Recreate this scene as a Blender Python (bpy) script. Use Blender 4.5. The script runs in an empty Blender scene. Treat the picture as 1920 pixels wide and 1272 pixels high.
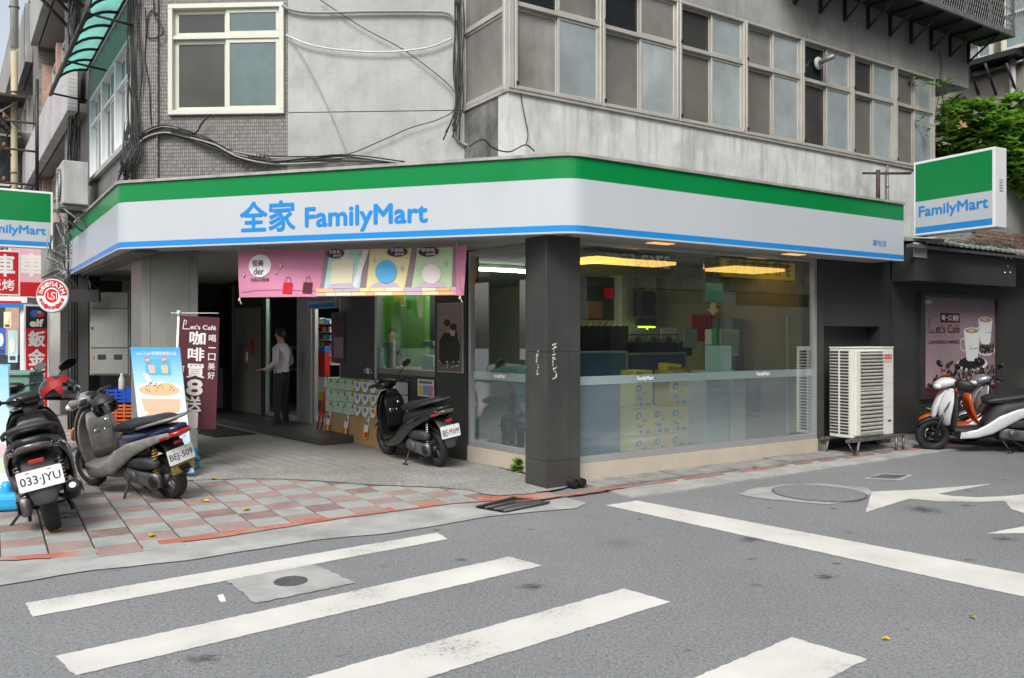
import bpy, math, random
from math import sin, cos, pi, radians as R, sqrt, atan2
from mathutils import Vector as V, Matrix
random.seed(7)
S = bpy.context.scene
COL = S.collection
# ------------------------------------------------------------------ camera, sky, sun, exposure
EYE = 1.6; FOC = 1541.0; CX = 960.0; CY = 630.0
cam = bpy.data.cameras.new('camera'); camo = bpy.data.objects.new('camera', cam); COL.objects.link(camo)
camo.location = (0, 0, EYE); camo.rotation_euler = (R(90), 0, 0)
cam.sensor_width = 36; cam.lens = 36*FOC/1920; cam.shift_y = -6/1920
cam.clip_start = .05; cam.clip_end = 500
S.camera = camo
W = bpy.data.worlds.new('World'); S.world = W; W.use_nodes = True
nt = W.node_tree; nt.nodes.clear()
sky = nt.nodes.new('ShaderNodeTexSky'); sky.sky_type = 'NISHITA'; sky.sun_disc = False
SUN_EL, SUN_ROT = 48, 190
sky.sun_elevation = R(SUN_EL); sky.sun_rotation = R(SUN_ROT); sky.dust_density = 4; sky.air_density = 1.2
hs = nt.nodes.new('ShaderNodeHueSaturation'); hs.inputs['Saturation'].default_value = .42
bg = nt.nodes.new('ShaderNodeBackground'); bg.inputs['Strength'].default_value = .13
wo = nt.nodes.new('ShaderNodeOutputWorld')
nt.links.new(sky.outputs[0], hs.inputs['Color']); nt.links.new(hs.outputs[0], bg.inputs[0]); nt.links.new(bg.outputs[0], wo.inputs[0])
sl = bpy.data.lights.new('sun', 'SUN'); sl.energy = 1.5; sl.angle = R(24); sl.color = (1, .985, .96)
so = bpy.data.objects.new('sun', sl); COL.objects.link(so)
# the sky's rotation is measured clockwise from +Y; the lamp points the same way
az = R(SUN_ROT); el = R(SUN_EL)
sd = V((sin(az)*cos(el), cos(az)*cos(el), sin(el)))
so.rotation_euler = sd.to_track_quat('Z', 'Y').to_euler(); so.location = (0, 0, 20)
S.view_settings.view_transform = 'Standard'; S.view_settings.look = 'None'
S.view_settings.exposure = .7; S.view_settings.gamma = 1; S.view_settings.use_curve_mapping = False
S.render.engine = 'CYCLES'
S.cycles.use_denoising = True; S.cycles.max_bounces = 8; S.cycles.transparent_max_bounces = 12
S.cycles.sample_clamp_indirect = 6; S.cycles.caustics_reflective = False; S.cycles.caustics_refractive = False

# ------------------------------------------------------------------ survey helpers: picture measurements to metres
def G(px, py, z=0.0):
    d = (EYE-z)*FOC/(py-CY)
    return ((px-CX)/FOC*d, d)
class Frame:
    """a vertical plane: s runs along it, n out of it, z up"""
    def __init__(f, o, d, flip=False):
        l = sqrt(d[0]**2+d[1]**2); f.o = o; f.d = (d[0]/l, d[1]/l)
        f.n = (f.d[1], -f.d[0]) if not flip else (-f.d[1], f.d[0]); f.flip = flip
    def __call__(f, s, n, z):
        return V((f.o[0]+f.d[0]*s+f.n[0]*n, f.o[1]+f.d[1]*s+f.n[1]*n, z))
    def s(f, px, n=0):
        r = (px-CX)/FOC; ox = f.o[0]+f.n[0]*n; oy = f.o[1]+f.n[1]*n
        return (r*oy-ox)/(f.d[0]-r*f.d[1])
    def z(f, px, py, n=0):
        s = f.s(px, n); y = f.o[1]+f.n[1]*n+f.d[1]*s
        return EYE-(py-CY)/FOC*y
    def off(f, n):
        return Frame((f.o[0]+f.n[0]*n, f.o[1]+f.n[1]*n), f.d, f.flip)
FR = Frame((.781, 8.92), (.839, .545))                 # right street, ground floor
FU = Frame((-.04, 8.84), (.839, .545))                 # right street, upper floor
FB = Frame((-.04, 8.84), (-.545, .839), True)          # left return of the bay
FM = Frame((-4.52, 9.85), (3.957, -.2))                # upper front wall
FL = Frame((-4.52, 9.85), (-.57, .822), True)          # left street, upper wall
FS = Frame((-.565, 10.36), (-.636, .772), True)        # shop front under the arcade
SA, SB, SC, SD = (-7.76, 14.3), (-4.67, 9.76), (.61, 8.22), (5.40, 11.33)   # corners of the fascia sign
FF = Frame(SC, (SB[0]-SC[0], SB[1]-SC[1]), True)       # front of the fascia sign
FG = Frame(SC, (SD[0]-SC[0], SD[1]-SC[1]))
FC = Frame((0, 10), (1, 0))

# ------------------------------------------------------------------ materials
MATS = {}
def nodes(m): return m.node_tree.nodes, m.node_tree.links
def mat(name, col=(.5,.5,.5), rough=.6, metal=0, var=0, vs=4, bump=0, bs=60, streak=0, scol=None, spec=.5, emit=0, coat=0, alpha=1, grime=0, gcol=(.05,.045,.04)):
    if name in MATS: return MATS[name]
    m = bpy.data.materials.new(name); m.use_nodes = True; N, L = nodes(m)
    b = N['Principled BSDF']
    b.inputs['Roughness'].default_value = rough; b.inputs['Metallic'].default_value = metal
    b.inputs['Specular IOR Level'].default_value = spec; b.inputs['Coat Weight'].default_value = coat
    b.inputs['Coat Roughness'].default_value = .08
    c = tuple(col)+(1,)
    b.inputs['Base Color'].default_value = c
    tc = N.new('ShaderNodeTexCoord'); last = None
    def noise(scale, mp=(1,1,1), detail=5, rgh=.6):
        mm = N.new('ShaderNodeMapping'); mm.inputs['Scale'].default_value = mp
        L.new(tc.outputs['Object'], mm.inputs[0])
        n = N.new('ShaderNodeTexNoise'); n.inputs['Scale'].default_value = scale; n.inputs['Detail'].default_value = detail
        n.inputs['Roughness'].default_value = rgh
        L.new(mm.outputs[0], n.inputs['Vector']); return n.outputs['Fac']
    def mix(fac, a, bcol, blend='MIX'):
        x = N.new('ShaderNodeMix'); x.data_type = 'RGBA'; x.blend_type = blend
        if isinstance(fac, float): x.inputs[0].default_value = fac
        else: L.new(fac, x.inputs[0])
        if isinstance(a, tuple): x.inputs[6].default_value = a
        else: L.new(a, x.inputs[6])
        if isinstance(bcol, tuple): x.inputs[7].default_value = bcol
        else: L.new(bcol, x.inputs[7])
        return x.outputs[2]
    def ramp(v, a, bb, lo=0, hi=1):
        r = N.new('ShaderNodeMapRange'); r.inputs[1].default_value = a; r.inputs[2].default_value = bb
        r.inputs[3].default_value = lo; r.inputs[4].default_value = hi; L.new(v, r.inputs[0]); return r.outputs[0]
    if var:
        f = ramp(noise(vs), .3, .7)
        lo = tuple(x*(1-var) for x in col)+(1,); hi = tuple(min(1, x*(1+var)) for x in col)+(1,)
        last = mix(f, lo, hi)
    if streak:
        f = ramp(noise(7, (1, 1, .12), 6, .7), .48, .72, 0, streak)
        sc = (tuple(scol) if scol else tuple(x*.35 for x in col))+(1,)
        last = mix(f, last or c, sc)
    if grime:
        f = ramp(noise(1.7, (1, 1, .8), 7, .72), .5, .68, 0, grime)
        last = mix(f, last or c, tuple(gcol)+(1,))
        rr = ramp(f, 0, 1, rough, min(1, rough+.35)); L.new(rr, b.inputs['Roughness'])
    if last: L.new(last, b.inputs['Base Color'])
    if bump:
        bp = N.new('ShaderNodeBump'); bp.inputs['Strength'].default_value = bump; bp.inputs['Distance'].default_value = .01
        L.new(noise(bs), bp.inputs['Height']); L.new(bp.outputs[0], b.inputs['Normal'])
    if emit:
        b.inputs['Emission Color'].default_value = c; b.inputs['Emission Strength'].default_value = emit
    b.inputs['Alpha'].default_value = alpha
    MATS[name] = m; return m
M = MATS
mat('concrete', (.29,.295,.28), .9, var=.22, vs=1.6, bump=.35, bs=45, streak=.45, scol=(.12,.115,.105), grime=.35, gcol=(.13,.125,.115))
mat('pale_concrete', (.55,.57,.55), .9, var=.15, vs=2.2, bump=.35, bs=40, streak=.75, scol=(.29,.285,.26), grime=.4, gcol=(.2,.195,.18))
mat('plaster_grey', (.385,.39,.375), .95, var=.14, vs=1.1, bump=.55, bs=55, streak=.25, scol=(.2,.195,.18), grime=.4, gcol=(.19,.185,.17))
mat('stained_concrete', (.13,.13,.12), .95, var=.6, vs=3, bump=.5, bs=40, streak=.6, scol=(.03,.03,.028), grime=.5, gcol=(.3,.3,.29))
mat('far_concrete', (.3,.27,.235), .9, var=.15, vs=1, bump=.2, streak=.3)
mat('dark_tile', (.048,.047,.045), .42, var=.22, vs=1.5, bump=.05, bs=15, streak=.25, scol=(.09,.088,.083), grime=.25, gcol=(.1,.095,.085))
mat('dark_metal_panel', (.038,.039,.038), .38, var=.18, vs=1.2, streak=.3, scol=(.03,.03,.03), grime=.15, gcol=(.1,.1,.09))
mat('pillar_grey', (.235,.24,.22), .4, metal=.15, var=.1, vs=1, streak=.25, scol=(.08,.08,.07), grime=.15)
mat('black_steel', (.02,.02,.021), .5, var=.3, vs=6)
mat('rust_steel', (.07,.045,.035), .8, var=.5, vs=12, bump=.2)
mat('galvanised', (.2,.2,.2), .5, metal=.6, var=.3, vs=12)
mat('aluminium', (.5,.48,.43), .45, metal=.35, var=.1, vs=3, streak=.2, scol=(.3,.28,.25))
mat('steel_frame', (.5,.51,.52), .35, metal=.6, var=.06, vs=3)
mat('cream_frame', (.56,.57,.49), .45, var=.05, vs=3, streak=.15, scol=(.42,.42,.35))
mat('white_frame', (.75,.77,.78), .4)
mat('sign_white', (.47,.505,.54), .28, var=.03, vs=.8, streak=.16, scol=(.5,.5,.5), spec=.4)
mat('sign_green', (.002,.205,.05), .3, var=.05, vs=1, spec=.35)
mat('sign_blue', (.02,.235,.62), .3, spec=.35)
for i_, (c1_, c2_) in enumerate((((.2,.195,.175),(.27,.32,.325)),((.155,.15,.135),(.31,.355,.355)),((.23,.225,.205),(.24,.29,.295)))):
    mat('screen_mid%d' % i_, c1_, .4, var=.35, vs=1.1+i_*.4, streak=.35, scol=(.08,.078,.07)); mat('glass_frosted%d' % i_, c2_, .15, var=.22, vs=1.3+i_*.5, streak=.3, scol=tuple(x*.7 for x in c2_))
mat('sign_trim', (.33,.32,.3), .6, var=.25, vs=5, streak=.3)
mat('soffit', (.36,.35,.33), .7, var=.12, vs=2, grime=.3, gcol=(.2,.19,.17))
mat('arcade_ceiling', (.34,.34,.33), .7, var=.08)
mat('beige_tile', (.5,.44,.36), .4, var=.07, vs=3, grime=.35, gcol=(.3,.27,.23))
mat('paver_pink', (.305,.222,.198), .9, var=.16, vs=4, bump=.5, bs=90, grime=.45, gcol=(.15,.095,.08))
mat('paver_red', (.235,.16,.142), .9, var=.25, vs=5, bump=.5, bs=90, grime=.7, gcol=(.1,.06,.05))
mat('paver_grey', (.31,.325,.305), .9, var=.12, vs=4, bump=.5, bs=90, grime=.4, gcol=(.14,.14,.12))
mat('joint_dirt', (.045,.043,.038), 1, var=.4, vs=20, bump=.5)
mat('gutter_concrete', (.33,.335,.32), .9, var=.22, vs=2.5, bump=.4, bs=60, grime=.5, gcol=(.19,.19,.175))
mat('kerb_concrete', (.25,.245,.23), .9, var=.3, vs=5, bump=.5, bs=60, grime=.7, gcol=(.1,.095,.085))
mat('red_paint', (.40,.13,.085), .8, var=.2, vs=8, bump=.2, grime=.95, gcol=(.33,.31,.29))
mat('manhole_iron', (.12,.12,.125), .6, metal=.3, var=.25, vs=20, bump=.3, bs=120)
mat('floor_tile', (.27,.26,.235), .55, var=.1, vs=2, grime=.3, gcol=(.2,.19,.17))
mat('rubber', (.014,.014,.015), .75, var=.3, vs=20)
mat('black_plastic', (.013,.013,.014), .42, var=.35, vs=14)
mat('matt_plastic', (.038,.038,.042), .62, var=.25, vs=12)
mat('black_paint', (.007,.007,.009), .15, coat=.7)
mat('grey_paint', (.22,.215,.205), .35, coat=.25, var=.2, vs=9, grime=.35, gcol=(.12,.105,.09))
mat('worn_grey', (.24,.235,.22), .6, var=.25, vs=10, grime=.6, gcol=(.13,.11,.09))
mat('navy_paint', (.01,.014,.045), .2, coat=.6)
mat('white_paint_body', (.68,.69,.7), .22, coat=.6, grime=.15, gcol=(.4,.38,.35))
mat('orange_paint', (.62,.09,.012), .3, coat=.4, var=.12)
mat('silver_paint', (.4,.43,.46), .3, metal=.6, coat=.3)
mat('seat_vinyl', (.018,.018,.02), .5, bump=.12, bs=150)
mat('engine_alloy', (.17,.17,.17), .5, metal=.7, var=.45, vs=14, bump=.2)
mat('chrome', (.75,.75,.76), .12, metal=1)
mat('mirror_glass', (.8,.82,.85), .03, metal=1)
mat('headlight_lens', (.75,.78,.8), .08, coat=1)
mat('smoked_lens', (.09,.08,.075), .12, coat=1, var=.6, vs=60)
mat('red_lens', (.42,.008,.008), .12, coat=1)
mat('amber_lens', (.8,.2,.02), .15, coat=1)
mat('green_anodised', (.02,.4,.15), .3, metal=.6)
mat('yellow_spring', (.7,.42,.02), .4)
mat('plate_white', (.78,.79,.78), .4)
mat('plate_ink', (.015,.02,.05), .5)
mat('plate_old', (.22,.17,.03), .6, var=.5, vs=30)
mat('ac_cream', (.72,.71,.645), .45, var=.04, vs=3, streak=.12, scol=(.5,.47,.4), grime=.12, gcol=(.4,.37,.3))
mat('ac_dark', (.035,.035,.033), .7)
mat('ac_fin', (.36,.35,.31), .6, var=.15)
mat('ac_grey', (.4,.41,.4), .55, var=.15, vs=4, streak=.25)
mat('cardboard', (.42,.27,.12), .85, var=.06, vs=4)
mat('yellow_card', (.78,.56,.11), .8, var=.05, vs=4)
mat('screen_dark', (.04,.04,.036), .35, var=.35, vs=1.4, spec=.5)
mat('screen_mid', (.15,.145,.13), .45, var=.3, vs=1.3, bump=.1, bs=400)
mat('screen_brown', (.135,.128,.112), .4, var=.3, vs=1.3)
mat('glass_frosted', (.25,.295,.305), .16, var=.2, vs=1.6, streak=.25, scol=(.2,.21,.2), spec=.5)
mat('glass_greenish', (.10,.15,.15), .12, var=.2, vs=2)
mat('glass_dark', (.018,.022,.024), .07, spec=.6)
mat('awning_green', (.04,.36,.29), .35, var=.25, vs=3, grime=.35, gcol=(.1,.17,.14))
mat('cable_black', (.012,.012,.012), .6)
mat('cable_grey', (.27,.27,.26), .6)
mat('pipe_cream', (.4,.34,.22), .55, var=.15)
mat('pipe_white', (.55,.55,.52), .5, var=.1)
mat('white', (.78,.78,.77), .6); mat('offwhite', (.68,.68,.65), .6)
mat('black', (.012,.012,.013), .6); mat('dark', (.03,.03,.03), .6); mat('grey', (.2,.2,.2), .6)
mat('light_grey', (.45,.46,.46), .6)
mat('red', (.55,.02,.02), .5); mat('sign_red', (.55,.018,.025), .4, spec=.35); mat('yellow', (.75,.55,.04), .5); mat('green', (.03,.35,.08), .5)
mat('blue', (.02,.12,.5), .5); mat('sky_blue', (.1,.42,.75), .5); mat('base_blue', (.03,.36,.68), .4, var=.08)
mat('pink', (.60,.23,.36), .8, var=.04, vs=3); mat('pale_pink', (.75,.45,.5), .6); mat('plum', (.10,.03,.07), .6)
mat('maroon', (.085,.018,.028), .85, var=.1, vs=3, bump=.1, bs=300)
mat('mint', (.42,.68,.68), .7); mat('pale_yellow', (.75,.68,.36), .7); mat('pale_green', (.5,.66,.42), .7)
mat('lilac', (.55,.45,.53), .7); mat('mauve_grey', (.28,.21,.22), .7); mat('peach', (.78,.48,.25), .7); mat('cream', (.75,.7,.5), .7)
mat('coffee', (.42,.25,.13), .6); mat('latte', (.68,.47,.32), .6); mat('ice_white', (.8,.76,.72), .5); mat('brown', (.16,.07,.03), .6)
mat('poster_dusk', (.30,.22,.25), .35, var=.25, vs=1.1); mat('poster_pink', (.42,.30,.34), .3, var=.1, vs=1.5); mat('deep_maroon', (.1,.01,.02), .4)
mat('skin', (.48,.27,.18), .5); mat('hair', (.01,.009,.009), .45); mat('shirt_white', (.55,.53,.57), .8, bump=.1, bs=20)
mat('trousers', (.014,.014,.016), .8); mat('shirt_blue', (.22,.5,.6), .8); mat('dark_shirt', (.03,.04,.035), .8)
mat('crate_blue', (.01,.06,.38), .45); mat('crate_orange', (.5,.1,.02), .5); mat('crate_yellow', (.6,.4,.02), .5)
mat('electric_green', (.14,.27,.22), .6, var=.3, vs=2, grime=.3, gcol=(.02,.2,.06)); mat('painted_green', (.01,.2,.06), .7, var=.4, vs=8)
mat('room_wall', (.34,.33,.22), .85, var=.06); mat('room_ochre', (.25,.2,.085), .8, var=.06); mat('room_green', (.1,.28,.012), .7)
mat('room_dark', (.035,.037,.035), .8, var=.2); mat('room_ceiling', (.4,.37,.28), .8); mat('partition_blue', (.055,.075,.15), .85, var=.12, vs=3)
mat('partition_frame', (.2,.21,.21), .5); mat('locker_grey', (.09,.095,.095), .5, var=.1)
mat('lamp_warm', (1, .5, .13), .5, emit=1.5); mat('glow_dim', (1, .55, .2), .5, emit=.55); mat('fill_white', (1, .98, .92), .5, emit=20); mat('lamp_green', (.55,1,.05), .5, emit=3)  # white serves added fill tubes; dim imitates orange light on the soffit
mat('laptop', (.78,.8,.86), .35, metal=.1)
mat('pink_tile', (.42,.27,.22), .7, var=.2, vs=6)
mat('trunk', (.11,.09,.065), .9, var=.3, bump=.5)
mat('twig', (.15,.125,.09), .9, var=.4, vs=30)
mat('corrugated', (.23,.27,.25), .8, var=.3, vs=3, grime=.5, gcol=(.1,.1,.09))
mat('tarp_green', (.01,.16,.10), .7, var=.2)
mat('helmet_black', (.012,.012,.016), .2, coat=.6)
mat('leaf_yellow', (.5,.36,.03), .7, var=.2, vs=30)

def tile_mat(name, c1, c2, mortar, w, h, rot=0, ms=.1):
    m = bpy.data.materials.new(name); m.use_nodes = True; N, L = nodes(m); b = N['Principled BSDF']
    tc = N.new('ShaderNodeTexCoord'); uv = N.new('ShaderNodeVectorRotate'); uv.rotation_type = 'Z_AXIS'; uv.inputs['Angle'].default_value = -rot
    L.new(tc.outputs['Object'], uv.inputs[0])
    sx = N.new('ShaderNodeSeparateXYZ'); L.new(uv.outputs[0], sx.inputs[0]); cx = N.new('ShaderNodeCombineXYZ')
    L.new(sx.outputs[0], cx.inputs[0]); L.new(sx.outputs[2], cx.inputs[1])
    br = N.new('ShaderNodeTexBrick'); L.new(cx.outputs[0], br.inputs['Vector'])
    br.inputs['Scale'].default_value = 1; br.inputs['Brick Width'].default_value = w; br.inputs['Row Height'].default_value = h
    br.inputs['Mortar Size'].default_value = ms*h; br.inputs['Mortar Smooth'].default_value = .3; br.inputs['Bias'].default_value = 0; br.offset = 0
    br.inputs['Color1'].default_value = c1+(1,); br.inputs['Color2'].default_value = c2+(1,); br.inputs['Mortar'].default_value = mortar+(1,)
    n = N.new('ShaderNodeTexNoise'); n.inputs['Scale'].default_value = 1.6; n.inputs['Detail'].default_value = 6; L.new(tc.outputs['Object'], n.inputs['Vector'])
    mr = N.new('ShaderNodeMapRange'); mr.inputs[1].default_value = .35; mr.inputs[2].default_value = .7; mr.inputs[3].default_value = 0; mr.inputs[4].default_value = .55; L.new(n.outputs[0], mr.inputs[0])
    mx = N.new('ShaderNodeMix'); mx.data_type = 'RGBA'; L.new(mr.outputs[0], mx.inputs[0]); L.new(br.outputs['Color'], mx.inputs[6]); mx.inputs[7].default_value = tuple(x*.55 for x in c1)+(1,)
    L.new(mx.outputs[2], b.inputs['Base Color']); b.inputs['Roughness'].default_value = .5
    bp = N.new('ShaderNodeBump'); bp.inputs['Distance'].default_value = .006; bp.inputs['Strength'].default_value = .6; bp.invert = True
    L.new(br.outputs['Fac'], bp.inputs['Height']); L.new(bp.outputs[0], b.inputs['Normal'])
    MATS[name] = m
tile_mat('mosaic_front', (.35,.33,.305), (.18,.172,.16), (.065,.063,.06), .025, .044, atan2(-.2, 3.957), .14)
tile_mat('mosaic_left', (.34,.325,.3), (.18,.175,.165), (.065,.063,.06), .028, .044, atan2(.822, -.57), .14)
tile_mat('white_tile', (.6,.58,.57), (.5,.48,.48), (.35,.33,.32), .25, .065, atan2(.822, -.57), .1)
tile_mat('brick_red', (.38,.2,.15), (.3,.16,.12), (.2,.17,.15), .21, .065, atan2(.545, .839), .15)

def glass_mat(name, tint, refl, rough=0, diff=None, dfac=0, base=.04):
    m = bpy.data.materials.new(name); m.use_nodes = True; N, L = nodes(m); N.clear()
    o = N.new('ShaderNodeOutputMaterial'); t = N.new('ShaderNodeBsdfTransparent'); t.inputs[0].default_value = tint+(1,)
    g = N.new('ShaderNodeBsdfGlossy'); g.inputs['Roughness'].default_value = rough; g.inputs[0].default_value = (.95,.97,1,1)
    f = N.new('ShaderNodeFresnel'); f.inputs[0].default_value = 1.5
    mu = N.new('ShaderNodeMath'); mu.operation = 'MULTIPLY_ADD'; mu.inputs[1].default_value = refl; mu.inputs[2].default_value = base; L.new(f.outputs[0], mu.inputs[0])
    body = t.outputs[0]
    if diff:
        d = N.new('ShaderNodeBsdfDiffuse'); d.inputs[0].default_value = diff+(1,)
        x = N.new('ShaderNodeMixShader'); x.inputs[0].default_value = dfac; L.new(t.outputs[0], x.inputs[1]); L.new(d.outputs[0], x.inputs[2]); body = x.outputs[0]
    y = N.new('ShaderNodeMixShader'); L.new(mu.outputs[0], y.inputs[0]); L.new(body, y.inputs[1]); L.new(g.outputs[0], y.inputs[2]); L.new(y.outputs[0], o.inputs[0])
    MATS[name] = m
glass_mat('shop_glass', (.76,.86,.8), .36, base=.0)
glass_mat('film_glass', (.86,.93,.95), .4, .07, (.55,.66,.68), .12, base=0)
glass_mat('band_film', (.7,.8,.78), .4, .1, (.33,.42,.42), .8, base=0)
glass_mat('visor', (.5,.5,.5), 2.0)

# ------------------------------------------------------------------ mesh builder
class MB:
    def __init__(b): b.v = []; b.f = []; b.m = []; b.slots = []; b.sm = []
    def slot(b, m):
        if isinstance(m, str): m = MATS[m]
        if m not in b.slots: b.slots.append(m)
        return b.slots.index(m)
    def face(b, idx, m=None, smooth=False):
        b.f.append(idx); b.m.append(b.slot(m) if m else 0); b.sm.append(smooth)
    def quad(b, p, m=None):
        n = len(b.v); b.v += [V(x) for x in p]; b.face(list(range(n, n+len(p))), m)
    def box(b, F, s0, s1, n0, n1, z0, z1, m=None):
        k = len(b.v)
        for z in (z0, z1):
            for s, n in ((s0,n0),(s1,n0),(s1,n1),(s0,n1)): b.v.append(F(s, n, z))
        fl = [[3,2,1,0],[4,5,6,7],[0,1,5,4],[1,2,6,5],[2,3,7,6],[3,0,4,7]]
        for q in fl: b.face([k+i for i in q], m)
        return b
    def cbox(b, c, size, rot=0, m=None, pitch=0):
        mt = Matrix.Rotation(rot, 3, 'Z') @ Matrix.Rotation(pitch, 3, 'Y'); k = len(b.v)
        for z in (-.5,.5):
            for x, y in ((-.5,-.5),(.5,-.5),(.5,.5),(-.5,.5)):
                b.v.append(V(c)+mt@V((x*size[0], y*size[1], z*size[2])))
        for q in ([3,2,1,0],[4,5,6,7],[0,1,5,4],[1,2,6,5],[2,3,7,6],[3,0,4,7]): b.face([k+i for i in q], m)
        return b
    def prism(b, pts, z0, z1, m=None, mtop=None):
        k = len(b.v); n = len(pts)
        b.v += [V((p[0], p[1], z0)) for p in pts]+[V((p[0], p[1], z1)) for p in pts]
        b.face([k+i for i in range(n)][::-1], m); b.face([k+n+i for i in range(n)], mtop or m)
        for i in range(n):
            j = (i+1) % n; b.face([k+i, k+j, k+n+j, k+n+i], m)
        return b
    def sheet(b, pts, z, m=None):
        a = sum(pts[i][0]*pts[(i+1)%len(pts)][1]-pts[(i+1)%len(pts)][0]*pts[i][1] for i in range(len(pts)))
        if a < 0: pts = pts[::-1]
        k = len(b.v); b.v += [V((p[0], p[1], z)) for p in pts]; b.face(list(range(k, k+len(pts))), m); return b
    def tube(b, path, r, seg=8, m=None, cap=True):
        path = [V(p) for p in path]; n = len(path); k = len(b.v)
        rr = r if isinstance(r, (list, tuple)) else [r]*n
        up = None
        for i, p in enumerate(path):
            t = (path[min(i+1, n-1)]-path[max(i-1, 0)])
            t = t.normalized() if t.length > 1e-9 else V((0,0,1))
            if up is None:
                a = V((0,0,1)) if abs(t.z) < .9 else V((1,0,0)); up = t.cross(a).normalized()
            else:
                up = (up - t*up.dot(t)); up = up.normalized() if up.length > 1e-6 else t.orthogonal().normalized()
            w = t.cross(up)
            for j in range(seg):
                a = 2*pi*j/seg; b.v.append(p+(up*cos(a)+w*sin(a))*rr[i])
        for i in range(n-1):
            for j in range(seg):
                j2 = (j+1) % seg; b.face([k+i*seg+j, k+i*seg+j2, k+(i+1)*seg+j2, k+(i+1)*seg+j], m, True)
        if cap:
            b.face([k+j for j in range(seg)][::-1], m); b.face([k+(n-1)*seg+j for j in range(seg)], m)
        return b
    def loft(b, rings, m=None, cap=True, smooth=True):
        n = len(rings[0]); k = len(b.v)
        for r in rings: b.v += [V(p) for p in r]
        for i in range(len(rings)-1):
            for j in range(n):
                j2 = (j+1) % n; b.face([k+i*n+j, k+i*n+j2, k+(i+1)*n+j2, k+(i+1)*n+j], m, smooth)
        if cap:
            b.face([k+j for j in range(n)][::-1], m, smooth); b.face([k+(len(rings)-1)*n+j for j in range(n)], m, smooth)
        return b
    def lathe(b, c, axis, prof, seg=20, m=None):
        """prof: (radius, along-axis) pairs, closed into a ring of the same count when the ends meet"""
        axis = V(axis).normalized(); u = axis.orthogonal().normalized(); w = axis.cross(u); k = len(b.v); n = len(prof)
        for j in range(seg):
            a = 2*pi*j/seg; d = u*cos(a)+w*sin(a)
            for r, h in prof: b.v.append(V(c)+d*r+axis*h)
        for j in range(seg):
            j2 = (j+1) % seg
            for i in range(n-1): b.face([k+j*n+i, k+j2*n+i, k+j2*n+i+1, k+j*n+i+1], m, True)
        return b
    def ball(b, c, r, m=None, nu=12, nv=8):
        c = V(c); r = r if isinstance(r, (tuple, list)) else (r, r, r)
        rings = []
        for i in range(nv+1):
            a = -pi/2+pi*i/nv
            rings.append([c+V((r[0]*max(cos(a), .001)*cos(2*pi*j/nu), r[1]*max(cos(a), .001)*sin(2*pi*j/nu), r[2]*sin(a))) for j in range(nu)])
        return b.loft(rings, m, cap=False)
    def build(b, name, m=None, parent=None, bevel=0, local=False, props=None, seg=2, sub=0):
        me = bpy.data.meshes.new(name)
        off = V((0,0,0))
        if parent is not None and not local:
            off = wloc(parent)
        me.from_pydata([tuple(p-off) for p in b.v], [], b.f)
        ms = b.slots if b.slots else [MATS[m] if isinstance(m, str) else (m or MATS['grey'])]
        if m and b.slots: pass
        for x in ms: me.materials.append(x)
        me.polygons.foreach_set('material_index', b.m); me.polygons.foreach_set('use_smooth', b.sm)
        me.update()
        o = bpy.data.objects.new(name, me); COL.objects.link(o)
        if parent is not None: o.parent = parent
        if bevel:
            md = o.modifiers.new('bevel', 'BEVEL'); md.width = bevel; md.segments = seg; md.limit_method = 'ANGLE'; md.angle_limit = R(40); md.harden_normals = False
        if sub:
            md = o.modifiers.new('sub', 'SUBSURF'); md.levels = sub; md.render_levels = sub
        return o
def wloc(o):
    l = V(o.location)
    while o.parent is not None:
        o = o.parent; l += V(o.location)
    return l
def tag(o, label=None, cat=None, group=None, kind=None):
    if label: o['label'] = label
    if cat: o['category'] = cat
    if group: o['group'] = group
    if kind: o['kind'] = kind
    return o
def thing(name, label, cat, loc=(0,0,0), rz=0, group=None, rx=0, ry=0):
    o = bpy.data.objects.new(name, None); COL.objects.link(o); o.location = loc
    o.rotation_mode = 'ZYX' if False else 'XYZ'
    o.rotation_euler = (rx, ry, rz); o.empty_display_size = .2
    return tag(o, label, cat, group)
def part(name, parent, m, *boxes, bevel=0):
    b = MB()
    for bx in boxes: b.box(*bx)
    return b.build(name, m, parent, bevel=bevel)
def struct(o): o['kind'] = 'structure'; return o
def arc_pts(c, r, a0, a1, n):
    return [(c[0]+r*cos(a0+(a1-a0)*i/n), c[1]+r*sin(a0+(a1-a0)*i/n)) for i in range(n+1)]
def hang(a, b, sag, n=10):
    a = V(a); b = V(b); return [a.lerp(b, i/n)-V((0,0,sag*4*(i/n)*(1-i/n))) for i in range(n+1)]

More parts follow.
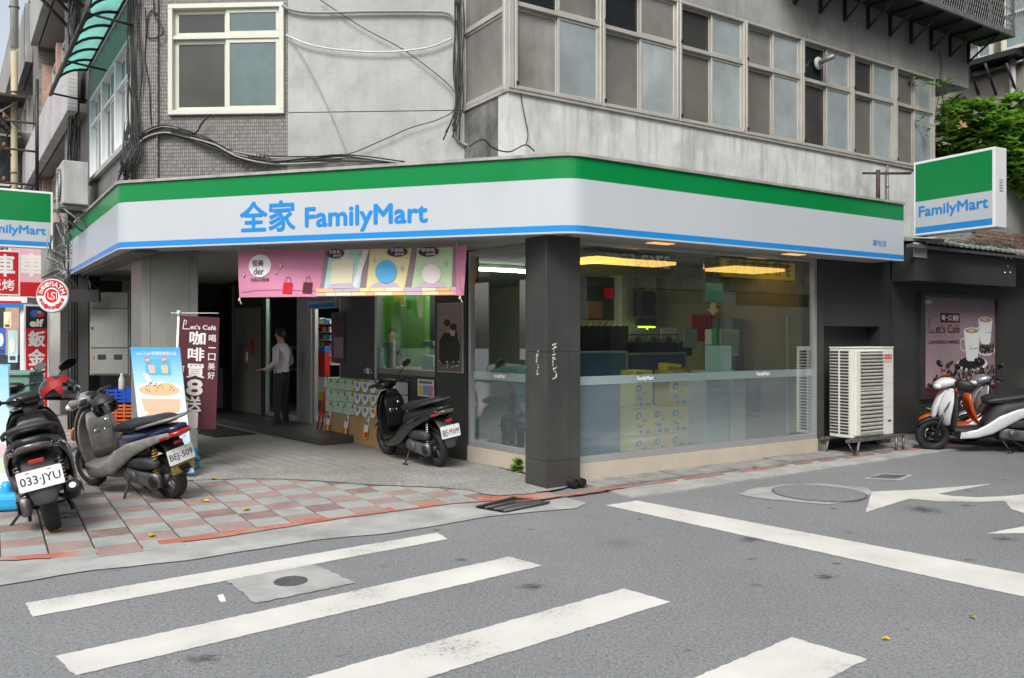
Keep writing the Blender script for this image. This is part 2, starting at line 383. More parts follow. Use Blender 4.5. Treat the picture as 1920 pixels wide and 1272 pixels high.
# ------------------------------------------------------------------ flat print: panels and lettering
class Panel:
    def __init__(p, bl, right, up, rip=None, inv=False):
        p.o = V(bl); p.r = V(right); p.u = V(up); p.w = p.r.length; p.h = p.u.length
        p.n = p.r.cross(p.u).normalized(); p.rip = rip
    def pt(p, u, v, lift=0):
        d = p.rip(u, v) if p.rip else 0
        return p.o+p.r*u+p.u*v+p.n*(lift+d)
    def rect(p, mb, u0, v0, u1, v1, lift, m, nu=1, nv=1):
        for i in range(nu):
            for j in range(nv):
                a, b = u0+(u1-u0)*i/nu, u0+(u1-u0)*(i+1)/nu; c, d = v0+(v1-v0)*j/nv, v0+(v1-v0)*(j+1)/nv
                mb.quad([p.pt(a,c,lift), p.pt(b,c,lift), p.pt(b,d,lift), p.pt(a,d,lift)], m)
    def poly(p, mb, pts, lift, m): mb.quad([p.pt(u, v, lift) for u, v in pts], m)
    def ell(p, mb, u, v, ru, rv, lift, m, n=24, a0=0, a1=2*pi):
        full = abs(a1-a0-2*pi) < 1e-6; k = n if full else n+1
        mb.quad([p.pt(u+ru*cos(a0+(a1-a0)*i/n), v+rv*sin(a0+(a1-a0)*i/n), lift) for i in range(k)], m)
    def line(p, mb, pts, wd, lift, m):
        for (a, b) in zip(pts, pts[1:]):
            A = p.pt(a[0], a[1], lift); B = p.pt(b[0], b[1], lift); t = (B-A)
            if t.length < 1e-6: continue
            w = p.n.cross(t.normalized())*wd/2; mb.quad([A-w, B-w, B+w, A+w], m)
def frame_panel(F, s0, s1, z0, z1, n=0):
    """panel on a frame seen from outside, left edge first"""
    a, b = F(s0, n, z0), F(s1, n, z0)
    return Panel(a, b-a, V((0,0,z1-z0)))
TEXTS = []
def text(panel, body, u0, v0, u1, v1, m, parent, lift=.004, bold=0, fit=True, name='lettering', extrude=0, shear=0, thick=0, label=None, local=False):
    TEXTS.append(dict(local=local, panel=panel, body=body, box=(u0,v0,u1,v1), m=m, parent=parent, lift=lift, bold=bold, fit=fit, name=name, shear=shear, thick=thick, label=label))
def flush_texts():
    tmp = []
    for t in TEXTS:
        c = bpy.data.curves.new('t', 'FONT'); c.body = t['body']; c.resolution_u = 3; c.shear = t['shear']; c.align_x = 'CENTER'
        c.space_line = .95
        o = bpy.data.objects.new('t', c); COL.objects.link(o); tmp.append(o)
    dg = bpy.context.evaluated_depsgraph_get(); dg.update()
    for t, o in zip(TEXTS, tmp):
        me = bpy.data.meshes.new_from_object(o.evaluated_get(dg)); p = t['panel']
        if len(me.vertices) == 0: print('EMPTY TEXT', t['body']); continue
        xs = [v.co.x for v in me.vertices]; ys = [v.co.y for v in me.vertices]
        x0, x1, y0, y1 = min(xs), max(xs), min(ys), max(ys); u0, v0, u1, v1 = t['box']
        W_ = (u1-u0)*p.w; H_ = (v1-v0)*p.h
        if not t['fit']:
            s = min(W_/(x1-x0), H_/(y1-y0)); cu, cv = (u0+u1)/2, (v0+v1)/2
            hu, hv = s*(x1-x0)/p.w/2, s*(y1-y0)/p.h/2; u0, u1, v0, v1 = cu-hu, cu+hu, cv-hv, cv+hv
        off = wloc(t['parent']) if not t.get('local') else V((0,0,0))
        par = t['parent']
        pts = [p.pt(u0+(u1-u0)*(v.co.x-x0)/(x1-x0), v0+(v1-v0)*(v.co.y-y0)/(y1-y0), t['lift'])-off for v in me.vertices]
        for v, q in zip(me.vertices, pts): v.co = q
        if t['bold']:   # heavier weight: the same outline laid again a hair's breadth around itself
            sc = t['bold']*1.6*((u1-u0)*p.w/(x1-x0)+(v1-v0)*p.h/(y1-y0))/2; rr_, uu_ = p.r.normalized(), p.u.normalized()
            vs = [tuple(v.co) for v in me.vertices]; fs = [tuple(f.vertices) for f in me.polygons]; av, af = [], []
            for k in range(9):
                d = V((0,0,0)) if k == 8 else (rr_*cos(k*pi/4)+uu_*sin(k*pi/4))*sc+p.n*(-.00012*(k+1))
                o0 = len(av); av += [tuple(V(q)+d) for q in vs]; af += [tuple(i+o0 for i in f) for f in fs]
            me = bpy.data.meshes.new('t2'); me.from_pydata(av, [], af)
        me.materials.clear(); me.materials.append(MATS[t['m']]); me.update(); me.name = t['name']
        q = bpy.data.objects.new(t['name'], me); COL.objects.link(q); q.parent = par
        if t['thick']:
            md = q.modifiers.new('s', 'SOLIDIFY'); md.thickness = t['thick']; md.offset = -1
        if t['label']: q['label'] = t['label']
    for o in tmp:
        c = o.data; bpy.data.objects.remove(o); bpy.data.curves.remove(c)

# ================================================================== GROUND
def asphalt():
    m = bpy.data.materials.new('asphalt'); m.use_nodes = True; N, L = nodes(m); b = N['Principled BSDF']
    tc = N.new('ShaderNodeTexCoord')
    def noise(s, d=4, r=.6, vec=None):
        n = N.new('ShaderNodeTexNoise'); n.inputs['Scale'].default_value = s; n.inputs['Detail'].default_value = d; n.inputs['Roughness'].default_value = r
        L.new(vec or tc.outputs['Object'], n.inputs['Vector']); return n.outputs['Fac']
    def rng(v, a, c, lo, hi):
        r = N.new('ShaderNodeMapRange'); L.new(v, r.inputs[0])
        for i, x in enumerate((a, c, lo, hi)): r.inputs[i+1].default_value = x
        return r.outputs[0]
    def mix(f, a, c):
        x = N.new('ShaderNodeMix'); x.data_type = 'RGBA'; L.new(f, x.inputs[0])
        for i, q in ((6, a), (7, c)):
            if isinstance(q, tuple): x.inputs[i].default_value = q+(1,)
            else: L.new(q, x.inputs[i])
        return x.outputs[2]
    def mth(op, a, c):
        x = N.new('ShaderNodeMath'); x.operation = op
        for i, q in ((0, a), (1, c)):
            if isinstance(q, (int, float)): x.inputs[i].default_value = q
            else: L.new(q, x.inputs[i])
        return x.outputs[0]
    col = mix(rng(noise(.55, 6, .65), .36, .64, 0, 1), (.135,.144,.151), (.198,.208,.215))
    mpw = N.new('ShaderNodeMapping'); mpw.inputs['Rotation'].default_value = (0,0,-.62); mpw.inputs['Scale'].default_value = (.12,1.1,1); L.new(tc.outputs['Object'], mpw.inputs[0])
    col = mix(rng(noise(1, 4, .6, mpw.outputs[0]), .45, .68, 0, .5), col, (.12,.12,.125))
    wv = N.new('ShaderNodeTexVoronoi'); wv.feature = 'DISTANCE_TO_EDGE'; wv.inputs['Scale'].default_value = .42
    wn = N.new('ShaderNodeTexNoise'); wn.inputs['Scale'].default_value = 2.5; wn.inputs['Detail'].default_value = 6; L.new(tc.outputs['Object'], wn.inputs['Vector'])
    wa = N.new('ShaderNodeVectorMath'); wa.operation = 'MULTIPLY_ADD'; wa.inputs[1].default_value = (.5,.5,.5); L.new(wn.outputs['Color'], wa.inputs[0]); L.new(tc.outputs['Object'], wa.inputs[2]); L.new(wa.outputs[0], wv.inputs['Vector'])
    crk = mth('MULTIPLY', rng(wv.outputs['Distance'], .0, .0045, 1, 0), rng(noise(.9, 3), .52, .6, 0, .75))
    col = mix(crk, col, (.05,.05,.05))
    col = mix(rng(noise(150, 2, .8), .38, .62, 0, 1), col, (.27,.275,.275))
    col = mix(rng(noise(48, 5, .9), .5, .64, 0, .9), col, (.045,.047,.05))
    vo = N.new('ShaderNodeTexVoronoi'); vo.inputs['Scale'].default_value = 78; L.new(tc.outputs['Object'], vo.inputs['Vector'])
    sp = N.new('ShaderNodeSeparateColor'); L.new(vo.outputs['Color'], sp.inputs[0])
    chip = mth('MULTIPLY', rng(vo.outputs['Distance'], .16, .3, 1, 0), rng(sp.outputs[0], .6, .9, 0, .95))
    col = mix(chip, col, (.48,.48,.47))
    vd = N.new('ShaderNodeTexVoronoi'); vd.inputs['Scale'].default_value = 2.2; L.new(tc.outputs['Object'], vd.inputs['Vector'])
    sd_ = N.new('ShaderNodeSeparateColor'); L.new(vd.outputs['Color'], sd_.inputs[0])
    gum = mth('MULTIPLY', rng(vd.outputs['Distance'], .04, .1, 1, 0), rng(sd_.outputs[1], .5, .62, 0, .75))
    col = mix(gum, col, (.05,.05,.055))
    # oil drips and dark tar spots where they lie on the road
    spots = [(1409,1012,66,14,1),(1548,1082,60,15,1),(1732,956,86,20,1),(1884,1011,70,11,1),(1812,948,34,5,1),(1199,974,18,4,.8),(1593,999,32,6,.7),
             (1817,1050,44,8,.6),(1409,1048,36,6,.6),(1418,1097,40,10,.5),(997,1100,70,17,1),(865,1050,36,8,1),(385,1235,100,26,.9),(1163,1019,130,24,.3),
             (640,1230,40,5,.5),(1290,1220,26,6,.7),(1880,900,40,4,.5),(215,1070,60,6,.5),(1700,1180,30,5,.5)]
    mw = N.new('ShaderNodeMapping'); mw.inputs['Rotation'].default_value = (0, 0, -.33); mw.inputs['Scale'].default_value = (.3, 1, 1); L.new(tc.outputs['Object'], mw.inputs[0])
    wob = noise(42, 6, .8, mw.outputs[0])
    tot = None
    for px, py, w, h, k in spots:
        x, y = G(px, py); y1 = G(px, py-h/2)[1]; y2 = G(px, py+h/2)[1]
        mp = N.new('ShaderNodeMapping'); mp.vector_type = 'TEXTURE'
        mp.inputs['Location'].default_value = (x, y, 0); mp.inputs['Rotation'].default_value = (0, 0, .33); mp.inputs['Scale'].default_value = (w/2/FOC*y, (y1-y2)/2, 1e3)
        L.new(tc.outputs['Object'], mp.inputs[0])
        ln = N.new('ShaderNodeVectorMath'); ln.operation = 'LENGTH'; L.new(mp.outputs[0], ln.inputs[0])
        a = mth('ADD', ln.outputs['Value'], mth('MULTIPLY', wob, 4.2))
        f = rng(a, 2.15, 2.9, k*.85, 0)
        tot = f if tot is None else mth('MAXIMUM', tot, f)
    col = mix(tot, col, (.018,.018,.018))
    L.new(col, b.inputs['Base Color']); b.inputs['Roughness'].default_value = .85; b.inputs['Specular IOR Level'].default_value = .35
    bp = N.new('ShaderNodeBump'); bp.inputs['Strength'].default_value = .7; bp.inputs['Distance'].default_value = .006
    L.new(noise(110, 3, .8), bp.inputs['Height']); L.new(bp.outputs[0], b.inputs['Normal'])
    MATS['asphalt'] = m
asphalt()
def paint():
    m = bpy.data.materials.new('road_paint'); m.use_nodes = True; N, L = nodes(m); b = N['Principled BSDF']; tc = N.new('ShaderNodeTexCoord')
    a = N.new('ShaderNodeTexNoise'); a.inputs['Scale'].default_value = 38; a.inputs['Detail'].default_value = 8; a.inputs['Roughness'].default_value = .8
    c = N.new('ShaderNodeTexNoise'); c.inputs['Scale'].default_value = 1.6; c.inputs['Detail'].default_value = 6
    for n in (a, c): L.new(tc.outputs['Object'], n.inputs['Vector'])
    ad = N.new('ShaderNodeMath'); ad.operation = 'MULTIPLY_ADD'; ad.inputs[1].default_value = .55; L.new(c.outputs[0], ad.inputs[0]); L.new(a.outputs[0], ad.inputs[2])
    r = N.new('ShaderNodeMapRange'); r.inputs[1].default_value = .875; r.inputs[2].default_value = .97; L.new(ad.outputs[0], r.inputs[0])
    r2 = N.new('ShaderNodeMapRange'); r2.inputs[1].default_value = .35; r2.inputs[2].default_value = .7; L.new(c.outputs[0], r2.inputs[0])
    x1 = N.new('ShaderNodeMix'); x1.data_type = 'RGBA'; L.new(r2.outputs[0], x1.inputs[0]); x1.inputs[6].default_value = (.63,.62,.575,1); x1.inputs[7].default_value = (.5,.49,.455,1)
    x = N.new('ShaderNodeMix'); x.data_type = 'RGBA'; L.new(r.outputs[0], x.inputs[0]); L.new(x1.outputs[2], x.inputs[6]); x.inputs[7].default_value = (.2,.2,.2,1)
    L.new(x.outputs[2], b.inputs['Base Color']); b.inputs['Roughness'].default_value = .7
    bp = N.new('ShaderNodeBump'); bp.inputs['Strength'].default_value = .5; bp.inputs['Distance'].default_value = .005; L.new(a.outputs[0], bp.inputs['Height']); L.new(bp.outputs[0], b.inputs['Normal'])
    MATS['road_paint'] = m
paint()
def aggregate():
    m = bpy.data.materials.new('aggregate'); m.use_nodes = True; N, L = nodes(m); b = N['Principled BSDF']; tc = N.new('ShaderNodeTexCoord')
    v = N.new('ShaderNodeTexVoronoi'); v.inputs['Scale'].default_value = 120; L.new(tc.outputs['Object'], v.inputs['Vector'])
    s = N.new('ShaderNodeSeparateColor'); L.new(v.outputs['Color'], s.inputs[0])
    cr = N.new('ShaderNodeValToRGB'); L.new(s.outputs[0], cr.inputs[0]); e = cr.color_ramp.elements
    e[0].color = (.12,.12,.112,1); e[1].color = (.48,.48,.45,1); x = e.new(.5); x.color = (.27,.27,.25,1)
    n = N.new('ShaderNodeTexNoise'); n.inputs['Scale'].default_value = 1.5; L.new(tc.outputs['Object'], n.inputs['Vector'])
    mr = N.new('ShaderNodeMapRange'); mr.inputs[1].default_value = .3; mr.inputs[2].default_value = .7; mr.inputs[3].default_value = .75; mr.inputs[4].default_value = 1.1; L.new(n.outputs[0], mr.inputs[0])
    mx = N.new('ShaderNodeVectorMath'); mx.operation = 'SCALE'; L.new(cr.outputs[0], mx.inputs[0]); L.new(mr.outputs[0], mx.inputs['Scale'])
    L.new(mx.outputs[0], b.inputs['Base Color']); b.inputs['Roughness'].default_value = .85
    bp = N.new('ShaderNodeBump'); bp.inputs['Strength'].default_value = .8; bp.inputs['Distance'].default_value = .006; bp.invert = True; L.new(v.outputs['Distance'], bp.inputs['Height']); L.new(bp.outputs[0], b.inputs['Normal'])
    MATS['aggregate'] = m
aggregate()

b = MB(); b.quad([(-90,-60,0),(90,-60,0),(90,130,0),(-90,130,0)], 'asphalt'); road = struct(b.build('road'))
def marks(name, polys, m='road_paint', z=.004, parent=road, t=0):
    out = []
    for p in polys:
        b = MB(); b.sheet(p, z, m); out.append(b.build(name, parent=parent))
    return out
def ragged(pts, amp=.005, step=.03):
    out = []
    for i in range(len(pts)):
        a = V(pts[i]); c = V(pts[(i+1) % len(pts)]); n = max(1, int((c-a).length/step)); t = (c-a).normalized(); w = V((-t.y, t.x))
        for k in range(n):
            q = a.lerp(c, k/n)+(w*random.uniform(-amp, amp) if k else V((0,0))); out.append((q.x, q.y))
    return out
s1 = [G(48,1132), G(820,1000), G(840,1012), G(62,1158)]
s2t = [G(103,1232), G(955,1045), G(1016,1062)]
d = V(s2t[1])-V(s2t[0]); bl = V(s2t[2])-d*1.0; s2 = s2t+[(bl.x, bl.y)]
a3, c3 = V(G(1170,1105)), V(G(1258,1130)); d3 = (V(G(600,1265))-a3).normalized(); s3 = [a3, c3, c3+d3*3.1, a3+d3*3.1]
a4, c4 = V(G(1485,1196.5)), V(G(1626,1237.5)); s4 = [a4, c4, c4+d3*3.1, a4+d3*3.1]
for s_, z_ in ((s1,0),(s2,0),(s3,0),(s4,0)): marks('zebra_stripe', [ragged([tuple(V(q)[:2]) for q in s_])])
st = [G(1136,948.5), G(1194,939.6)]
e1 = V(G(1920,1077)); e2 = V(G(1821,1099.5)); dd = (e1-V(st[1])).normalized(); ex1 = e1+dd*2; ex2 = e2+dd*2.5
marks('stop_line', [ragged([st[0], st[1], tuple(e1), tuple(ex1), tuple(ex2), tuple(e2), G(1508,1030)])])
arrow = [(1623,961.5),(1634.6,922.5),(1723,919),(1800,913),(1861.7,907.8),(1758.7,927),(1786,931),(1830,933.5),(1879.6,931.5),(1920,928),(1990,922),(2000,975),(1920,963),(1896,955),(1888.6,947),(1884,940.5),(1835,942),(1760,941),(1705,936)]
marks('painted_arrow', [ragged([G(*q) for q in arrow], .004)])
marks('painted_arrow', [ragged([G(1847,1001.8), G(1920,988), G(1990,974), G(2010,1010), G(1920,1001)], .004)])
marks('paint_dab', [ragged([G(407,1118), G(418,1115), G(424,1129), G(414,1130)], .003)], 'white')
# manholes
def blob(cx, cy, rx, ry, amp, n=40, seed=1):
    r = random.Random(seed); ph = [r.uniform(0, 6.28) for _ in range(5)]
    return [(cx+rx*cos(2*pi*i/n)*(1+amp*sum(sin((k+2)*2*pi*i/n+ph[k])/(k+1) for k in range(5))), cy+ry*sin(2*pi*i/n)*(1+amp*sum(cos((k+2)*2*pi*i/n+ph[k])/(k+1) for k in range(5)))) for i in range(n)]
mx_, my_ = G(1535, 926)
marks('concrete_patch', [ragged([G(1382,927),G(1410,918),G(1463,910),G(1540,907.5),G(1622,915),G(1638,925),G(1597,941),G(1553,947),G(1490,942),G(1430,936)], .02, .1)], 'gutter_concrete', .005)
mh = thing('manhole_cover', 'large round iron manhole cover in a ragged concrete patch beside the white arrow', 'manhole', (mx_, my_, 0))
b = MB(); b.prism(arc_pts((mx_, my_), .455, 0, 2*pi, 40)[:-1], .004, .011, 'manhole_iron'); b.build('rim', parent=mh)
b = MB(); b.prism(arc_pts((mx_, my_), .435, 0, 2*pi, 40)[:-1], .003, .014, 'asphalt'); b.build('cover_plate', parent=mh)
px4 = [V(G(423,1090)), V(G(590,1060)), V(G(665,1095)), V(G(480,1133))]
marks('concrete_patch', [ragged([tuple(q) for q in px4], .012)], 'gutter_concrete', .006)
sx, sy = G(545,1092)
mh2 = thing('drain_cover', 'small round iron drain cover in a square concrete patch on the crossing', 'drain cover', (sx, sy, 0))
b = MB(); b.prism(arc_pts((sx, sy), .108, 0, 2*pi, 28)[:-1], .004, .010, 'manhole_iron'); b.build('cover_plate', parent=mh2)
for i in range(-4, 5):
    b = MB(); hl = sqrt(.1**2-(i*.022)**2); b.cbox((sx+cos(1.2)*i*.022, sy+sin(1.2)*i*.022, .012), (.008, hl*2, .005), 1.2, 'manhole_iron'); b.build('rib', parent=mh2)
qx = [G(1631,897), G(1655,891.5), G(1700,893), G(1680,899)]
marks('concrete_patch', [ragged([G(1618,899), G(1650,889), G(1712,891), G(1690,902.5)], .01)], 'gutter_concrete', .005)
b = MB(); b.prism([tuple(q) for q in qx][::-1], .004, .012, 'manhole_iron')
tag(b.build('access_cover'), 'small rectangular metal access cover in the road beyond the round manhole', 'access cover')

# gutter and red-painted kerb on the near side of the pavers
red_px = [(130,1041),(225,1029),(440,1000),(640,968),(850,940),(1000,930)]
red_in = [(-9.5,2.2),(-5.5,4.75),(-3.75,5.86)]+[G(x, y-2) for x, y in red_px]+[G(1030,926)]
red_out = [(-9.5,2.06),(-5.5,4.61),(-3.72,5.76)]+[G(x, y+7) for x, y in red_px]+[G(1045,934)]
gut_out = [(-9.5,1.4),(-5.5,3.9),G(0,1100),G(175,1071),G(350,1053),G(480,1032),G(586,1015),G(732,1001),G(848,982),G(918,970),G(1000,961.5),G(1080,955)]
b = MB(); b.sheet(ragged(red_in[:1]+red_in[1:]+[G(1100,945)]+gut_out[::-1], .01, .15), .008, 'gutter_concrete'); gutter = struct(b.build('gutter'))
b = MB(); b.sheet(ragged(red_in+red_out[::-1], .012, .07), .016, 'red_paint'); b.build('kerb_line', parent=gutter)
# right-street kerb: slabs, rough edge and broken red line
for i in range(12):
    a = -.1+i*.72; L_ = .71
    b = MB(); b.prism([tuple(FR(s, n, 0)[:2]) for s, n in ((a,.44),(a,.92+random.uniform(-.02,.03)-.012*i),(a+L_,.92+random.uniform(-.02,.03)-.013*i),(a+L_,.44))], .0, .014+random.uniform(0,.006), 'gutter_concrete'); b.build('gutter_slab', parent=gutter)
for i in range(15):
    a = -.1+i*.6
    b = MB(); b.prism(ragged([tuple(FR(s, n, 0)[:2]) for s, n in ((a,.0),(a,.40),(a+.58,.40),(a+.58,.0))], .015, .1)[::1], 0, .035+random.uniform(-.008,.01), 'kerb_concrete'); b.build('kerb_stone', parent=gutter)
rs = 0.1
while rs < 8.4:
    ln = random.uniform(.25, .9)
    b = MB(); b.sheet(ragged([tuple(FR(s, n, 0)[:2]) for s, n in ((rs,.46),(rs,.52),(rs+ln,.52),(rs+ln,.465))], .012, .05), .024, 'red_paint'); b.build('kerb_line', parent=gutter)
    rs += ln+random.uniform(.04, .3)
b = MB(); b.sheet(ragged([tuple(FR(s, n, 0)[:2]) for s, n in ((-1.25,.50),(-1.25,.58),(.1,.56),(.1,.48))], .015, .05), .03, 'red_paint'); b.build('kerb_line', parent=gutter)
# drain grate
g4 = [V(G(893,955)), V(G(965,938)), V(G(1030,947)), V(G(945,964))]
gr = thing('drain_grate', 'rusty slotted drain grate in the gutter in front of the corner pillar', 'drain grate', (g4[0].x, g4[0].y, 0))
b = MB(); b.sheet([tuple(q) for q in g4], .018, 'black'); b.build('pit', parent=gr)
for i in range(15):
    t = (i+.5)/15; a = g4[0].lerp(g4[1], t); c = g4[3].lerp(g4[2], t)
    b = MB(); b.tube([(a.x, a.y, .026), (c.x, c.y, .026)], .009, 5, 'black_steel'); b.build('bar', parent=gr)
for t in (0, .35, .68, 1):
    a = g4[0].lerp(g4[3], t); c = g4[1].lerp(g4[2], t)
    b = MB(); b.tube([(a.x, a.y, .028), (c.x, c.y, .028)], .012, 5, 'manhole_iron'); b.build('bar', parent=gr)

# paver sidewalk
paver_edge = [G(935,934), G(907,931), G(872,922), G(813,918), G(673,912), G(603,906), G(527,902), G(440,902), G(350,905)]
side_poly = red_in[:-1]+paver_edge+[(-4.3,9.9),(-7.4,14.2),(-10.5,19),(-13,17)]
b = MB(); b.sheet(side_poly, .005, 'joint_dirt'); sidewalk = struct(b.build('sidewalk'))
def inside(p, poly):
    x, y = p; c = False; j = len(poly)-1
    for i in range(len(poly)):
        xi, yi = poly[i][:2]; xj, yj = poly[j][:2]
        if (yi > y) != (yj > y) and x < (xj-xi)*(y-yi)/(yj-yi)+xi: c = not c
        j = i
    return c
PO = V(G(612,976)); PU = V((.845,.535)).normalized(); PN = V((PU.y, -PU.x))
cells = []
for i in range(-45, 12):
    for j in range(-60, 12):
        c = PO+PU*(i+.5)*.3+PN*(j+.5)*.3
        if inside(c, side_poly) or any(inside(c+PU*a+PN*e, side_poly) for a in (-.12,.12) for e in (-.12,.12)): cells.append((c.length, i, j))
def in_view(c): return c.y > 1 and abs((c.x)/c.y*FOC) < 980
cells.sort()
many = MB(); cnt = 0
meshes = {}
for dist, i, j in cells:
    c = PO+PU*(i+.5)*.3+PN*(j+.5)*.3
    g = .005 if True else 0; u0, u1 = -.15+.006, .15-.006; n0, n1 = -.15+.002, .15-.002
    z = .016+random.uniform(-.002,.003); tl = random.uniform(-.002,.002)
    mm = ('paver_red' if random.random() < .25 else 'paver_pink') if (i+j) % 2 == 0 else 'paver_grey'
    bb = many if (cnt >= 290 or not in_view(c)) else MB()
    k = len(bb.v)
    for (u, n, zz, s) in [(u0,n0,0,1),(u1,n0,0,1),(u1,n1,0,1),(u0,n1,0,1)]: q = c+PU*u+PN*n; bb.v.append(V((q.x, q.y, .004)))
    for (u, n) in [(u0,n0),(u1,n0),(u1,n1),(u0,n1)]: q = c+PU*u+PN*n; bb.v.append(V((q.x, q.y, z-.003+tl*(u/.15))))
    for (u, n) in [(u0+.004,n0+.003),(u1-.004,n0+.003),(u1-.004,n1-.003),(u0+.004,n1-.003)]: q = c+PU*u+PN*n; bb.v.append(V((q.x, q.y, z+tl*(u/.15))))
    # PU x PN points down, so wind the other way
    bb.face([k+11,k+10,k+9,k+8], mm)
    for a in range(4):
        e = (a+1) % 4
        bb.face([k+4+e, k+4+a, k+8+a, k+8+e][::-1] if False else [k+8+e, k+8+a, k+4+a, k+4+e][::-1], mm); bb.face([k+e, k+a, k+4+a, k+4+e], mm)
    if bb is not many: bb.build('paver', parent=sidewalk); cnt += 1
o = many.build('paver_field', parent=sidewalk); o['kind'] = 'stuff'
# washed aggregate ramp in front of the arcade
up_ = [G(380,872), G(440,880), G(520,880.5), G(586,881), G(702,881), G(760,884), G(805,886), G(850,874), G(872,866), (.2,9.3), (.75,8.9)]
agg = paver_edge[::-1]+[G(1000,929.5), G(1026,925), G(1050,921)]+up_[::-1]+[(-4.1,9.9),(-4.6,9.9)]
b = MB(); b.sheet(ragged([tuple(q[:2]) for q in agg], .012, .08), .024, 'aggregate'); struct(b.build('aggregate_ramp'))
# arcade floor of long tiles
arc_poly = [(-4.6,9.95),(-4.0,10.0)]+up_[1:-2]+[(-.1,9.6),(-.565,10.36),(-6.2,17.2),(-8.5,15.5)]
b = MB(); b.sheet(arc_poly, .010, 'joint_dirt'); afloor = struct(b.build('arcade_floor'))
TD = V((-.638,.77)).normalized(); TP = V((TD.y, -TD.x)); TO = V((-.7,9.6)); tl_cells = []
for i in range(-40, 10):
    for j in range(-3, 18):
        c = TO+TP*((i+.5)*.165)+TD*((j+.5)*.62+(.31 if i % 2 else 0))
        if any(inside(c+TP*a_+TD*e_, arc_poly) for a_, e_ in ((0,0),(.07,.28),(-.07,.28),(.07,-.28),(-.07,-.28))): tl_cells.append((c.y, i, j, c))
tl_cells.sort(key=lambda t: t[0]); many = MB()
for q, (yy, i, j, c) in enumerate(tl_cells):
    bb = many if q >= 290 else MB(); z = .02+random.uniform(-.001,.0015)
    cs = [c+TP*a+TD*e for a, e in ((-.0735,-.305),(.0735,-.305),(.0735,.305),(-.0735,.305))]
    bb.prism([(p.x, p.y) for p in cs], .008, z, 'floor_tile')
    if bb is not many: bb.build('floor_tile', parent=afloor)
if many.f: o = many.build('tile_field', parent=afloor); o['kind'] = 'stuff'
# raised step before the doors
b = MB(); b.prism([tuple(FS(s, n, 0)[:2]) for s, n in ((2.5,.05),(2.5,.75),(8.4,.9),(8.4,.05))][::-1], .02, .13, 'dark_tile'); struct(b.build('door_step', bevel=.01))

# ================================================================== UPPER BUILDING
bld = thing('apartment_building', 'grey concrete corner apartment block with aluminium windows above the shop', 'building', (0, 12, 0))
def wall(name, F, s0, s1, z0, z1, holes, n0, n1, m, parent, bevel=0):
    ss = sorted({s0, s1}|{h[0] for h in holes}|{h[1] for h in holes}); zz = sorted({z0, z1}|{h[2] for h in holes}|{h[3] for h in holes})
    ss = [s for s in ss if s0 <= s <= s1]; zz = [z for z in zz if z0 <= z <= z1]
    b = MB(); solid = {}
    for i in range(len(ss)-1):
        for j in range(len(zz)-1):
            cs, cz = (ss[i]+ss[i+1])/2, (zz[j]+zz[j+1])/2
            solid[i, j] = not any(h[0] < cs < h[1] and h[2] < cz < h[3] for h in holes)
    for (i, j), ok in solid.items():
        if not ok: continue
        a, c, e, f = ss[i], ss[i+1], zz[j], zz[j+1]
        for n in (n0, n1): b.quad([F(a,n,e), F(c,n,e), F(c,n,f), F(a,n,f)][::(1 if n == n1 else -1)], m)
        if not solid.get((i-1, j)): b.quad([F(a,n0,e), F(a,n1,e), F(a,n1,f), F(a,n0,f)], m)
        if not solid.get((i+1, j)): b.quad([F(c,n0,e), F(c,n1,e), F(c,n1,f), F(c,n0,f)], m)
        if not solid.get((i, j-1)): b.quad([F(a,n0,e), F(a,n1,e), F(c,n1,e), F(c,n0,e)], m)
        if not solid.get((i, j+1)): b.quad([F(a,n0,f), F(a,n1,f), F(c,n1,f), F(c,n0,f)], m)
    return b.build(name, parent=parent)
# front wall: tile section left of px 540, plaster to the right
sT = FM.s(540); sE = FM.s(868)+.02
w0, w1 = FM.s(321), FM.s(531); wz0 = FM.z(420, 213); wz1 = FM.z(420, 12)
wall('wall', FM, 0, sT, 2.9, 9, [(w0, w1, wz0, wz1)], -.25, 0, 'mosaic_front', bld)
wall('wall', FM, sT, sE, 2.9, wz0-.01, [], -.25, .012, 'plaster_grey', bld)
wall('wall', FM, sT, sE, wz0+.003, 9, [], -.25, .004, 'plaster_grey', bld)
b = MB(); b.box(FM, -.03, .30, .0, .05, 2.9, 9, 'mosaic_front'); b.build('corner_pier', parent=bld)
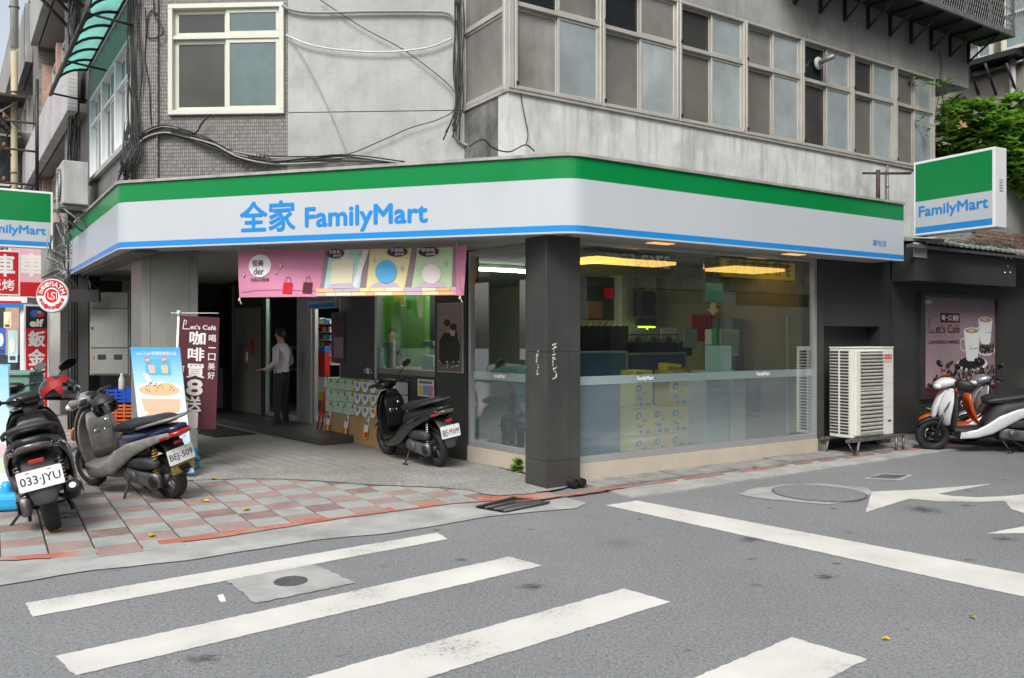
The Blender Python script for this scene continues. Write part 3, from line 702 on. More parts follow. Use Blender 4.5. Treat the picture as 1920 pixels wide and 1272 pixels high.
# window in the front wall
def frame_bars(b, F, s0, s1, z0, z1, n0, n1, t, m):
    b.box(F, s0, s1, n0, n1, z0, z0+t, m); b.box(F, s0, s1, n0, n1, z1-t, z1, m)
    b.box(F, s0, s0+t, n0, n1, z0+t, z1-t, m); b.box(F, s1-t, s1, n0, n1, z0+t, z1-t, m)
def sash(name, F, s0, s1, z0, z1, n, t, fm, pm, par):
    b = MB(); frame_bars(b, F, s0, s1, z0, z1, n-.015, n+.015, t, fm); f = b.build(name, parent=par, bevel=.003, seg=1)
    b = MB(); b.box(F, s0+t, s1-t, n-.004, n+.004, z0+t, z1-t, pm); b.build('pane', parent=f)
    return f
def window(F, s0, s1, z0, z1, fm, rows, n=-.06, t=.05, label=None, parent=bld, st=.035):
    """rows: list of (z fraction low, high, [(s fraction, pane material), ...]) """
    b = MB(); frame_bars(b, F, s0, s1, z0, z1, n-.05, n+.07, t, fm)
    w = b.build('window', parent=parent, bevel=.004, seg=1)
    if label: w['label'] = label
    for (a, c, cols) in rows:
        za, zc = z0+t+(z1-z0-2*t)*a, z0+t+(z1-z0-2*t)*c
        if a > .01:
            q = MB(); q.box(F, s0+t, s1-t, n-.04, n+.05, za-.02, za+.02, fm); q.build('mullion', parent=w)
        k = len(cols)
        for i, pm in enumerate(cols):
            sa, sb = s0+t+(s1-s0-2*t)*i/k, s0+t+(s1-s0-2*t)*(i+1)/k
            if F.flip: pass
            pm = pm+str(random.randrange(3)) if pm in ('screen_mid', 'glass_frosted') else pm
            sash('sash', F, sa-(.012 if i else 0), sb+(.012 if i < k-1 else 0), za+(.02 if a > .01 else 0), zc-(.02 if c < .99 else 0), n+(.018 if (i % 2 == (1 if not F.flip else 0)) else -.016), st, fm, pm, w)
    return w
window(FM, w0-.02, w1+.02, wz0-.02, wz1+.02, 'cream_frame', [(0,.72,['screen_dark','glass_greenish']),(.72,1,['glass_dark','glass_greenish'])], n=-.02, t=.055, label='cream framed sliding window in the front wall', st=.05)
# left wall with its long window
lz0, lz1 = 4.0, 5.25; ls0, ls1 = .12, FL.s(172)
def fl_s(px): return FL.s(px)
wall('wall', FL, -.02, 4.7, 2.6, 7.6, [(ls0, ls1, lz0, lz1)], -.25, 0, 'mosaic_left', bld)
LW = (ls1-ls0)/3
for i in range(3):
    window(FL, ls0+LW*i+(.003 if i else 0), ls0+LW*(i+1), lz0, lz1, 'white_frame', [(0,.68,['screen_mid','glass_frosted'] if i != 1 else ['screen_mid','glass_dark']),(.68,1,['screen_dark','glass_greenish'])], n=-.04, t=.04, st=.03, label='white framed window in the side street wall')
b = MB(); b.box(FL, ls0-.05, ls1+.05, 0, .06, lz0-.08, lz0-.003, 'plaster_grey'); b.build('window_sill', parent=bld, bevel=.005)
# bay above the right street
bz0, bzm, bz1 = 4.26, 5.19, 5.76
bayl = FB.s(868)+.05
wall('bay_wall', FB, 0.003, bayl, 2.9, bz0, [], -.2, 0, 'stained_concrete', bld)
wall('bay_wall', FU, -.003, 8.25, 2.9, bz0, [], -.2, 0, 'pale_concrete', bld)
wall('parapet', FU, -.003, 9.2, bz1, 9.0, [], -1.2, .02, 'concrete', bld)
wall('parapet', FB, .03, bayl, bz1+.002, 9.0, [], -.2, .0, 'concrete', bld)
b = MB(); b.box(FU, -.02, 8.27, -.12, .03, bz0-.035, bz0-.001, 'aluminium'); b.box(FB, .01, bayl, -.1, .02, bz0-.035, bz0-.001, 'aluminium'); b.build('window_sill', parent=bld, bevel=.004)
bs = [.06, 1.28, 2.5, 3.70, 4.865, 6.006, 7.095, 8.17]
scr = [['screen_mid','glass_frosted']]*2+[['screen_brown','glass_frosted'],['screen_brown','glass_frosted'],['screen_dark','glass_frosted'],['screen_brown','glass_frosted'],['screen_mid','glass_frosted']]
upr = [['glass_dark','screen_mid'],['glass_dark','screen_mid'],['screen_dark','glass_frosted'],['screen_mid','glass_frosted'],['glass_dark','glass_frosted'],['screen_dark','glass_frosted'],['screen_brown','glass_frosted']]
for i in range(7):
    window(FU, bs[i]+.006, bs[i+1]-.006, bz0, bz1, 'aluminium', [(0,.63,scr[i]),(.63,1,upr[i])], n=-.03, t=.035, st=.032)
    for zz in (bz0+.05, bz0+(bz1-bz0)*.65):
        b = MB(); b.box(FU, bs[i]+.02, bs[i]+.05, .042, .05, zz, zz+.035, 'black'); b.build('latch', parent=bld)
b = MB(); b.box(FU, -.01, .055, -.07, .04, bz0, bz1, 'aluminium'); b.build('corner_post', parent=bld, bevel=.004)
window(FB, .05, bayl, bz0, bz1, 'aluminium', [(0,.6,['screen_mid']),(.6,1,['screen_mid'])], n=-.05, t=.045, st=.03, label='narrow dusty window in the short return of the bay')
# inner block that closes the storey and carries the roof
b = MB(); b.prism([(-4.4,10.2),(-.6,10.0),(.25,9.4),(7.1,13.9),(4.5,18.0),(-10.5,20.0)], 2.95, 9.0, 'room_dark'); b.build('inner_storey', parent=bld)
for o_ in ():
    pass
# window blower and bracket
b = MB(); s_ = FU.s(1545, .1); z_ = FU.z(1545, 113, .1)
vent = thing('vent_pipe', 'short metal vent pipe sticking out of the upper bay window row', 'vent pipe', FU(s_, .0, z_))
b.tube([FU(s_,-.02,z_-.02), FU(s_,.08,z_-.01), FU(s_+.02,.26,z_+.02)], .035, 12, 'galvanised'); b.build('pipe', parent=vent)
b = MB(); b.lathe(FU(s_,.0,z_-.02), FU.n+(0,), [(.0,.03),(.09,.02),(.09,0),(.0,0)], 16, 'light_grey'); b.build('flange', parent=vent)
# cage balcony with triangular brackets
cg = thing('cage_balcony', 'dark steel balcony cage on triangular brackets high on the right facade', 'balcony', FU(7, .02, 6.53))
b = MB(); b.box(FU, 4.2, 9.5, .03, .56, 6.53, 6.58, 'black_steel'); b.build('platform', parent=cg)
b = MB(); b.box(FU, 4.2, 9.52, .56, .6, 6.52, 6.6, 'galvanised'); b.box(FU, 9.5, 9.54, .03, .6, 6.52, 6.6, 'galvanised'); b.build('edge_rail', parent=cg)
for i in range(9):
    s = 9.16-i*.56
    b = MB(); b.box(FU, s-.02, s+.02, .022, .062, 6.18, 6.52, 'black_steel'); b.tube([FU(s,.05,6.2), FU(s,.5,6.5)], .018, 6, 'black_steel'); b.box(FU, s-.015, s+.015, .06, .55, 6.49, 6.528, 'black_steel'); b.build('bracket', parent=cg)
for i in range(5):
    s = 9.5-i*.72
    b = MB(); b.box(FU, s-.02, s+.02, .565, .6, 6.6, 8.6, 'galvanised'); b.build('post', parent=cg)
lat = MB()
for i in range(60):
    s = 6.1+i*.062
    lat.tube([FU(s,.575,6.6), FU(s+.75,.575,8.6)], .006, 4, 'galvanised', cap=False)
for i in range(22):
    lat.tube([FU(6.1,.58,6.6+i*.09), FU(9.5,.58,6.6+i*.09)], .003, 4, 'black_steel', cap=False)
for i in range(9): lat.tube([FU(9.52,.05+i*.06,6.6), FU(9.52,.05+i*.06,8.6)], .006, 4, 'galvanised', cap=False)
o = lat.build('lattice', parent=cg); o['kind'] = 'stuff'
b = MB(); b.box(FU, 4.2, 9.4, .04, .5, 6.6, 8.8, 'black'); b.build('screen', parent=cg)

# ================================================================== GROUND FLOOR OF THE SHOP
shop = thing('convenience_shop', 'dark tiled corner shop with glazed walls under a green and white fascia', 'shop', (0, 9.5, 0))
# front corner pillar clad in dark panels
P1 = Frame(G(1024.5, 921), (.839,.545)); P1L = Frame(G(1024.5, 921), (-.545,.839), True)
b = MB(); b.box(P1, .01, .43, -.38, -.01, 0, 2.64, 'joint_dirt'); pil = b.build('corner_pillar', parent=shop)
for z0, z1 in ((.0,.30),(.304,1.43),(1.434,2.64)):
    for s0, s1 in ((0,.30),(.304,.44)):
        b = MB(); b.box(P1, s0, s1, -.014, 0, z0, z1, 'dark_tile'); b.build('panel', parent=pil, bevel=.002, seg=1)
    b = MB(); b.box(P1L, .0145, .39, -.014, 0, z0, z1, 'dark_tile'); b.build('panel', parent=pil, bevel=.002, seg=1)
    b = MB(); b.box(P1, .4265, .44, -.39, -.0145, z0, z1, 'dark_tile'); b.build('panel', parent=pil)
# right glazing
gs0, gs1 = -.15, FR.s(1528); gz0, gz1 = .285, 2.60
tz = .215
for i, (a, c) in enumerate([(-.3,.06)]+[(.06+.63*k, .06+.63*(k+1)) for k in range(6)]+[(3.84, 4.19)]):
    b = MB(); b.box(FR, a+.002, c-.002, -.1, 0, .02, tz, 'beige_tile'); b.build('sill_tile', parent=shop, bevel=.002, seg=1)
gw = thing('x', None, None); bpy.data.objects.remove(gw)
b = MB(); b.box(FR, gs0, gs1+.06, -.09, -.01, tz+.002, gz0, 'steel_frame'); b.box(FR, gs0, gs1+.06, -.09, -.01, gz1, gz1+.06, 'steel_frame')
b.box(FR, gs1, gs1+.06, -.09, -.01, gz0, gz1, 'steel_frame'); win = b.build('display_window', parent=shop, bevel=.004); win['label'] = 'long glazed display window facing the right street'
sm = FR.s(1325)
for a, c in ((gs0, sm-.004), (sm+.004, gs1)):
    b = MB(); b.box(FR, a, c, -.055, -.045, 1.155, gz1, 'shop_glass'); b.build('pane', parent=win)
    b = MB(); b.box(FR, a, c, -.055, -.045, gz0, 1.06, 'film_glass'); b.build('frosted_pane', parent=win)
    b = MB(); b.box(FR, a, c, -.056, -.044, 1.06, 1.155, 'band_film'); b.build('film_band', parent=win)
for px in (1210, 1431):
    s = FR.s(px, -.044); pn = Panel(FR(s-.125, -.044, 1.06), FR(s+.125, -.044, 1.06)-FR(s-.125, -.044, 1.06), V((0,0,.095)))
    text(pn, 'FamilyMart', 0, .18, 1, .82, 'white', win, .003, .02, fit=True)
# left-facing glazing between pillar and poster wall
FW = Frame(FS.o, (.636,-.772), True)  # same wall, running towards the pillar
lg0, lg1 = .06, 1.28
FW.n = FS.n
b = MB()
b.box(FW, lg0-.05, lg1+.03, -.09, -.01, tz+.002, gz0, 'steel_frame'); b.box(FW, lg0-.05, lg1+.03, -.09, -.01, gz1, gz1+.06, 'steel_frame'); b.box(FW, lg0-.05, lg0, -.09, -.01, gz0, gz1, 'steel_frame')
win2 = b.build('display_window', parent=shop, bevel=.004); win2['label'] = 'narrow glazed window left of the corner pillar'
b = MB(); b.box(FW, lg0, lg1+.02, -.055, -.045, 1.155, gz1, 'shop_glass'); b.build('pane', parent=win2)
b = MB(); b.box(FW, lg0, lg1+.02, -.055, -.045, gz0, 1.06, 'film_glass'); b.build('frosted_pane', parent=win2)
b = MB(); b.box(FW, lg0, lg1+.02, -.056, -.044, 1.06, 1.155, 'band_film'); b.build('film_band', parent=win2)
b = MB(); b.box(FW, lg0-.06, lg1+.03, -.1, 0, .02, tz, 'beige_tile'); b.build('sill_tile', parent=shop, bevel=.002)
s = FW.s(937, -.044); text(Panel(FW(s-.11,-.044,1.06), FW(s+.11,-.044,1.06)-FW(s-.11,-.044,1.06), V((0,0,.095))), 'FamilyMart', 0, .18, 1, .82, 'white', win2, .003, .02)
# dark wall carrying the framed poster
ws = FS.s(815)
b = MB(); b.box(FS, .012, ws, -.2, .0, .02, 2.7, 'dark_metal_panel'); b.build('wall', parent=shop, bevel=.003)
# shop-front glazing under the arcade
def fsz(px, py): return FS.z(px, py)
A = FS.s(815)+.002; B_ = FS.s(708); C_ = FS.s(693); D_ = FS.s(640); E_ = FS.s(588); F_ = FS.s(560); G_ = FS.s(497)
b = MB(); b.box(FS, A, B_, -.09, 0, .02, 1.05, 'dark_metal_panel'); b.build('wall', parent=shop); b = MB(); b.box(FS, A, G_+1.9, -.09, 0, 2.5, 2.75, 'dark_metal_panel'); b.build('wall', parent=shop)
b = MB(); b.box(FS, A, B_, -.08, .0, 1.052, 1.13, 'pillar_grey'); b.box(FS, B_, B_+.06, -.08, .02, .02, 2.5, 'steel_frame'); w3 = b.build('display_window', parent=shop, bevel=.004); w3['label'] = 'shop window with a green lit interior under the arcade'
for a, c in ((A, (A+B_)/2-.004), ((A+B_)/2+.004, B_-.002)):
    b = MB(); b.box(FS, a, c, -.05, -.04, 1.132, 2.498, 'shop_glass'); b.build('pane', parent=w3)
b = MB(); b.box(FS, B_+.062, D_, -.1, .02, .02, 2.5, 'dark_metal_panel'); b.build('wall', parent=shop)
# sliding entrance: open leaf and fixed leaf
b = MB()
for s0, s1, n in ((D_+.01, E_, -.03), (F_, G_, -.03)):
    b.box(FS, s0, s0+.05, n-.03, n+.03, .13, 2.3, 'steel_frame'); b.box(FS, s1-.05, s1, n-.03, n+.03, .13, 2.3, 'steel_frame')
    b.box(FS, s0+.05, s1-.05, n-.03, n+.03, .13, .2, 'steel_frame')
b.box(FS, E_+.01, F_-.01, -.06, .04, .13, 2.5, 'steel_frame'); b.box(FS, D_, G_, -.08, .02, 2.3, 2.4, 'steel_frame')
b.box(FS, D_, G_, -.06, 0, 2.402, 2.498, 'glass_dark')
dr = b.build('entrance_door', parent=shop, bevel=.004)
for s0, s1 in ((F_, G_),):
    b = MB(); b.box(FS, s0+.05, s1-.05, -.035, -.025, .2, 2.3, 'shop_glass'); b.build('pane', parent=dr)
H_ = FS.s(440)
b = MB(); b.box(FS, G_+.002, G_+.12, -.1, .03, .02, 2.5, 'black_steel'); b.box(FS, H_, H_+.08, -.1, .03, .02, 2.6, 'pillar_grey'); b.box(FS, G_+.12, H_, -.06, 0, 2.15, 2.7, 'dark'); b.build('door_frame', parent=shop)
mid = (G_+.12+H_)/2
for a, c in ((G_+.125, mid-.003), (mid+.003, H_-.004)):
    b = MB(); b.box(FS, a, c, -.05, -.01, .13, 2.14, 'pillar_grey'); d_ = b.build('metal_door', parent=shop, bevel=.004)
    b = MB(); b.tube([FS((a if a > mid-.1 else c-.06)+.03, .02, .95), FS((a if a > mid-.1 else c-.06)+.03, .02, 1.45)], .012, 8, 'chrome'); b.build('handle', parent=d_)
b = MB(); b.box(FS, mid-.28, mid-.12, 0, .004, 1.25, 1.55, 'sign_red'); b.build('notice', parent=shop)
# solid core: ceiling over everything, back of arcade, interior room
cl = [tuple(FG(5.7,-.1,0)[:2]), tuple(FG(.5,-.06,0)[:2]), tuple(FF(.5,-.06,0)[:2]), tuple(FF(5.45,-.06,0)[:2]), (-7.7,14.2), (-12.5,20.5), (-6,26), (6.5,19.5)]
b = MB(); b.prism(cl[::-1], 2.68, 2.8, 'arcade_ceiling'); b.build('ceiling', parent=shop)
b = MB(); b.prism([(-4.3,9.98),(-.4,9.75),(.2,9.5),(4.3,12.1),(4.5,16),(-8.5,17.5)], 2.81, 2.94, 'dark'); b.build('slab', parent=shop)
for cx_, cy_, r_ in ((-3.1,10.2,.0),(-2.2,10.9,.0),(-5.6,12.4,0),(-4.9,11.2,0)):
    b = MB(); b.cbox((cx_, cy_, 2.674), (.5,.16,.014), .5, 'light_grey'); b.build('air_grille', parent=shop)
# room shell
rp = [tuple(FR(gs1+.1,-.28,0)[:2]), tuple(FR(gs1+.1,-6.2,0)[:2]), (-1.2, 20.5), (-7.8, 21.5), tuple(FS(H_+.1,-.1,0)[:2])]
def seg_wall(p, q, z0, z1, t, m, name='room_wall'):
    F = Frame(p, (q[0]-p[0], q[1]-p[1])); l = sqrt((q[0]-p[0])**2+(q[1]-p[1])**2)
    b = MB(); b.box(F, -t, l+t, 0, t, z0, z1, m); return b.build(name, parent=shop)
seg_wall(rp[0], rp[1], .02, 2.68, .1, 'room_ochre'); seg_wall(rp[1], rp[2], .02, 2.68, .1, 'room_wall'); seg_wall(rp[2], rp[3], .02, 2.68, .1, 'room_dark')
seg_wall(rp[4], (rp[4][0]+.3, rp[4][1]+4.6), .02, 2.68, .1, 'room_dark')
b = MB(); b.prism([tuple(FR(-.2,-.12,0)[:2]), rp[0], rp[1], rp[2], rp[3], rp[4], tuple(FS(.1,-.12,0)[:2])], .021, .10, 'floor_tile'); b.build('room_floor', parent=shop)
# arcade back: dark passage left of the doors
seg_wall((-5.9,17.6), (-7.85,14.9), .02, 2.68, .1, 'room_dark', 'arcade_wall')
# wall right of the glazing with its recess
r0, r1, r2 = gs1+.062, FR.s(1545, 0), FR.s(1652, 0); re = FR.s(1672); rz = FR.z(1600, 612)
wall('wall', FR, r0, re, .02, 2.68, [(r1, r2, -1, rz)], -.25, -.02, 'dark_metal_panel', shop)
b = MB(); b.box(FR, r1-.02, r2+.02, -.3, -.2, .02, rz+.02, 'dark_metal_panel'); b.build('recess', parent=shop)
b = MB(); b.box(FR, r0, r0+.13, -.019, .0, .02, 2.66, 'dark_tile'); b.build('panel', parent=shop)
# poster wall and boxed canopy
pe = 9.6
b = MB(); b.box(FR, re+.002, pe, -.3, .0, .16, 2.42, 'dark_metal_panel'); b.build('wall', parent=shop)
b = MB(); b.box(FR, re+.002, pe, -.28, -.02, .0, .158, 'kerb_concrete'); b.build('plinth', parent=shop)
fo = .36
b = MB(); b.box(FR, FR.s(1716,fo), FR.s(1905,fo), .002, fo, 2.39, 2.93, 'dark_metal_panel')
a_ = FR.s(1716,fo); k = len(b.v)
for z in (2.39, 2.93):
    for s, n in ((re+.0, .002), (a_-.002, .002), (a_-.002, fo)): b.v.append(FR(s, n, z))
for q in ([0,2,1],[3,4,5],[0,1,4,3],[1,2,5,4],[2,0,3,5]): b.face([k+i for i in q], 'dark_metal_panel')
b.build('canopy_box', parent=shop, bevel=.004)
b = MB()
for px, py in ((1886,483),(1896,484),(1890,499),(1885,512),(1895,512)): b.lathe(FR(FR.s(px,fo), fo, FR.z(px,py,fo)), FR.n+(0,), [(0,.012),(.016,.01),(.022,0)], 10, 'chrome')
b.build('bolt_cap', parent=shop)

# ================================================================== FASCIA SIGN
fas = thing('fascia_sign', 'long green white and blue fascia sign wrapping the corner above the shop', 'sign', (0, 9, 2.6))
def bez(p, a, c, n=8): return [tuple(V(a).lerp(V(p), t).lerp(V(p).lerp(V(c), t), t)[:2]) for t in [i/n for i in range(n+1)]]
def toward(p, q, d): v = (V(q)-V(p)).normalized(); r = V(p)+v*d; return (r.x, r.y)
path = [SA, toward(SB, SA, .12)]+bez(SB, toward(SB, SA, .12), toward(SB, SC, .12), 5)[1:]+bez(SC, toward(SC, SB, .17), toward(SC, SD, .17), 8)+[SD]
ZB, ZT = 2.63, 3.43
bands = [(ZB, 2.648, 'sign_white'), (2.648, 2.712, 'sign_blue'), (2.712, 3.182, 'sign_white'), (3.182, 3.405, 'sign_green')]
segs = []
for a, c in zip(path, path[1:]): segs.append((a, c))
b = MB(); sm_ = True
for z0, z1, m in bands:
    k = len(b.v); n = len(path)
    for p in path: b.v.append(V((p[0], p[1], z0)))
    for p in path: b.v.append(V((p[0], p[1], z1)))
    for i in range(n-1):
        L_ = (V(path[i+1])-V(path[i])).length
        b.face([k+i, k+n+i, k+n+i+1, k+i+1][::-1], m, False)
# return ends and underside lip
def inset(p, i, d):
    a = V(path[max(i-1,0)]); c = V(path[min(i+1,len(path)-1)]); t = (c-a).normalized(); n = V((-t.y, t.x)); return (p[0]+n.x*d, p[1]+n.y*d)
inn = [inset(p, i, .1) for i, p in enumerate(path)]
for i in range(len(path)-1):
    b.quad([(*path[i], ZB), (*path[i+1], ZB), (*inn[i+1], ZB), (*inn[i], ZB)], 'sign_white')
    b.quad([(*inn[i], ZB), (*inn[i+1], ZB), (*inn[i+1], ZT-.03), (*inn[i], ZT-.03)], 'dark')
for p, q in ((path[-1], inn[-1]), (path[0], inn[0])): b.quad([(*p, ZB), (*q, ZB), (*q, ZT-.025), (*p, ZT-.025)], 'light_grey')
b.build('sign_panel', parent=fas)
b = MB(); rim_o = [inset(p, i, -.025) for i, p in enumerate(path)]; rim_i = [inset(p, i, .55) for i, p in enumerate(path)]
for i in range(len(path)-1):
    b.quad([(*rim_o[i], 3.405), (*rim_o[i+1], 3.405), (*rim_o[i+1], ZT+.006), (*rim_o[i], ZT+.006)], 'sign_trim')
    b.quad([(*rim_o[i], 3.405), (*inn[i], 3.405), (*inn[i+1], 3.405), (*rim_o[i+1], 3.405)], 'sign_trim')
    b.quad([(*rim_o[i], ZT+.006), (*rim_o[i+1], ZT+.006), (*rim_i[i+1], ZT+.05), (*rim_i[i], ZT+.05)], 'sign_trim')
b.build('top_trim', parent=fas)
b = MB(); ins = [inset(p, i, .5) for i, p in enumerate(path)]
for i in range(len(path)-1): b.quad([(*inn[i], ZB+.012), (*inn[i+1], ZB+.012), (*ins[i+1], ZB+.012), (*ins[i], ZB+.012)], 'soffit')
b.build('soffit', parent=fas)
# flat glowing plates imitating the faint orange light reflected on the right soffit
for px in (1240, 1490):
    s = FG.s(px, -.25)
    b = MB(); b.box(FG, s-.16, s+.16, -.33, -.2, ZB+.002, ZB+.009, 'glow_dim'); b.build('soffit_glow', parent=fas)
def seg_panel(F, px0, py1, px1, py0, n=0):
    s0, s1 = F.s(px0, n), F.s(px1, n); return frame_panel(F, s0, s1, (F.z(px0, py0, n)), (F.z(px0, py1, n)), n)
# lettering on the front fascia: heights follow the sign plane
def z_at(F, px, py): return F.z(px, py)
sL, sR = FF.s(451), FF.s(553); zc = [z_at(FF,451,436), z_at(FF,451,380)]
pn = frame_panel(FF, sL, sR, z_at(FF,502,434), z_at(FF,502,378))
text(pn, '全家', 0, 0, 1, 1, 'sign_blue', fas, .004, .016, thick=.0)
pn = frame_panel(FF, FF.s(573), FF.s(801), z_at(FF,700,432), z_at(FF,700,384.5))
text(pn, 'FamilyMart', 0, 0, 1, 1, 'sign_blue', fas, .004, .018)
pn = frame_panel(FG, FG.s(1636), FG.s(1661), z_at(FG,1648,462), z_at(FG,1648,450))
text(pn, '康柏店', 0, 0, 1, 1, 'sign_blue', fas, .004, .0)
# seams of the sign skin
for F, px in ():
    pass

# ================================================================== ARCADE PILLAR ON THE LEFT
q0 = V((-3.97,10.4)); q1 = V((-4.70,10.62))
PF = Frame(tuple(q0), tuple(q1-q0), True); wd = (q1-q0).length; PF.n = (-PF.n[0], -PF.n[1]) if PF.n[1] > 0 else PF.n
ap = thing('arcade_pillar', 'square grey metal clad pillar behind the drink poster at the arcade corner', 'pillar', (q0.x, q0.y, 0))
pd_ = V((-.57,.82))*.73; pb_ = V((-4.774,10.6))
def on(t): return q0.lerp(pb_, t)
pn_ = V((-(pb_-q0).y, (pb_-q0).x)).normalized()*-1
if pn_.y > 0: pn_ = -pn_
b = MB(); b.prism([tuple(q) for q in (q0, q0+pd_, pb_+pd_, pb_)], .02, 2.68, 'pillar_grey'); b.build('core', parent=ap, bevel=.006)
for t0, t1 in ((.0,.14),(.144,.83),(.834,1.0)):
    a, c = on(t0), on(t1); b = MB(); b.prism([tuple(q) for q in (a+pn_*.002, c+pn_*.002, c+pn_*.014, a+pn_*.014)][::-1], .02, 2.67, 'pillar_grey'); b.build('panel', parent=ap, bevel=.003)

# ================================================================== LEFT SIDE STREET
nb = thing('neighbour_block', 'tall grey tiled block with white tiled parapets receding down the left street', 'building', (*FL(10,0,0)[:2], 0))
b = MB(); b.box(FL, 5.0, 15, -1.15, -.9, 2.8, 16, 'far_concrete'); b.box(FL, 6.2, 15, -1.15, -.9, 0, 2.798, 'far_concrete'); b.build('core', parent=nb)
for s0, s1 in ((5.05,5.75),(10.6,11.9)):
    b = MB(); b.box(FL, s0, s1, -.9, .12, 2.6, 16, 'mosaic_left'); b.build('pilaster', parent=nb)
for z0, z1, m, s0, s1 in ((5.15,6.05,'white_tile',3.95,15),(8.1,9.5,'plaster_grey',5.76,10.59),(8.1,9.5,'concrete',11.91,15),(11.3,12.8,'plaster_grey',5.76,10.59),(11.3,12.8,'concrete',11.91,15),(2.75,3.6,'concrete',5.76,10.59)):
    b = MB(); b.box(FL, s0, s1, .13, .28, z0, z1, m); b.build('parapet', parent=nb, bevel=.01)
    b = MB(); b.box(FL, s0, s1, -.9, .1, z0, z0+.14, 'far_concrete'); b.build('floor_slab', parent=nb)
for z0 in (6.06, 9.5, 3.6, 12.8):
    for s0, s1, fm in ((5.9,7.2,'aluminium'),(7.3,8.6,'aluminium'),(8.9,10.4,'cream_frame'),(12.1,13.4,'aluminium'),(13.5,14.8,'black_steel')):
        window(FL, s0, s1, z0+.02, z0+1.5, fm, [(0,.7,['glass_dark','screen_mid']),(.7,1,['screen_dark','glass_frosted'])], n=-.2, t=.05, parent=nb)
    b = MB(); b.box(FL, 8.62, 8.88, -.5, -.05, z0, z0+1.6, 'pink_tile'); b.build('wall', parent=nb); b = MB(); b.box(FL, 10.42, 10.58, -.5, .05, z0, z0+1.6, 'pink_tile'); b.build('wall', parent=nb)
def pipe(name, label, F, s, n, z0, z1, r, m, brackets=3):
    t = thing(name, label, 'pipe', F(s, n, z0))
    b = MB(); b.tube([F(s, n, z0), F(s, n, (z0+z1)/2), F(s, n, z1)], r, 10, m); b.build('pipe', parent=t)
    for i in range(brackets):
        z = z0+(z1-z0)*(i+.5)/brackets; b = MB(); b.tube([F(s, n, z-.02), F(s, n, z+.02)], r*1.25, 10, 'galvanised'); b.build('clamp', parent=t)
    return t
pipe('downpipe', 'cream plastic downpipe on the tiled pilaster far down the left street', FL, 11.95, .5, 2.6, 8.3, .075, 'pipe_cream')
pipe('downpipe', 'pale upper downpipe rising to the roof of the left street block', FL, 11.95, .5, 8.4, 16, .09, 'pipe_white', 4)
pipe('downpipe', 'thin grey downpipe beside the green awning', FL, 4.95, .12, 4.3, 12, .035, 'cable_grey', 6)
# far blocks
fb = thing('distant_block', 'distant pale apartment block at the far end of the left street', 'building', (*FL(22,0,0)[:2], 0))
b = MB(); b.box(FL, 15.1, 22, -4, -.4, 0, 11.3, 'far_concrete'); b.build('core', parent=fb)
for z0 in (3.2, 5.9, 8.6):
    b = MB(); b.box(FL, 15.1, 22, -.39, .4, z0, z0+1.2, 'concrete'); b.build('parapet', parent=fb, bevel=.01)
    for k in range(4): window(FL, 15.3+k*1.65, 16.8+k*1.65, z0+1.22, z0+2.6, 'aluminium', [(0,1,['glass_dark','screen_mid'])], n=-.2, parent=fb)
fb2 = thing('distant_block', 'lowest farthest house at the very left edge of the street', 'building', (*FL(30,0,0)[:2], 0))
b = MB(); b.box(FL, 22.1, 42, -4, .2, 0, 9.0, 'plaster_grey'); b.box(FL, 22.1, 42, .21, .8, 8.6, 9.1, 'far_concrete'); b.build('wall', parent=fb2)
for z0 in (3.4, 6.2):
    for k in range(6): window(FL, 22.6+k*2.4, 24.4+k*2.4, z0, z0+1.4, 'aluminium', [(0,1,['glass_dark','screen_mid'])], n=.25, parent=fb2)
# dark roofed bay window box
bb_ = thing('caged_window', 'dark caged window box with sloping sheet roof on the left street block', 'window box', FL(13.5,.3,5.2))
b = MB(); k = 0
for (n0, z0, n1, z1) in ((.3,7.35,1.35,6.7),):
    b.quad([FL(12.2,n0,z0), FL(15,n0,z0), FL(15,n1,z1), FL(12.2,n1,z1)], 'black_steel'); b.quad([FL(12.2,n0,z0+.05), FL(12.2,n1,z1+.05), FL(15,n1,z1+.05), FL(15,n0,z0+.05)], 'black_steel')
    b.quad([FL(12.2,n0,z0), FL(12.2,n1,z1), FL(12.2,n1,z1+.05), FL(12.2,n0,z0+.05)], 'black_steel')
b.build('roof_sheet', parent=bb_)
b = MB(); frame_bars(b, FL, 12.5, 14.6, 5.2, 6.9, .95, 1.0, .05, 'cream_frame'); b.box(FL, 12.5, 14.6, .33, 1.0, 5.1, 5.19, 'black_steel')
for i in range(4): b.box(FL, 12.9+i*.42, 12.93+i*.42, .95, 1.0, 5.25, 6.85, 'black_steel')
b.box(FL, 12.5, 12.54, .33, .95, 5.2, 5.25, 'cream_frame'); b.box(FL, 12.5, 12.54, .33, .95, 6.4, 6.45, 'cream_frame'); b.build('frame', parent=bb_)
b = MB(); b.box(FL, 12.55, 14.55, .5, .93, 5.25, 6.8, 'glass_dark'); b.build('pane', parent=bb_)
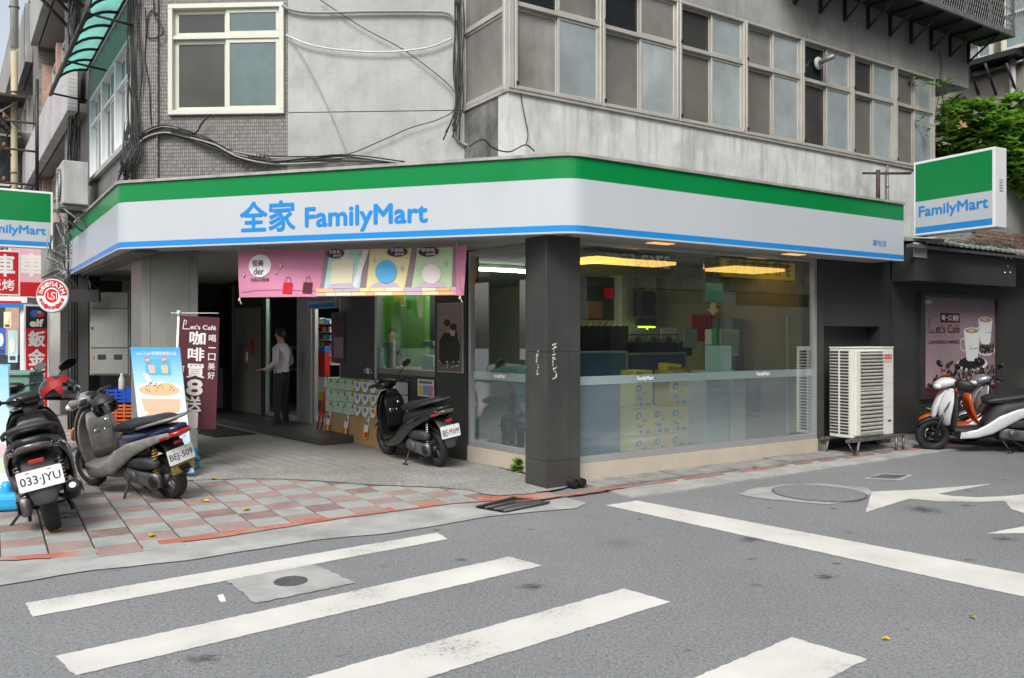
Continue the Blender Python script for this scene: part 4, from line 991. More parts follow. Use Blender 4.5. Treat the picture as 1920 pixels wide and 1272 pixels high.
# green awning
def translucent(name, col):
    m = bpy.data.materials.new(name); m.use_nodes = True; N, L = nodes(m); b = N['Principled BSDF']; b.inputs['Base Color'].default_value = col+(1,); b.inputs['Roughness'].default_value = .3
    t = N.new('ShaderNodeBsdfTranslucent'); t.inputs[0].default_value = col+(1,); x = N.new('ShaderNodeMixShader')
    tc = N.new('ShaderNodeTexCoord'); n = N.new('ShaderNodeTexNoise'); n.inputs['Scale'].default_value = 3; n.inputs['Detail'].default_value = 6; L.new(tc.outputs['Object'], n.inputs['Vector'])
    r = N.new('ShaderNodeMapRange'); r.inputs[1].default_value = .45; r.inputs[2].default_value = .75; r.inputs[3].default_value = .85; r.inputs[4].default_value = .4; L.new(n.outputs[0], r.inputs[0]); L.new(r.outputs[0], x.inputs[0])
    o = N['Material Output']; L.new(b.outputs[0], x.inputs[1]); L.new(t.outputs[0], x.inputs[2]); L.new(x.outputs[0], o.inputs[0]); MATS[name] = m
translucent('awning_green2', (.17,.43,.37))
aw = thing('green_awning', 'curved translucent green awning on black ribs above the left street window', 'awning', FL(1.8, 0, 5.6))
A0, A1 = -.2, 3.7
def aw_pt(s, t, dz=0):  # t 0 at wall, 1 at outer edge
    a = t*pi/2; return FL(s, .03+.5*sin(a), 5.30+.48*cos(a)*(1)+dz)
NR = 8
for i in range(NR-1):
    s0, s1 = A0+(A1-A0)*i/(NR-1)+.012, A0+(A1-A0)*(i+1)/(NR-1)-.012
    b = MB(); k = 8
    for j in range(k):
        for q in (.0, .006):
            pass
        b.quad([aw_pt(s0,j/k), aw_pt(s1,j/k), aw_pt(s1,(j+1)/k), aw_pt(s0,(j+1)/k)], 'awning_green2')
    b.build('awning_sheet', parent=aw)
for i in range(NR):
    s = A0+(A1-A0)*i/(NR-1); b = MB(); b.tube([aw_pt(s, t/8, -.02) for t in range(9)], .02, 6, 'black_steel'); b.build('rib', parent=aw)
b = MB(); b.tube([aw_pt(A0-.05,1), aw_pt(A1+.05,1)], .026, 6, 'black_steel'); b.tube([aw_pt(A0-.05,0), aw_pt(A1+.05,0)], .02, 6, 'black_steel'); b.build('edge_bar', parent=aw)
for s in (A0+.1, 1.9, A1): b = MB(); b.tube([FL(s,.03,5.28), aw_pt(s,.95,-.02)], .016, 6, 'black_steel'); b.build('brace', parent=aw)
# dark balcony floor above
db = thing('dark_balcony', 'dark underside of a steel balcony at the very top left', 'balcony', FL(4.5, .3, 7.2))
b = MB(); b.box(FL, 3.9, 5.4, .02, .6, 7.35, 7.45, 'black_steel'); b.build('platform', parent=db)
for s in (4.0, 4.7, 5.3): b = MB(); b.tube([FL(s,.05,6.85), FL(s,.58,7.36)], .03, 6, 'black_steel'); b.build('brace', parent=db)
b = MB(); b.box(FL, 3.9, 5.4, .55, .6, 7.451, 8.2, 'black'); b.build('railing', parent=db)
# outdoor units and shelves on the left facade
def outdoor_unit(label, F, s0, s1, n0, n1, z0, z1, fan='s'):
    t = thing('outdoor_unit', label, 'air conditioner', F((s0+s1)/2, (n0+n1)/2, z0), group=None)
    b = MB(); b.box(F, s0, s1, n0, n1, z0, z1, 'ac_grey'); b.build('casing', parent=t, bevel=.012)
    c = F((s0+s1)/2, n1, (z0+z1)/2); r = min(s1-s0, z1-z0)*.4
    b = MB(); b.lathe(c, F.n+(0,), [(0,.004),(r,.004),(r,.012),(r*.93,.012),(r*.93,.004)], 24, 'ac_dark'); b.build('fan_opening', parent=t)
    for k in range(5):
        b = MB(); rr = r*(k+1)/5; b.lathe(c, F.n+(0,), [(rr-.006,.016),(rr+.004,.016),(rr+.004,.022),(rr-.006,.022),(rr-.006,.016)], 24, 'ac_grey'); b.build('grille_ring', parent=t)
    for s in (s0+.1, s1-.1):
        b = MB(); b.box(F, s-.02, s+.02, .02, n1+.05, z0-.05, z0-.004, 'galvanised'); b.tube([F(s,.03,z0-.4), F(s,n1,z0-.05)], .014, 5, 'galvanised'); b.build('bracket', parent=t)
    return t
outdoor_unit('grey outdoor air conditioner on a bracket behind the left end of the fascia sign', FL, 2.65, 3.45, .15, .48, 3.5, 4.12)
outdoor_unit('small outdoor unit on a shelf above the far left lightbox', FL, 9.4, 10.2, .45, .8, 4.05, 4.6)
for s0, s1, z, lb in ((9.2,10.8,3.95,'rusty metal shelf above the far left lightbox'),(11.4,12.4,7.1,'high metal shelf with crossed braces on the left street pilaster')):
    t = thing('metal_shelf', lb, 'shelf', FL(s0,.4,z)); b = MB(); b.box(FL, s0, s1, .3, 1.15, z, z+.06, 'rust_steel'); b.build('deck', parent=t, bevel=.005)
    for s in (s0+.1, s1-.1): b = MB(); b.tube([FL(s,.43,z-.7), FL(s,1.1,z)], .02, 6, 'galvanised'); b.tube([FL(s,.43,z-.05), FL(s,1.1,z-.6)], .015, 6, 'galvanised'); b.build('brace', parent=t)
# lightbox of the shop on the left street
def lightbox(label, bl, right, z0, z1, th, inv=False):
    t = thing('lightbox_sign', label, 'sign', (bl[0], bl[1], z0)); rv = V((right[0], right[1], 0)); w = rv.length; d = rv.normalized()
    F = Frame((bl[0], bl[1]), (d.x, d.y))  # outwards is the face seen from the camera
    b = MB(); b.box(F, 0, w, -th, 0, z0, z1, 'white_frame'); b.build('casing', parent=t, bevel=.008)
    h = z1-z0; P = Panel(F(.035,.001,z0+.035), F(w-.035,.001,0)-F(.035,.001,0), V((0,0,h-.07)))
    b = MB(); P.rect(b, 0, .455, 1, 1, .002, 'sign_green'); P.rect(b, 0, .085, 1, .455, .002, 'sign_white'); P.rect(b, 0, 0, 1, .085+.0, .002, 'sign_blue'); b.build('face', parent=t)
    return t, P, F
hl, hp, _ = lightbox('green white and blue lightbox at the left edge of the street, cut by the frame', (-7.93-.95, 14.2-.65), (.95, .65), 3.1, 4.08, .2)
text(hp, 'FamilyMart', .07, .17, .93, .37, 'sign_blue', hl, .006, .016)
hr, hp, hF = lightbox('green white and blue lightbox hanging over the right street by the bush', (5.73, 11.73), (.565, -1.02), 3.02, 4.07, .26)
text(hp, 'FamilyMart', .05, .19, .95, .38, 'sign_blue', hr, .006, .016)
hc = hF(1.166/1, 0, 0)
b = MB(); w_ = sqrt(.565**2+1.02**2)
for k in range(5): b.box(hF, w_+.001, w_+.006, -.17, -.09, 3.5+k*.035, 3.515+k*.035, 'light_grey')
b.build('vent_slots', parent=hr)
b = MB(); b.tube([FR(FR.s(1665,.3)+.3, -.3, 4.0), (5.76, 11.9, 3.95)], .018, 6, 'rust_steel'); b.tube([(5.3,11.9,3.42),(5.3,11.9,4.0)], .03, 6, 'rust_steel'); b.tube([(5.3,11.9,3.95),(5.76,11.86,3.95)], .02, 6, 'rust_steel'); b.build('bracket', parent=hr)
# red workshop signs
def flat_sign(name, label, cat, px, d, w, z0, z1, m, th=.08, dirv=(.822,.57)):
    x = (px-CX)/FOC*d; t = thing(name, label, cat, (x, d, z0)); F = Frame((x-dirv[0]*w, d-dirv[1]*w), dirv)
    b = MB(); b.box(F, 0, w, -th, 0, z0, z1, 'white'); b.build('casing', parent=t, bevel=.006)
    P = Panel(F(.03,.001,z0+.03), F(w-.03,.001,0)-F(.03,.001,0), V((0,0,z1-z0-.06))); b = MB(); P.rect(b, 0, 0, 1, 1, .002, m); b.build('face', parent=t); return t, P
t_, P_ = flat_sign('workshop_sign', 'red garage sign with big white characters under the left lightbox', 'sign', 38, 15, 1.1, 2.33, 3.15, 'sign_red')
text(P_, '汽車', .36, .42, .94, .93, 'white', t_, .006, .02); text(P_, '鈑烤', .56, .08, .94, .34, 'white', t_, .006, .012)
t_, P_ = flat_sign('sign_reflection', 'pale pink and white panel painted as a reflection behind the round bank sign', 'sign', 98, 16.5, .75, 2.35, 3.35, 'pale_pink')  # panel coloured as the pale reflection of a red sign on a wall
text(P_, '車', .2, .42, .85, .9, 'ice_white', t_, .006, .02)
b = MB(); P_.rect(b, 0, .0, 1, .3, .005, 'sign_red'); b.build('band', parent=t_)
t_, P_ = flat_sign('garage_sign', 'tall narrow black and red garage sign between white posts', 'sign', 92, 16, .42, .1, 2.2, 'sign_red')
b = MB(); P_.rect(b, 0, .79, 1, 1, .004, 'black'); P_.ell(b, .42, .93, .22, .035, .006, 'blue'); P_.ell(b, .66, .925, .2, .028, .007, 'red'); P_.ell(b, .62, .945, .1, .014, .008, 'sky_blue'); b.build('emblem', parent=t_)
text(P_, 'elf', .2, .81, .8, .875, 'white', t_, .008, .03)
for i, ch in enumerate('鈑金烤漆'): text(P_, ch, .12, .62-i*.175, .88, .765-i*.175, 'white', t_, .006, .02)
# garage front behind
ga = thing('garage', 'white posted garage front with small posters at the far left', 'shopfront', (-9.5, 16.6, 0))
GF = Frame((-8.82+.0, 16.4), (-.822, -.57), True)
def pxd(px, d): return (px-CX)/FOC*d
for p0, p1, d, m in ((37,55,16.2,'white_frame'),(92,113,16.6,'pipe_white')):
    b = MB(); b.prism([(pxd(p0,d), d), (pxd(p1,d), d), (pxd(p1,d), d+.3), (pxd(p0,d), d+.3)], 0, 2.2, m); b.build('post', parent=ga, bevel=.01)
b = MB(); b.prism([(pxd(-60,17.2),17.2),(pxd(116,17.4),17.4),(pxd(116,17.4),17.6),(pxd(-60,17.2),17.4)], 0, 2.6, 'dark'); b.build('wall', parent=ga)
b = MB(); b.prism([(pxd(10,17),17.0),(pxd(36,17),17.0),(pxd(36,17),17.1),(pxd(10,17),17.1)], 1.2, 2.2, 'pink_tile'); b.build('tiled_wall', parent=ga)
b = MB(); P_ = Panel((pxd(-30,15.9),15.9,2.15), V((pxd(45,15.9)-pxd(-30,15.9),.3,0)), V((.0,0,.22)))
P_.rect(b, 0, 0, 1, .35, 0, 'sign_blue'); P_.rect(b, 0, .35, 1, .6, 0, 'sign_red'); P_.rect(b, 0, .6, 1, 1, 0, 'white'); b.build('awning_band', parent=ga)
for px, py, w, h, m in ((24,650,18,60,'mint'),(2,640,18,50,'blue'),(14,600,14,30,'pale_yellow'),(4,690,30,14,'sky_blue')):
    b = MB(); P_ = Panel((pxd(px-w/2,16.6),16.6,1.6-(py+h/2-CY)/FOC*16.6), V((w/FOC*16.6,0,0)), V((0,0,h/FOC*16.6))); P_.rect(b, 0,0,1,1,0,m); P_.ell(b,.5,.55,.3,.25,.01,'offwhite'); P_.rect(b,.2,.08,.8,.2,.01,'plum'); b.build('poster', parent=ga)
b = MB(); b.prism([(pxd(40,14.9),14.9),(pxd(51,14.9),14.9),(pxd(51,14.9),15.2),(pxd(40,14.9),15.2)], 2.2, 2.3, 'white'); b.build('lamp_box', parent=ga)
# round bank sign on its arm
rd = 13.2; rc = V((pxd(98,rd), rd, EYE+75/FOC*rd))
ra = thing('round_sign', 'round red and white bank machine sign on a black arm', 'sign', tuple(rc))
RP = Panel(rc-V((.26,-.02,.26)), V((.52,-.04,0)), V((0,0,.52)))
b = MB(); b.lathe(rc, (-.08,-1,0), [(0,-.06),(.265,-.06),(.275,-.03),(.275,.0),(.26,.004),(.0,.004)], 40, 'light_grey'); b.build('casing', parent=ra)
b = MB(); RP.ell(b, .5, .5, .49, .49, .008, 'sign_red', 40); RP.ell(b, .5, .5, .49, .49, .010, 'white', 24, pi*1.0, 2*pi); RP.ell(b, .5, .5, .25, .25, .012, 'white', 32); RP.ell(b, .5, .5, .215, .215, .014, 'sign_red', 32); b.build('face', parent=ra)
b = MB(); RP.line(b, [(.38,.6),(.38,.45),(.45,.4),(.5,.46)], .012, .017, 'white'); RP.line(b, [(.62,.58),(.54,.6),(.48,.56),(.55,.49),(.6,.44),(.54,.38),(.47,.4)], .014, .017, 'white'); RP.line(b, [(.66,.6),(.66,.4)], .01, .017, 'white'); b.build('logo', parent=ra)
def arc_text(P, s, cu, cv, r, a0, a1, sz, m, par, flip=False):
    n = len(s)
    for i, ch in enumerate(s):
        a = a0+(a1-a0)*i/(n-1); c = P.pt(cu+r*cos(a), cv+r*sin(a)); up = (P.r.normalized()*cos(a)+P.u.normalized()*sin(a))*(-1 if flip else 1); rt = up.cross(P.n)
        q = Panel(c-rt*sz/2-up*sz/2, rt*sz, up*sz); text(q, ch, 0, 0, 1, 1, m, par, .018, .012, fit=False)
arc_text(RP, '台新銀行ATM', .5, .5, .37, R(160), R(20), .075, 'white', ra)
arc_text(RP, '提款·存款·繳費', .5, .5, .37, R(200), R(340), .062, 'sign_red', ra, True)
b = MB(); b.cbox(rc+V((.5,.03,.0)), (.5,.06,.2), 0, 'black'); b.build('arm', parent=ra)
# green electric cabinet with painted trees
ec = thing('electric_cabinet', 'weathered green utility cabinet with painted trees at the left edge', 'utility cabinet', (-6.35, 10.4, 0))
x0, x1 = pxd(-40,10.4), pxd(47,10.4)
b = MB(); b.prism([(x0,10.4),(x1,10.5),(x1-.1,11),(x0,11)], .0, 1.09, 'electric_green'); b.build('casing', parent=ec, bevel=.015)
b = MB(); b.prism([(x0-.02,10.37),(x1+.02,10.47),(x1-.1,11.02),(x0,11.02)], 1.094, 1.14, 'electric_green'); b.build('lid', parent=ec, bevel=.01)
EP = Panel((x0,10.397,0), V((x1-x0,.1,0)), V((0,0,1.09))); b = MB(); rr = random.Random(3)
for k in range(60):
    u = rr.choice((.62,.8,.94))+rr.uniform(-.06,.06); v = rr.uniform(.1,.85); EP.ell(b, u, v, rr.uniform(.015,.05), rr.uniform(.012,.03), .001+k*.00002, 'painted_green', 7)
o = b.build('tree_painting', parent=ec); o['kind'] = 'stuff'
# grey edge post of the shop and metal meter cabinet
gp = thing('edge_post', 'narrow pale steel post at the left end of the arcade', 'post', FL(5.2,0,0))
b = MB(); b.box(FL, 5.0, 5.35, -.05, .1, 0, 2.63, 'pillar_grey'); b.build('post', parent=gp, bevel=.006)
b = MB(); P_ = Panel(FL(5.25,.102,1.0), FL(5.05,.102,0)-FL(5.25,.102,0), V((0,0,.75))); P_.rect(b,0,0,1,1,.003,'ice_white'); P_.rect(b,.2,.2,.5,.95,.005,'sign_red'); b.build('notice', parent=gp)
mc = thing('meter_cabinet', 'tall grey steel meter cabinet mounted behind the parked scooters', 'cabinet', (-6.6, 13.5, .9))
x0, x1 = pxd(168,13.5), pxd(244,13.5); zt, zb = EYE+82/FOC*13.5, EYE-74/FOC*13.5
b = MB(); b.prism([(x0,13.5),(x1,13.5),(x1,13.9),(x0,13.9)], zb, zt, 'pillar_grey'); b.build('casing', parent=mc, bevel=.006)
MP = Panel((x0,13.5,zb), V((x1-x0,0,0)), V((0,0,zt-zb)))
def mplate(u0, v0, u1, v1, m, th=.012, name='door'):
    b = MB(); a = MP.pt(u0,v0); c = MP.pt(u1,v1); b.prism([(a.x,13.488-th),(c.x,13.488-th),(c.x,13.496),(a.x,13.496)], a.z, c.z, m); return b.build(name, parent=mc, bevel=.003)
mplate(.04,.81,.96,.985,'pillar_grey'); mplate(.04,.335,.96,.795,'pillar_grey'); mplate(.04,.02,.96,.32,'pillar_grey')
for u in (.22,.62): mplate(u,.19,u+.2,.25,'black',.018,'meter_window')
mplate(.1,.2,.14,.23,'sign_red',.018,'button')
for v in (.9,.57): mplate(.07,v-.02,.11,v+.02,'chrome',.03,'handle')
b = MB(); b.prism([(pxd(147,13.7),13.7),(pxd(166,13.7),13.7),(pxd(166,13.7),14.1),(pxd(147,13.7),14.1)], 0, 2.66, 'dark_metal_panel'); tag(b.build('dark_post', bevel=.005), 'dark square post left of the grey meter cabinet', 'post')
# shelf, crates and water bottle below the cabinet
def crate(label, x, y, z, w, d, h, m, rz=0):
    t = thing('crate', label, 'crate', (x, y, z), group='plastic crates stacked under the meter cabinet')
    F = Frame((x-w/2, y), (1, 0))
    b = MB(); b.box(F, 0, w, -d, -d+.01, z, z+h, m); b.box(F, 0, .01, -d+.011, 0, z, z+h, m); b.box(F, w-.01, w, -d+.011, 0, z, z+h, m); b.box(F, .011, w-.011, -d+.011, -.001, z, z+.012, m); b.build('body', parent=t)
    for k in range(4): b = MB(); b.box(F, .0, w, .001, .012, z+h*k/4+.004, z+h*k/4+h*.17, m); b.build('slat', parent=t)
    for k in range(4): b = MB(); b.box(F, w*k/3.2, w*k/3.2+.03, .013, .022, z, z+h, m); b.build('rib', parent=t)
    return t
cxx = pxd(226,12.8)
crate('blue plastic crate on top of the orange crates behind the scooters', cxx, 12.8, .56, .42, .4, .22, 'crate_blue')
crate('upper orange plastic crate directly under the blue one', cxx, 12.8, .33, .42, .4, .215, 'crate_orange')
crate('lower orange plastic crate at the bottom of the stack', cxx, 12.8, .11, .42, .4, .21, 'crate_orange')
b = MB(); b.cbox((cxx, 12.6, .05), (.5, .5, .09), 0, 'brown'); tag(b.build('pallet_board'), 'brown board lying on the floor under the crates', 'board')
b = MB(); c_ = (pxd(237,12.6), 12.45, .78); b.lathe(c_, (0,0,1), [(0,0),(.04,0),(.045,.02),(.045,.16),(.02,.22),(.02,.25),(0,.25)], 14, 'light_grey'); tag(b.build('water_bottle'), 'clear plastic bottle standing on the blue crate', 'bottle')

# ================================================================== CABLES AND PIPES ON THE FRONT
def cable(name, label, pts, r, m, group=None, seg=6):
    b = MB(); b.tube(pts, r, seg, m); return tag(b.build(name), label, 'cable', group)
def smooth_path(F, pp, n0=.05, wob=0):
    """(px, py[, n]) picture measurements on a wall to a rounded path"""
    P = [F(F.s(p[0], p[2] if len(p) > 2 else n0), p[2] if len(p) > 2 else n0, F.z(p[0], p[1], p[2] if len(p) > 2 else n0)) for p in pp]
    out = []
    for i in range(len(P)-1):
        p0, p1, p2, p3 = P[max(i-1,0)], P[i], P[i+1], P[min(i+2,len(P)-1)]
        for k in range(6):
            t = k/6; out.append(.5*((2*p1)+(p2-p0)*t+(2*p0-5*p1+4*p2-p3)*t*t+(3*p1-p0-3*p2+p3)*t**3))
    out.append(P[-1])
    return out
main = [(236,335),(246,290),(262,258),(300,240),(345,246),(400,268),(450,288),(520,299),(640,293),(760,305)]
rnd = random.Random(11)
bt = thing('cable_bundle', 'thick bundle of black cables drooping across the tiled front wall', 'cables', FM(1.2,.05,4))
for k in range(12):
    pp = [(x+rnd.uniform(-4,4), y+rnd.uniform(-6,6)+k*.8, .04+rnd.uniform(0,.06)) for x, y in main[:rnd.choice((8,9,10,10))]]
    b = MB(); b.tube(smooth_path(FM, pp), rnd.uniform(.006,.012), 5, rnd.choice(('cable_black','cable_black','cable_black','cable_grey'))); b.build('strand', parent=bt)
for k in range(7):
    x, y = rnd.uniform(455,500), rnd.uniform(296,306); pp = [(x,y-8),(x-8,y+6),(x,y+15),(x+10,y+6),(x+4,y-8)]
    b = MB(); b.tube(smooth_path(FM, pp, .08), .006, 5, 'cable_black'); b.build('loop', parent=bt)
ct = thing('cable_tangle', 'tangle of black cables hanging at the left corner of the tiled wall', 'cables', FM(.05,.1,3.8))
for k in range(26):
    x = rnd.uniform(234,262); pp = [(x+rnd.uniform(-6,8), rnd.uniform(225,262), .08), (x+rnd.uniform(-10,10), 280, .12), (x-8+rnd.uniform(-12,10), 305, .15), (x-10+rnd.uniform(-8,12), 328+rnd.uniform(-6,10), .1)]
    b = MB(); b.tube(smooth_path(FM, pp), rnd.uniform(.004,.01), 5, 'cable_black'); b.build('strand', parent=ct)
vt = thing('vertical_cables', 'black cables running up the corner beside the green awning', 'cables', FM(-.1,.1,5))
for k in range(9):
    x = 240+k*3.0; pp = [(x+rnd.uniform(-4,4), 0, .08), (x+rnd.uniform(-6,6), 60, .08), (x+rnd.uniform(-5,5), 130, .1), (x+rnd.uniform(-8,6), 200, .08), (x+rnd.uniform(-6,6), 262, .1)]
    b = MB(); b.tube(smooth_path(FM, pp), rnd.uniform(.004,.009), 5, 'cable_black'); b.build('strand', parent=vt)
vt = thing('vertical_cables', 'black cables running down the left street wall below the awning frame', 'cables', FL(4.5,.1,5))
for k in range(10):
    s = 4.05+k*.06; pts = [FL(s+rnd.uniform(-.08,.08), .08+rnd.uniform(0,.15), 7.2-i*.55) for i in range(8)]
    b = MB(); b.tube(pts, rnd.uniform(.008,.018), 5, 'cable_black'); b.build('strand', parent=vt)
cable('looped_cable', 'black cable looping on the tile beside the cream window', smooth_path(FM, [(288,0),(290,30),(306,55),(300,68),(278,70),(276,40),(284,20),(296,28)], .07), .008, 'cable_black')
cable('hanging_cable', 'long black cable hanging down the tile left of the cream window', smooth_path(FM, [(272,14),(274,60),(272,110),(280,160),(282,210),(284,235)], .06), .007, 'cable_black')
cable('cut_cable', 'short cut black cable sticking up under the cream window', smooth_path(FM, [(330,246,.06),(365,250,.07),(378,232,.1),(395,215,.12)]), .01, 'cable_black')
cable('grey_conduit', 'pale grey conduit running along the top of the plaster wall and down to the sign', smooth_path(FM, [(530,10),(545,18),(590,24),(700,22),(800,22),(842,26),(855,50),(857,110),(853,180),(850,240),(866,268),(905,282)], .05), .019, 'cable_grey', seg=8)
cable('black_line', 'thin black line crossing the plaster wall diagonally near the top', smooth_path(FM, [(600,0),(680,52),(760,96),(840,158),(858,190)], .06), .006, 'cable_black')
cable('grey_line', 'pale cord sagging across the upper plaster wall', smooth_path(FM, [(536,66),(580,84),(640,94),(720,98),(800,90),(848,72)], .06), .011, 'pipe_white')
cable('thin_cable', 'thin pale cord falling down the plaster wall right of the cream window', smooth_path(FM, [(538,62),(575,120),(610,190),(640,260),(650,290)], .05), .005, 'cable_grey')
cable('thin_line', 'thin dark line dropping from the plaster wall to the fascia beside the stained bay', smooth_path(FM, [(862,160),(852,205),(820,225),(770,240),(720,262),(650,290),(560,302)], .07), .006, 'cable_black')
b_ = thing('wall_cables', 'bunch of black cables running up the inner corner beside the bay', 'cables', FM(4,.1,5))
for k in range(8):
    x = 853+k*2.2; pp = [(x,0,.1+rnd.uniform(0,.05)),(x+rnd.uniform(-3,3),60,.1),(x+rnd.uniform(-4,4),130,.12),(x+rnd.uniform(-6,4),200,.12),(x-10+rnd.uniform(-12,8),240+rnd.uniform(-10,30),.14)]
    b = MB(); b.tube(smooth_path(FM, pp), rnd.uniform(.005,.01), 5, 'cable_black'); b.build('strand', parent=b_)
cable('fascia_cable', 'black cable lying along the top of the fascia in front of the stained bay corner', smooth_path(FU, [(880,275,.5),(905,262,.5),(925,278,.5),(955,285,.5),(985,272,.5),(1002,284,.5)]), .007, 'cable_black')
cable('dangling_wire', 'thin black wire dangling on the pale bay wall near its corner', smooth_path(FU, [(976,175,.03),(982,210,.04),(990,250,.04),(986,272,.05)]), .006, 'cable_black')
cable('wall_wire', 'thin wire drooping down the concrete parapet at the right end', smooth_path(FU, [(1760,92,.04),(1765,120,.05),(1762,150,.05),(1761,172,.05),(1752,230,.05)]), .006, 'cable_black')
for px, lb in ((1664,'thin grey downpipe on the white wall at the right end of the fascia'),):
    pipe('wall_pipe', lb, FU, FU.s(px,.06), .06, 2.9, 4.2, .018, 'galvanised', 2)
st_ = thing('street_cables', 'sagging black service cables beside the round bank sign', 'cables', (-7, 13.5, 2.6))
for k in range(9):
    a = V((-7.55+rnd.uniform(-.15,.15), 13.6, 3.3+rnd.uniform(-.2,.3))); c = V((-7.1+rnd.uniform(-.5,.4), 13.5, 2.35+rnd.uniform(-.1,.25)))
    b = MB(); b.tube([a.lerp(c,i/8)+V((.12*sin(i/8*pi)*rnd.choice((-1,1)),-.03,-.12*sin(i/8*pi))) for i in range(9)], rnd.uniform(.006,.012), 5, rnd.choice(('cable_black','cable_black','cable_grey'))); b.build('strand', parent=st_)
for k in range(5): 
    b = MB(); b.tube([(-7.5+k*.045, 13.9, z) for z in (.0,1,2,3,3.6)], .018, 6, 'black_steel'); b.build('riser', parent=st_)
tp = thing('utility_bracket', 'insulators on a steel bracket against the left street block', 'insulator rack', FL(8.2,.5,4.5))
b = MB(); b.tube([FL(6.3,.5,4.2), FL(6.3,.5,6.2)], .03, 6, 'black_steel'); b.build('pole', parent=tp)
for z in (4.3,4.9,5.4):
    b = MB(); b.tube([FL(6.3,.5,z), FL(6.3,1.0,z)], .02, 6, 'rust_steel'); b.ball(FL(6.3,1.0,z+.06), (.035,.035,.05), 'brown', 8, 6); b.build('insulator', parent=tp)
for k, (z, s0) in enumerate(((5.3,6.3),(4.8,6.3),(4.25,6.3),(3.6,6.0),(3.3,6.0))):
    cable('street_line', ['topmost black line', 'second black line', 'third black line', 'fourth black line', 'lowest black line'][k]+' strung along the left street facade', hang(FL(s0,.9,z), FL(24,1.2,z+1.2), .35, 14), .016, 'cable_black')

# ================================================================== RIGHT BACKGROUND
rb = thing('rear_block', 'brown grey concrete block rising behind the bush at the right', 'building', (11, 19, 0))
RBF = Frame((9.2, 22), (.545, -.839))
RBF.n = (-.839, -.545)
def rz_(px, py): return RBF.z(px, py)
wall('wall', RBF, -2, 9, 0, 14, [(RBF.s(1762), RBF.s(1825), rz_(1790,252), rz_(1790,200))], -.3, 0, 'far_concrete', rb)
b = MB(); b.box(RBF, RBF.s(1755), RBF.s(1830), -.28, -.25, rz_(1790,256), rz_(1790,198), 'glass_dark'); b.box(RBF, RBF.s(1778), RBF.s(1805), -.24, -.22, rz_(1790,250), rz_(1790,215), 'peach'); b.build('window', parent=rb)
window(RBF, RBF.s(1888), RBF.s(1888)+1.3, rz_(1905,98), rz_(1905,98)+1.5, 'cream_frame', [(0,.55,['glass_frosted','screen_mid']),(.55,1,['glass_frosted','screen_mid'])], n=.2, parent=rb)
window(RBF, RBF.s(1822), RBF.s(1872), rz_(1850,118), rz_(1850,80), 'cream_frame', [(0,1,['glass_frosted','glass_frosted'])], n=.25, parent=rb)
b = MB(); b.box(RBF, RBF.s(1815), RBF.s(1925), 0, .5, rz_(1850,118)-.12, rz_(1850,118), 'black_steel'); b.build('ledge', parent=rb)
for px in (1835, 1868, 1908): s = RBF.s(px); b = MB(); b.tube([RBF(s,0,rz_(px,118)-.75), RBF(s,.5,rz_(px,118)-.1)], .03, 6, 'black_steel'); b.build('brace', parent=rb)
for k in range(3): b = MB(); b.tube([RBF(RBF.s(1815), .08+k*.05, rz_(1816,142)-k*.05), RBF(RBF.s(1925), .08+k*.05, rz_(1816,142)-.02*k)], .03, 6, 'galvanised'); b.build('conduit', parent=rb)
b = MB(); b.tube([RBF(RBF.s(1903),.1,3), RBF(RBF.s(1903),.1,13)], .07, 8, 'pipe_white'); b.build('downpipe', parent=rb)
# low wall with brick under the bush, and lean-to roof
lw = thing('yard_wall', 'grey plastered yard wall with bare red brick low down at the right edge', 'wall', (8.9, 14.6, 0))
LWF = FR.off(-.9)
b = MB(); b.box(LWF, 7.3, 12.5, -.2, 0, 3.55, 4.55, 'concrete'); b.box(LWF, 6.4, 9.6, -.2, -.01, 2.3, 3.54, 'concrete'); b.build('plaster', parent=lw)
rr = random.Random(5); bm_ = 0
for r_ in range(9):
    for c_ in range(9):
        s = 9.62+c_*.235+(.117 if r_ % 2 else 0); z = 2.95+r_*.068
        b = MB(); b.box(LWF, s, s+.222, -.1, rr.uniform(-.012,.004), z, z+.058, 'brick_red' if rr.random() < .8 else 'paver_red'); b.build('brick', parent=lw)
b = MB(); b.box(LWF, 9.6, 12, -.2, -.03, 2.3, 3.56, 'kerb_concrete'); b.build('mortar', parent=lw)
b = MB(); b.box(LWF, 9.6, 12, .01, .05, 2.78, 2.93, 'pale_pink'); b.build('painted_band', parent=lw)
lr = thing('lean_to_roof', 'corrugated sheet roof with ragged edge over the dark poster wall', 'roof', FR(8,.2,2.95))
b = MB(); n = 64
for i in range(n):
    s0, s1 = 5.75+i*.075, 5.75+(i+1)*.075; z0 = .022*(i % 2); z1 = .022*((i+1) % 2)
    b.quad([FR(s0,.5,2.93+z0), FR(s1,.5,2.93+z1), FR(s1,-.9,3.25+z1), FR(s0,-.9,3.25+z0)], 'corrugated')
    b.quad([FR(s0,.5,2.93+z0), FR(s0,.5,2.90+z0), FR(s1,.5,2.90+z1), FR(s1,.5,2.93+z1)], 'corrugated')
b.build('corrugated_sheet', parent=lr)
b = MB(); b.box(FR, 5.4, 10.6, .40, .47, 2.84, 2.885, 'galvanised'); b.build('edge_bar', parent=lr)
b = MB(); b.prism([tuple(FR(s,n,0)[:2]) for s, n in ((5.15,.1),(6.2,.5),(6.3,-.4),(5.2,-.4))][::-1], 2.96, 3.0, 'corrugated'); b.build('flat_sheet', parent=lr)
b = MB(); b.box(FR, 5.62, 5.95, .37, .385, 2.72, 2.93, 'light_grey'); b.build('flap', parent=lr)
tw = MB(); rr = random.Random(9)
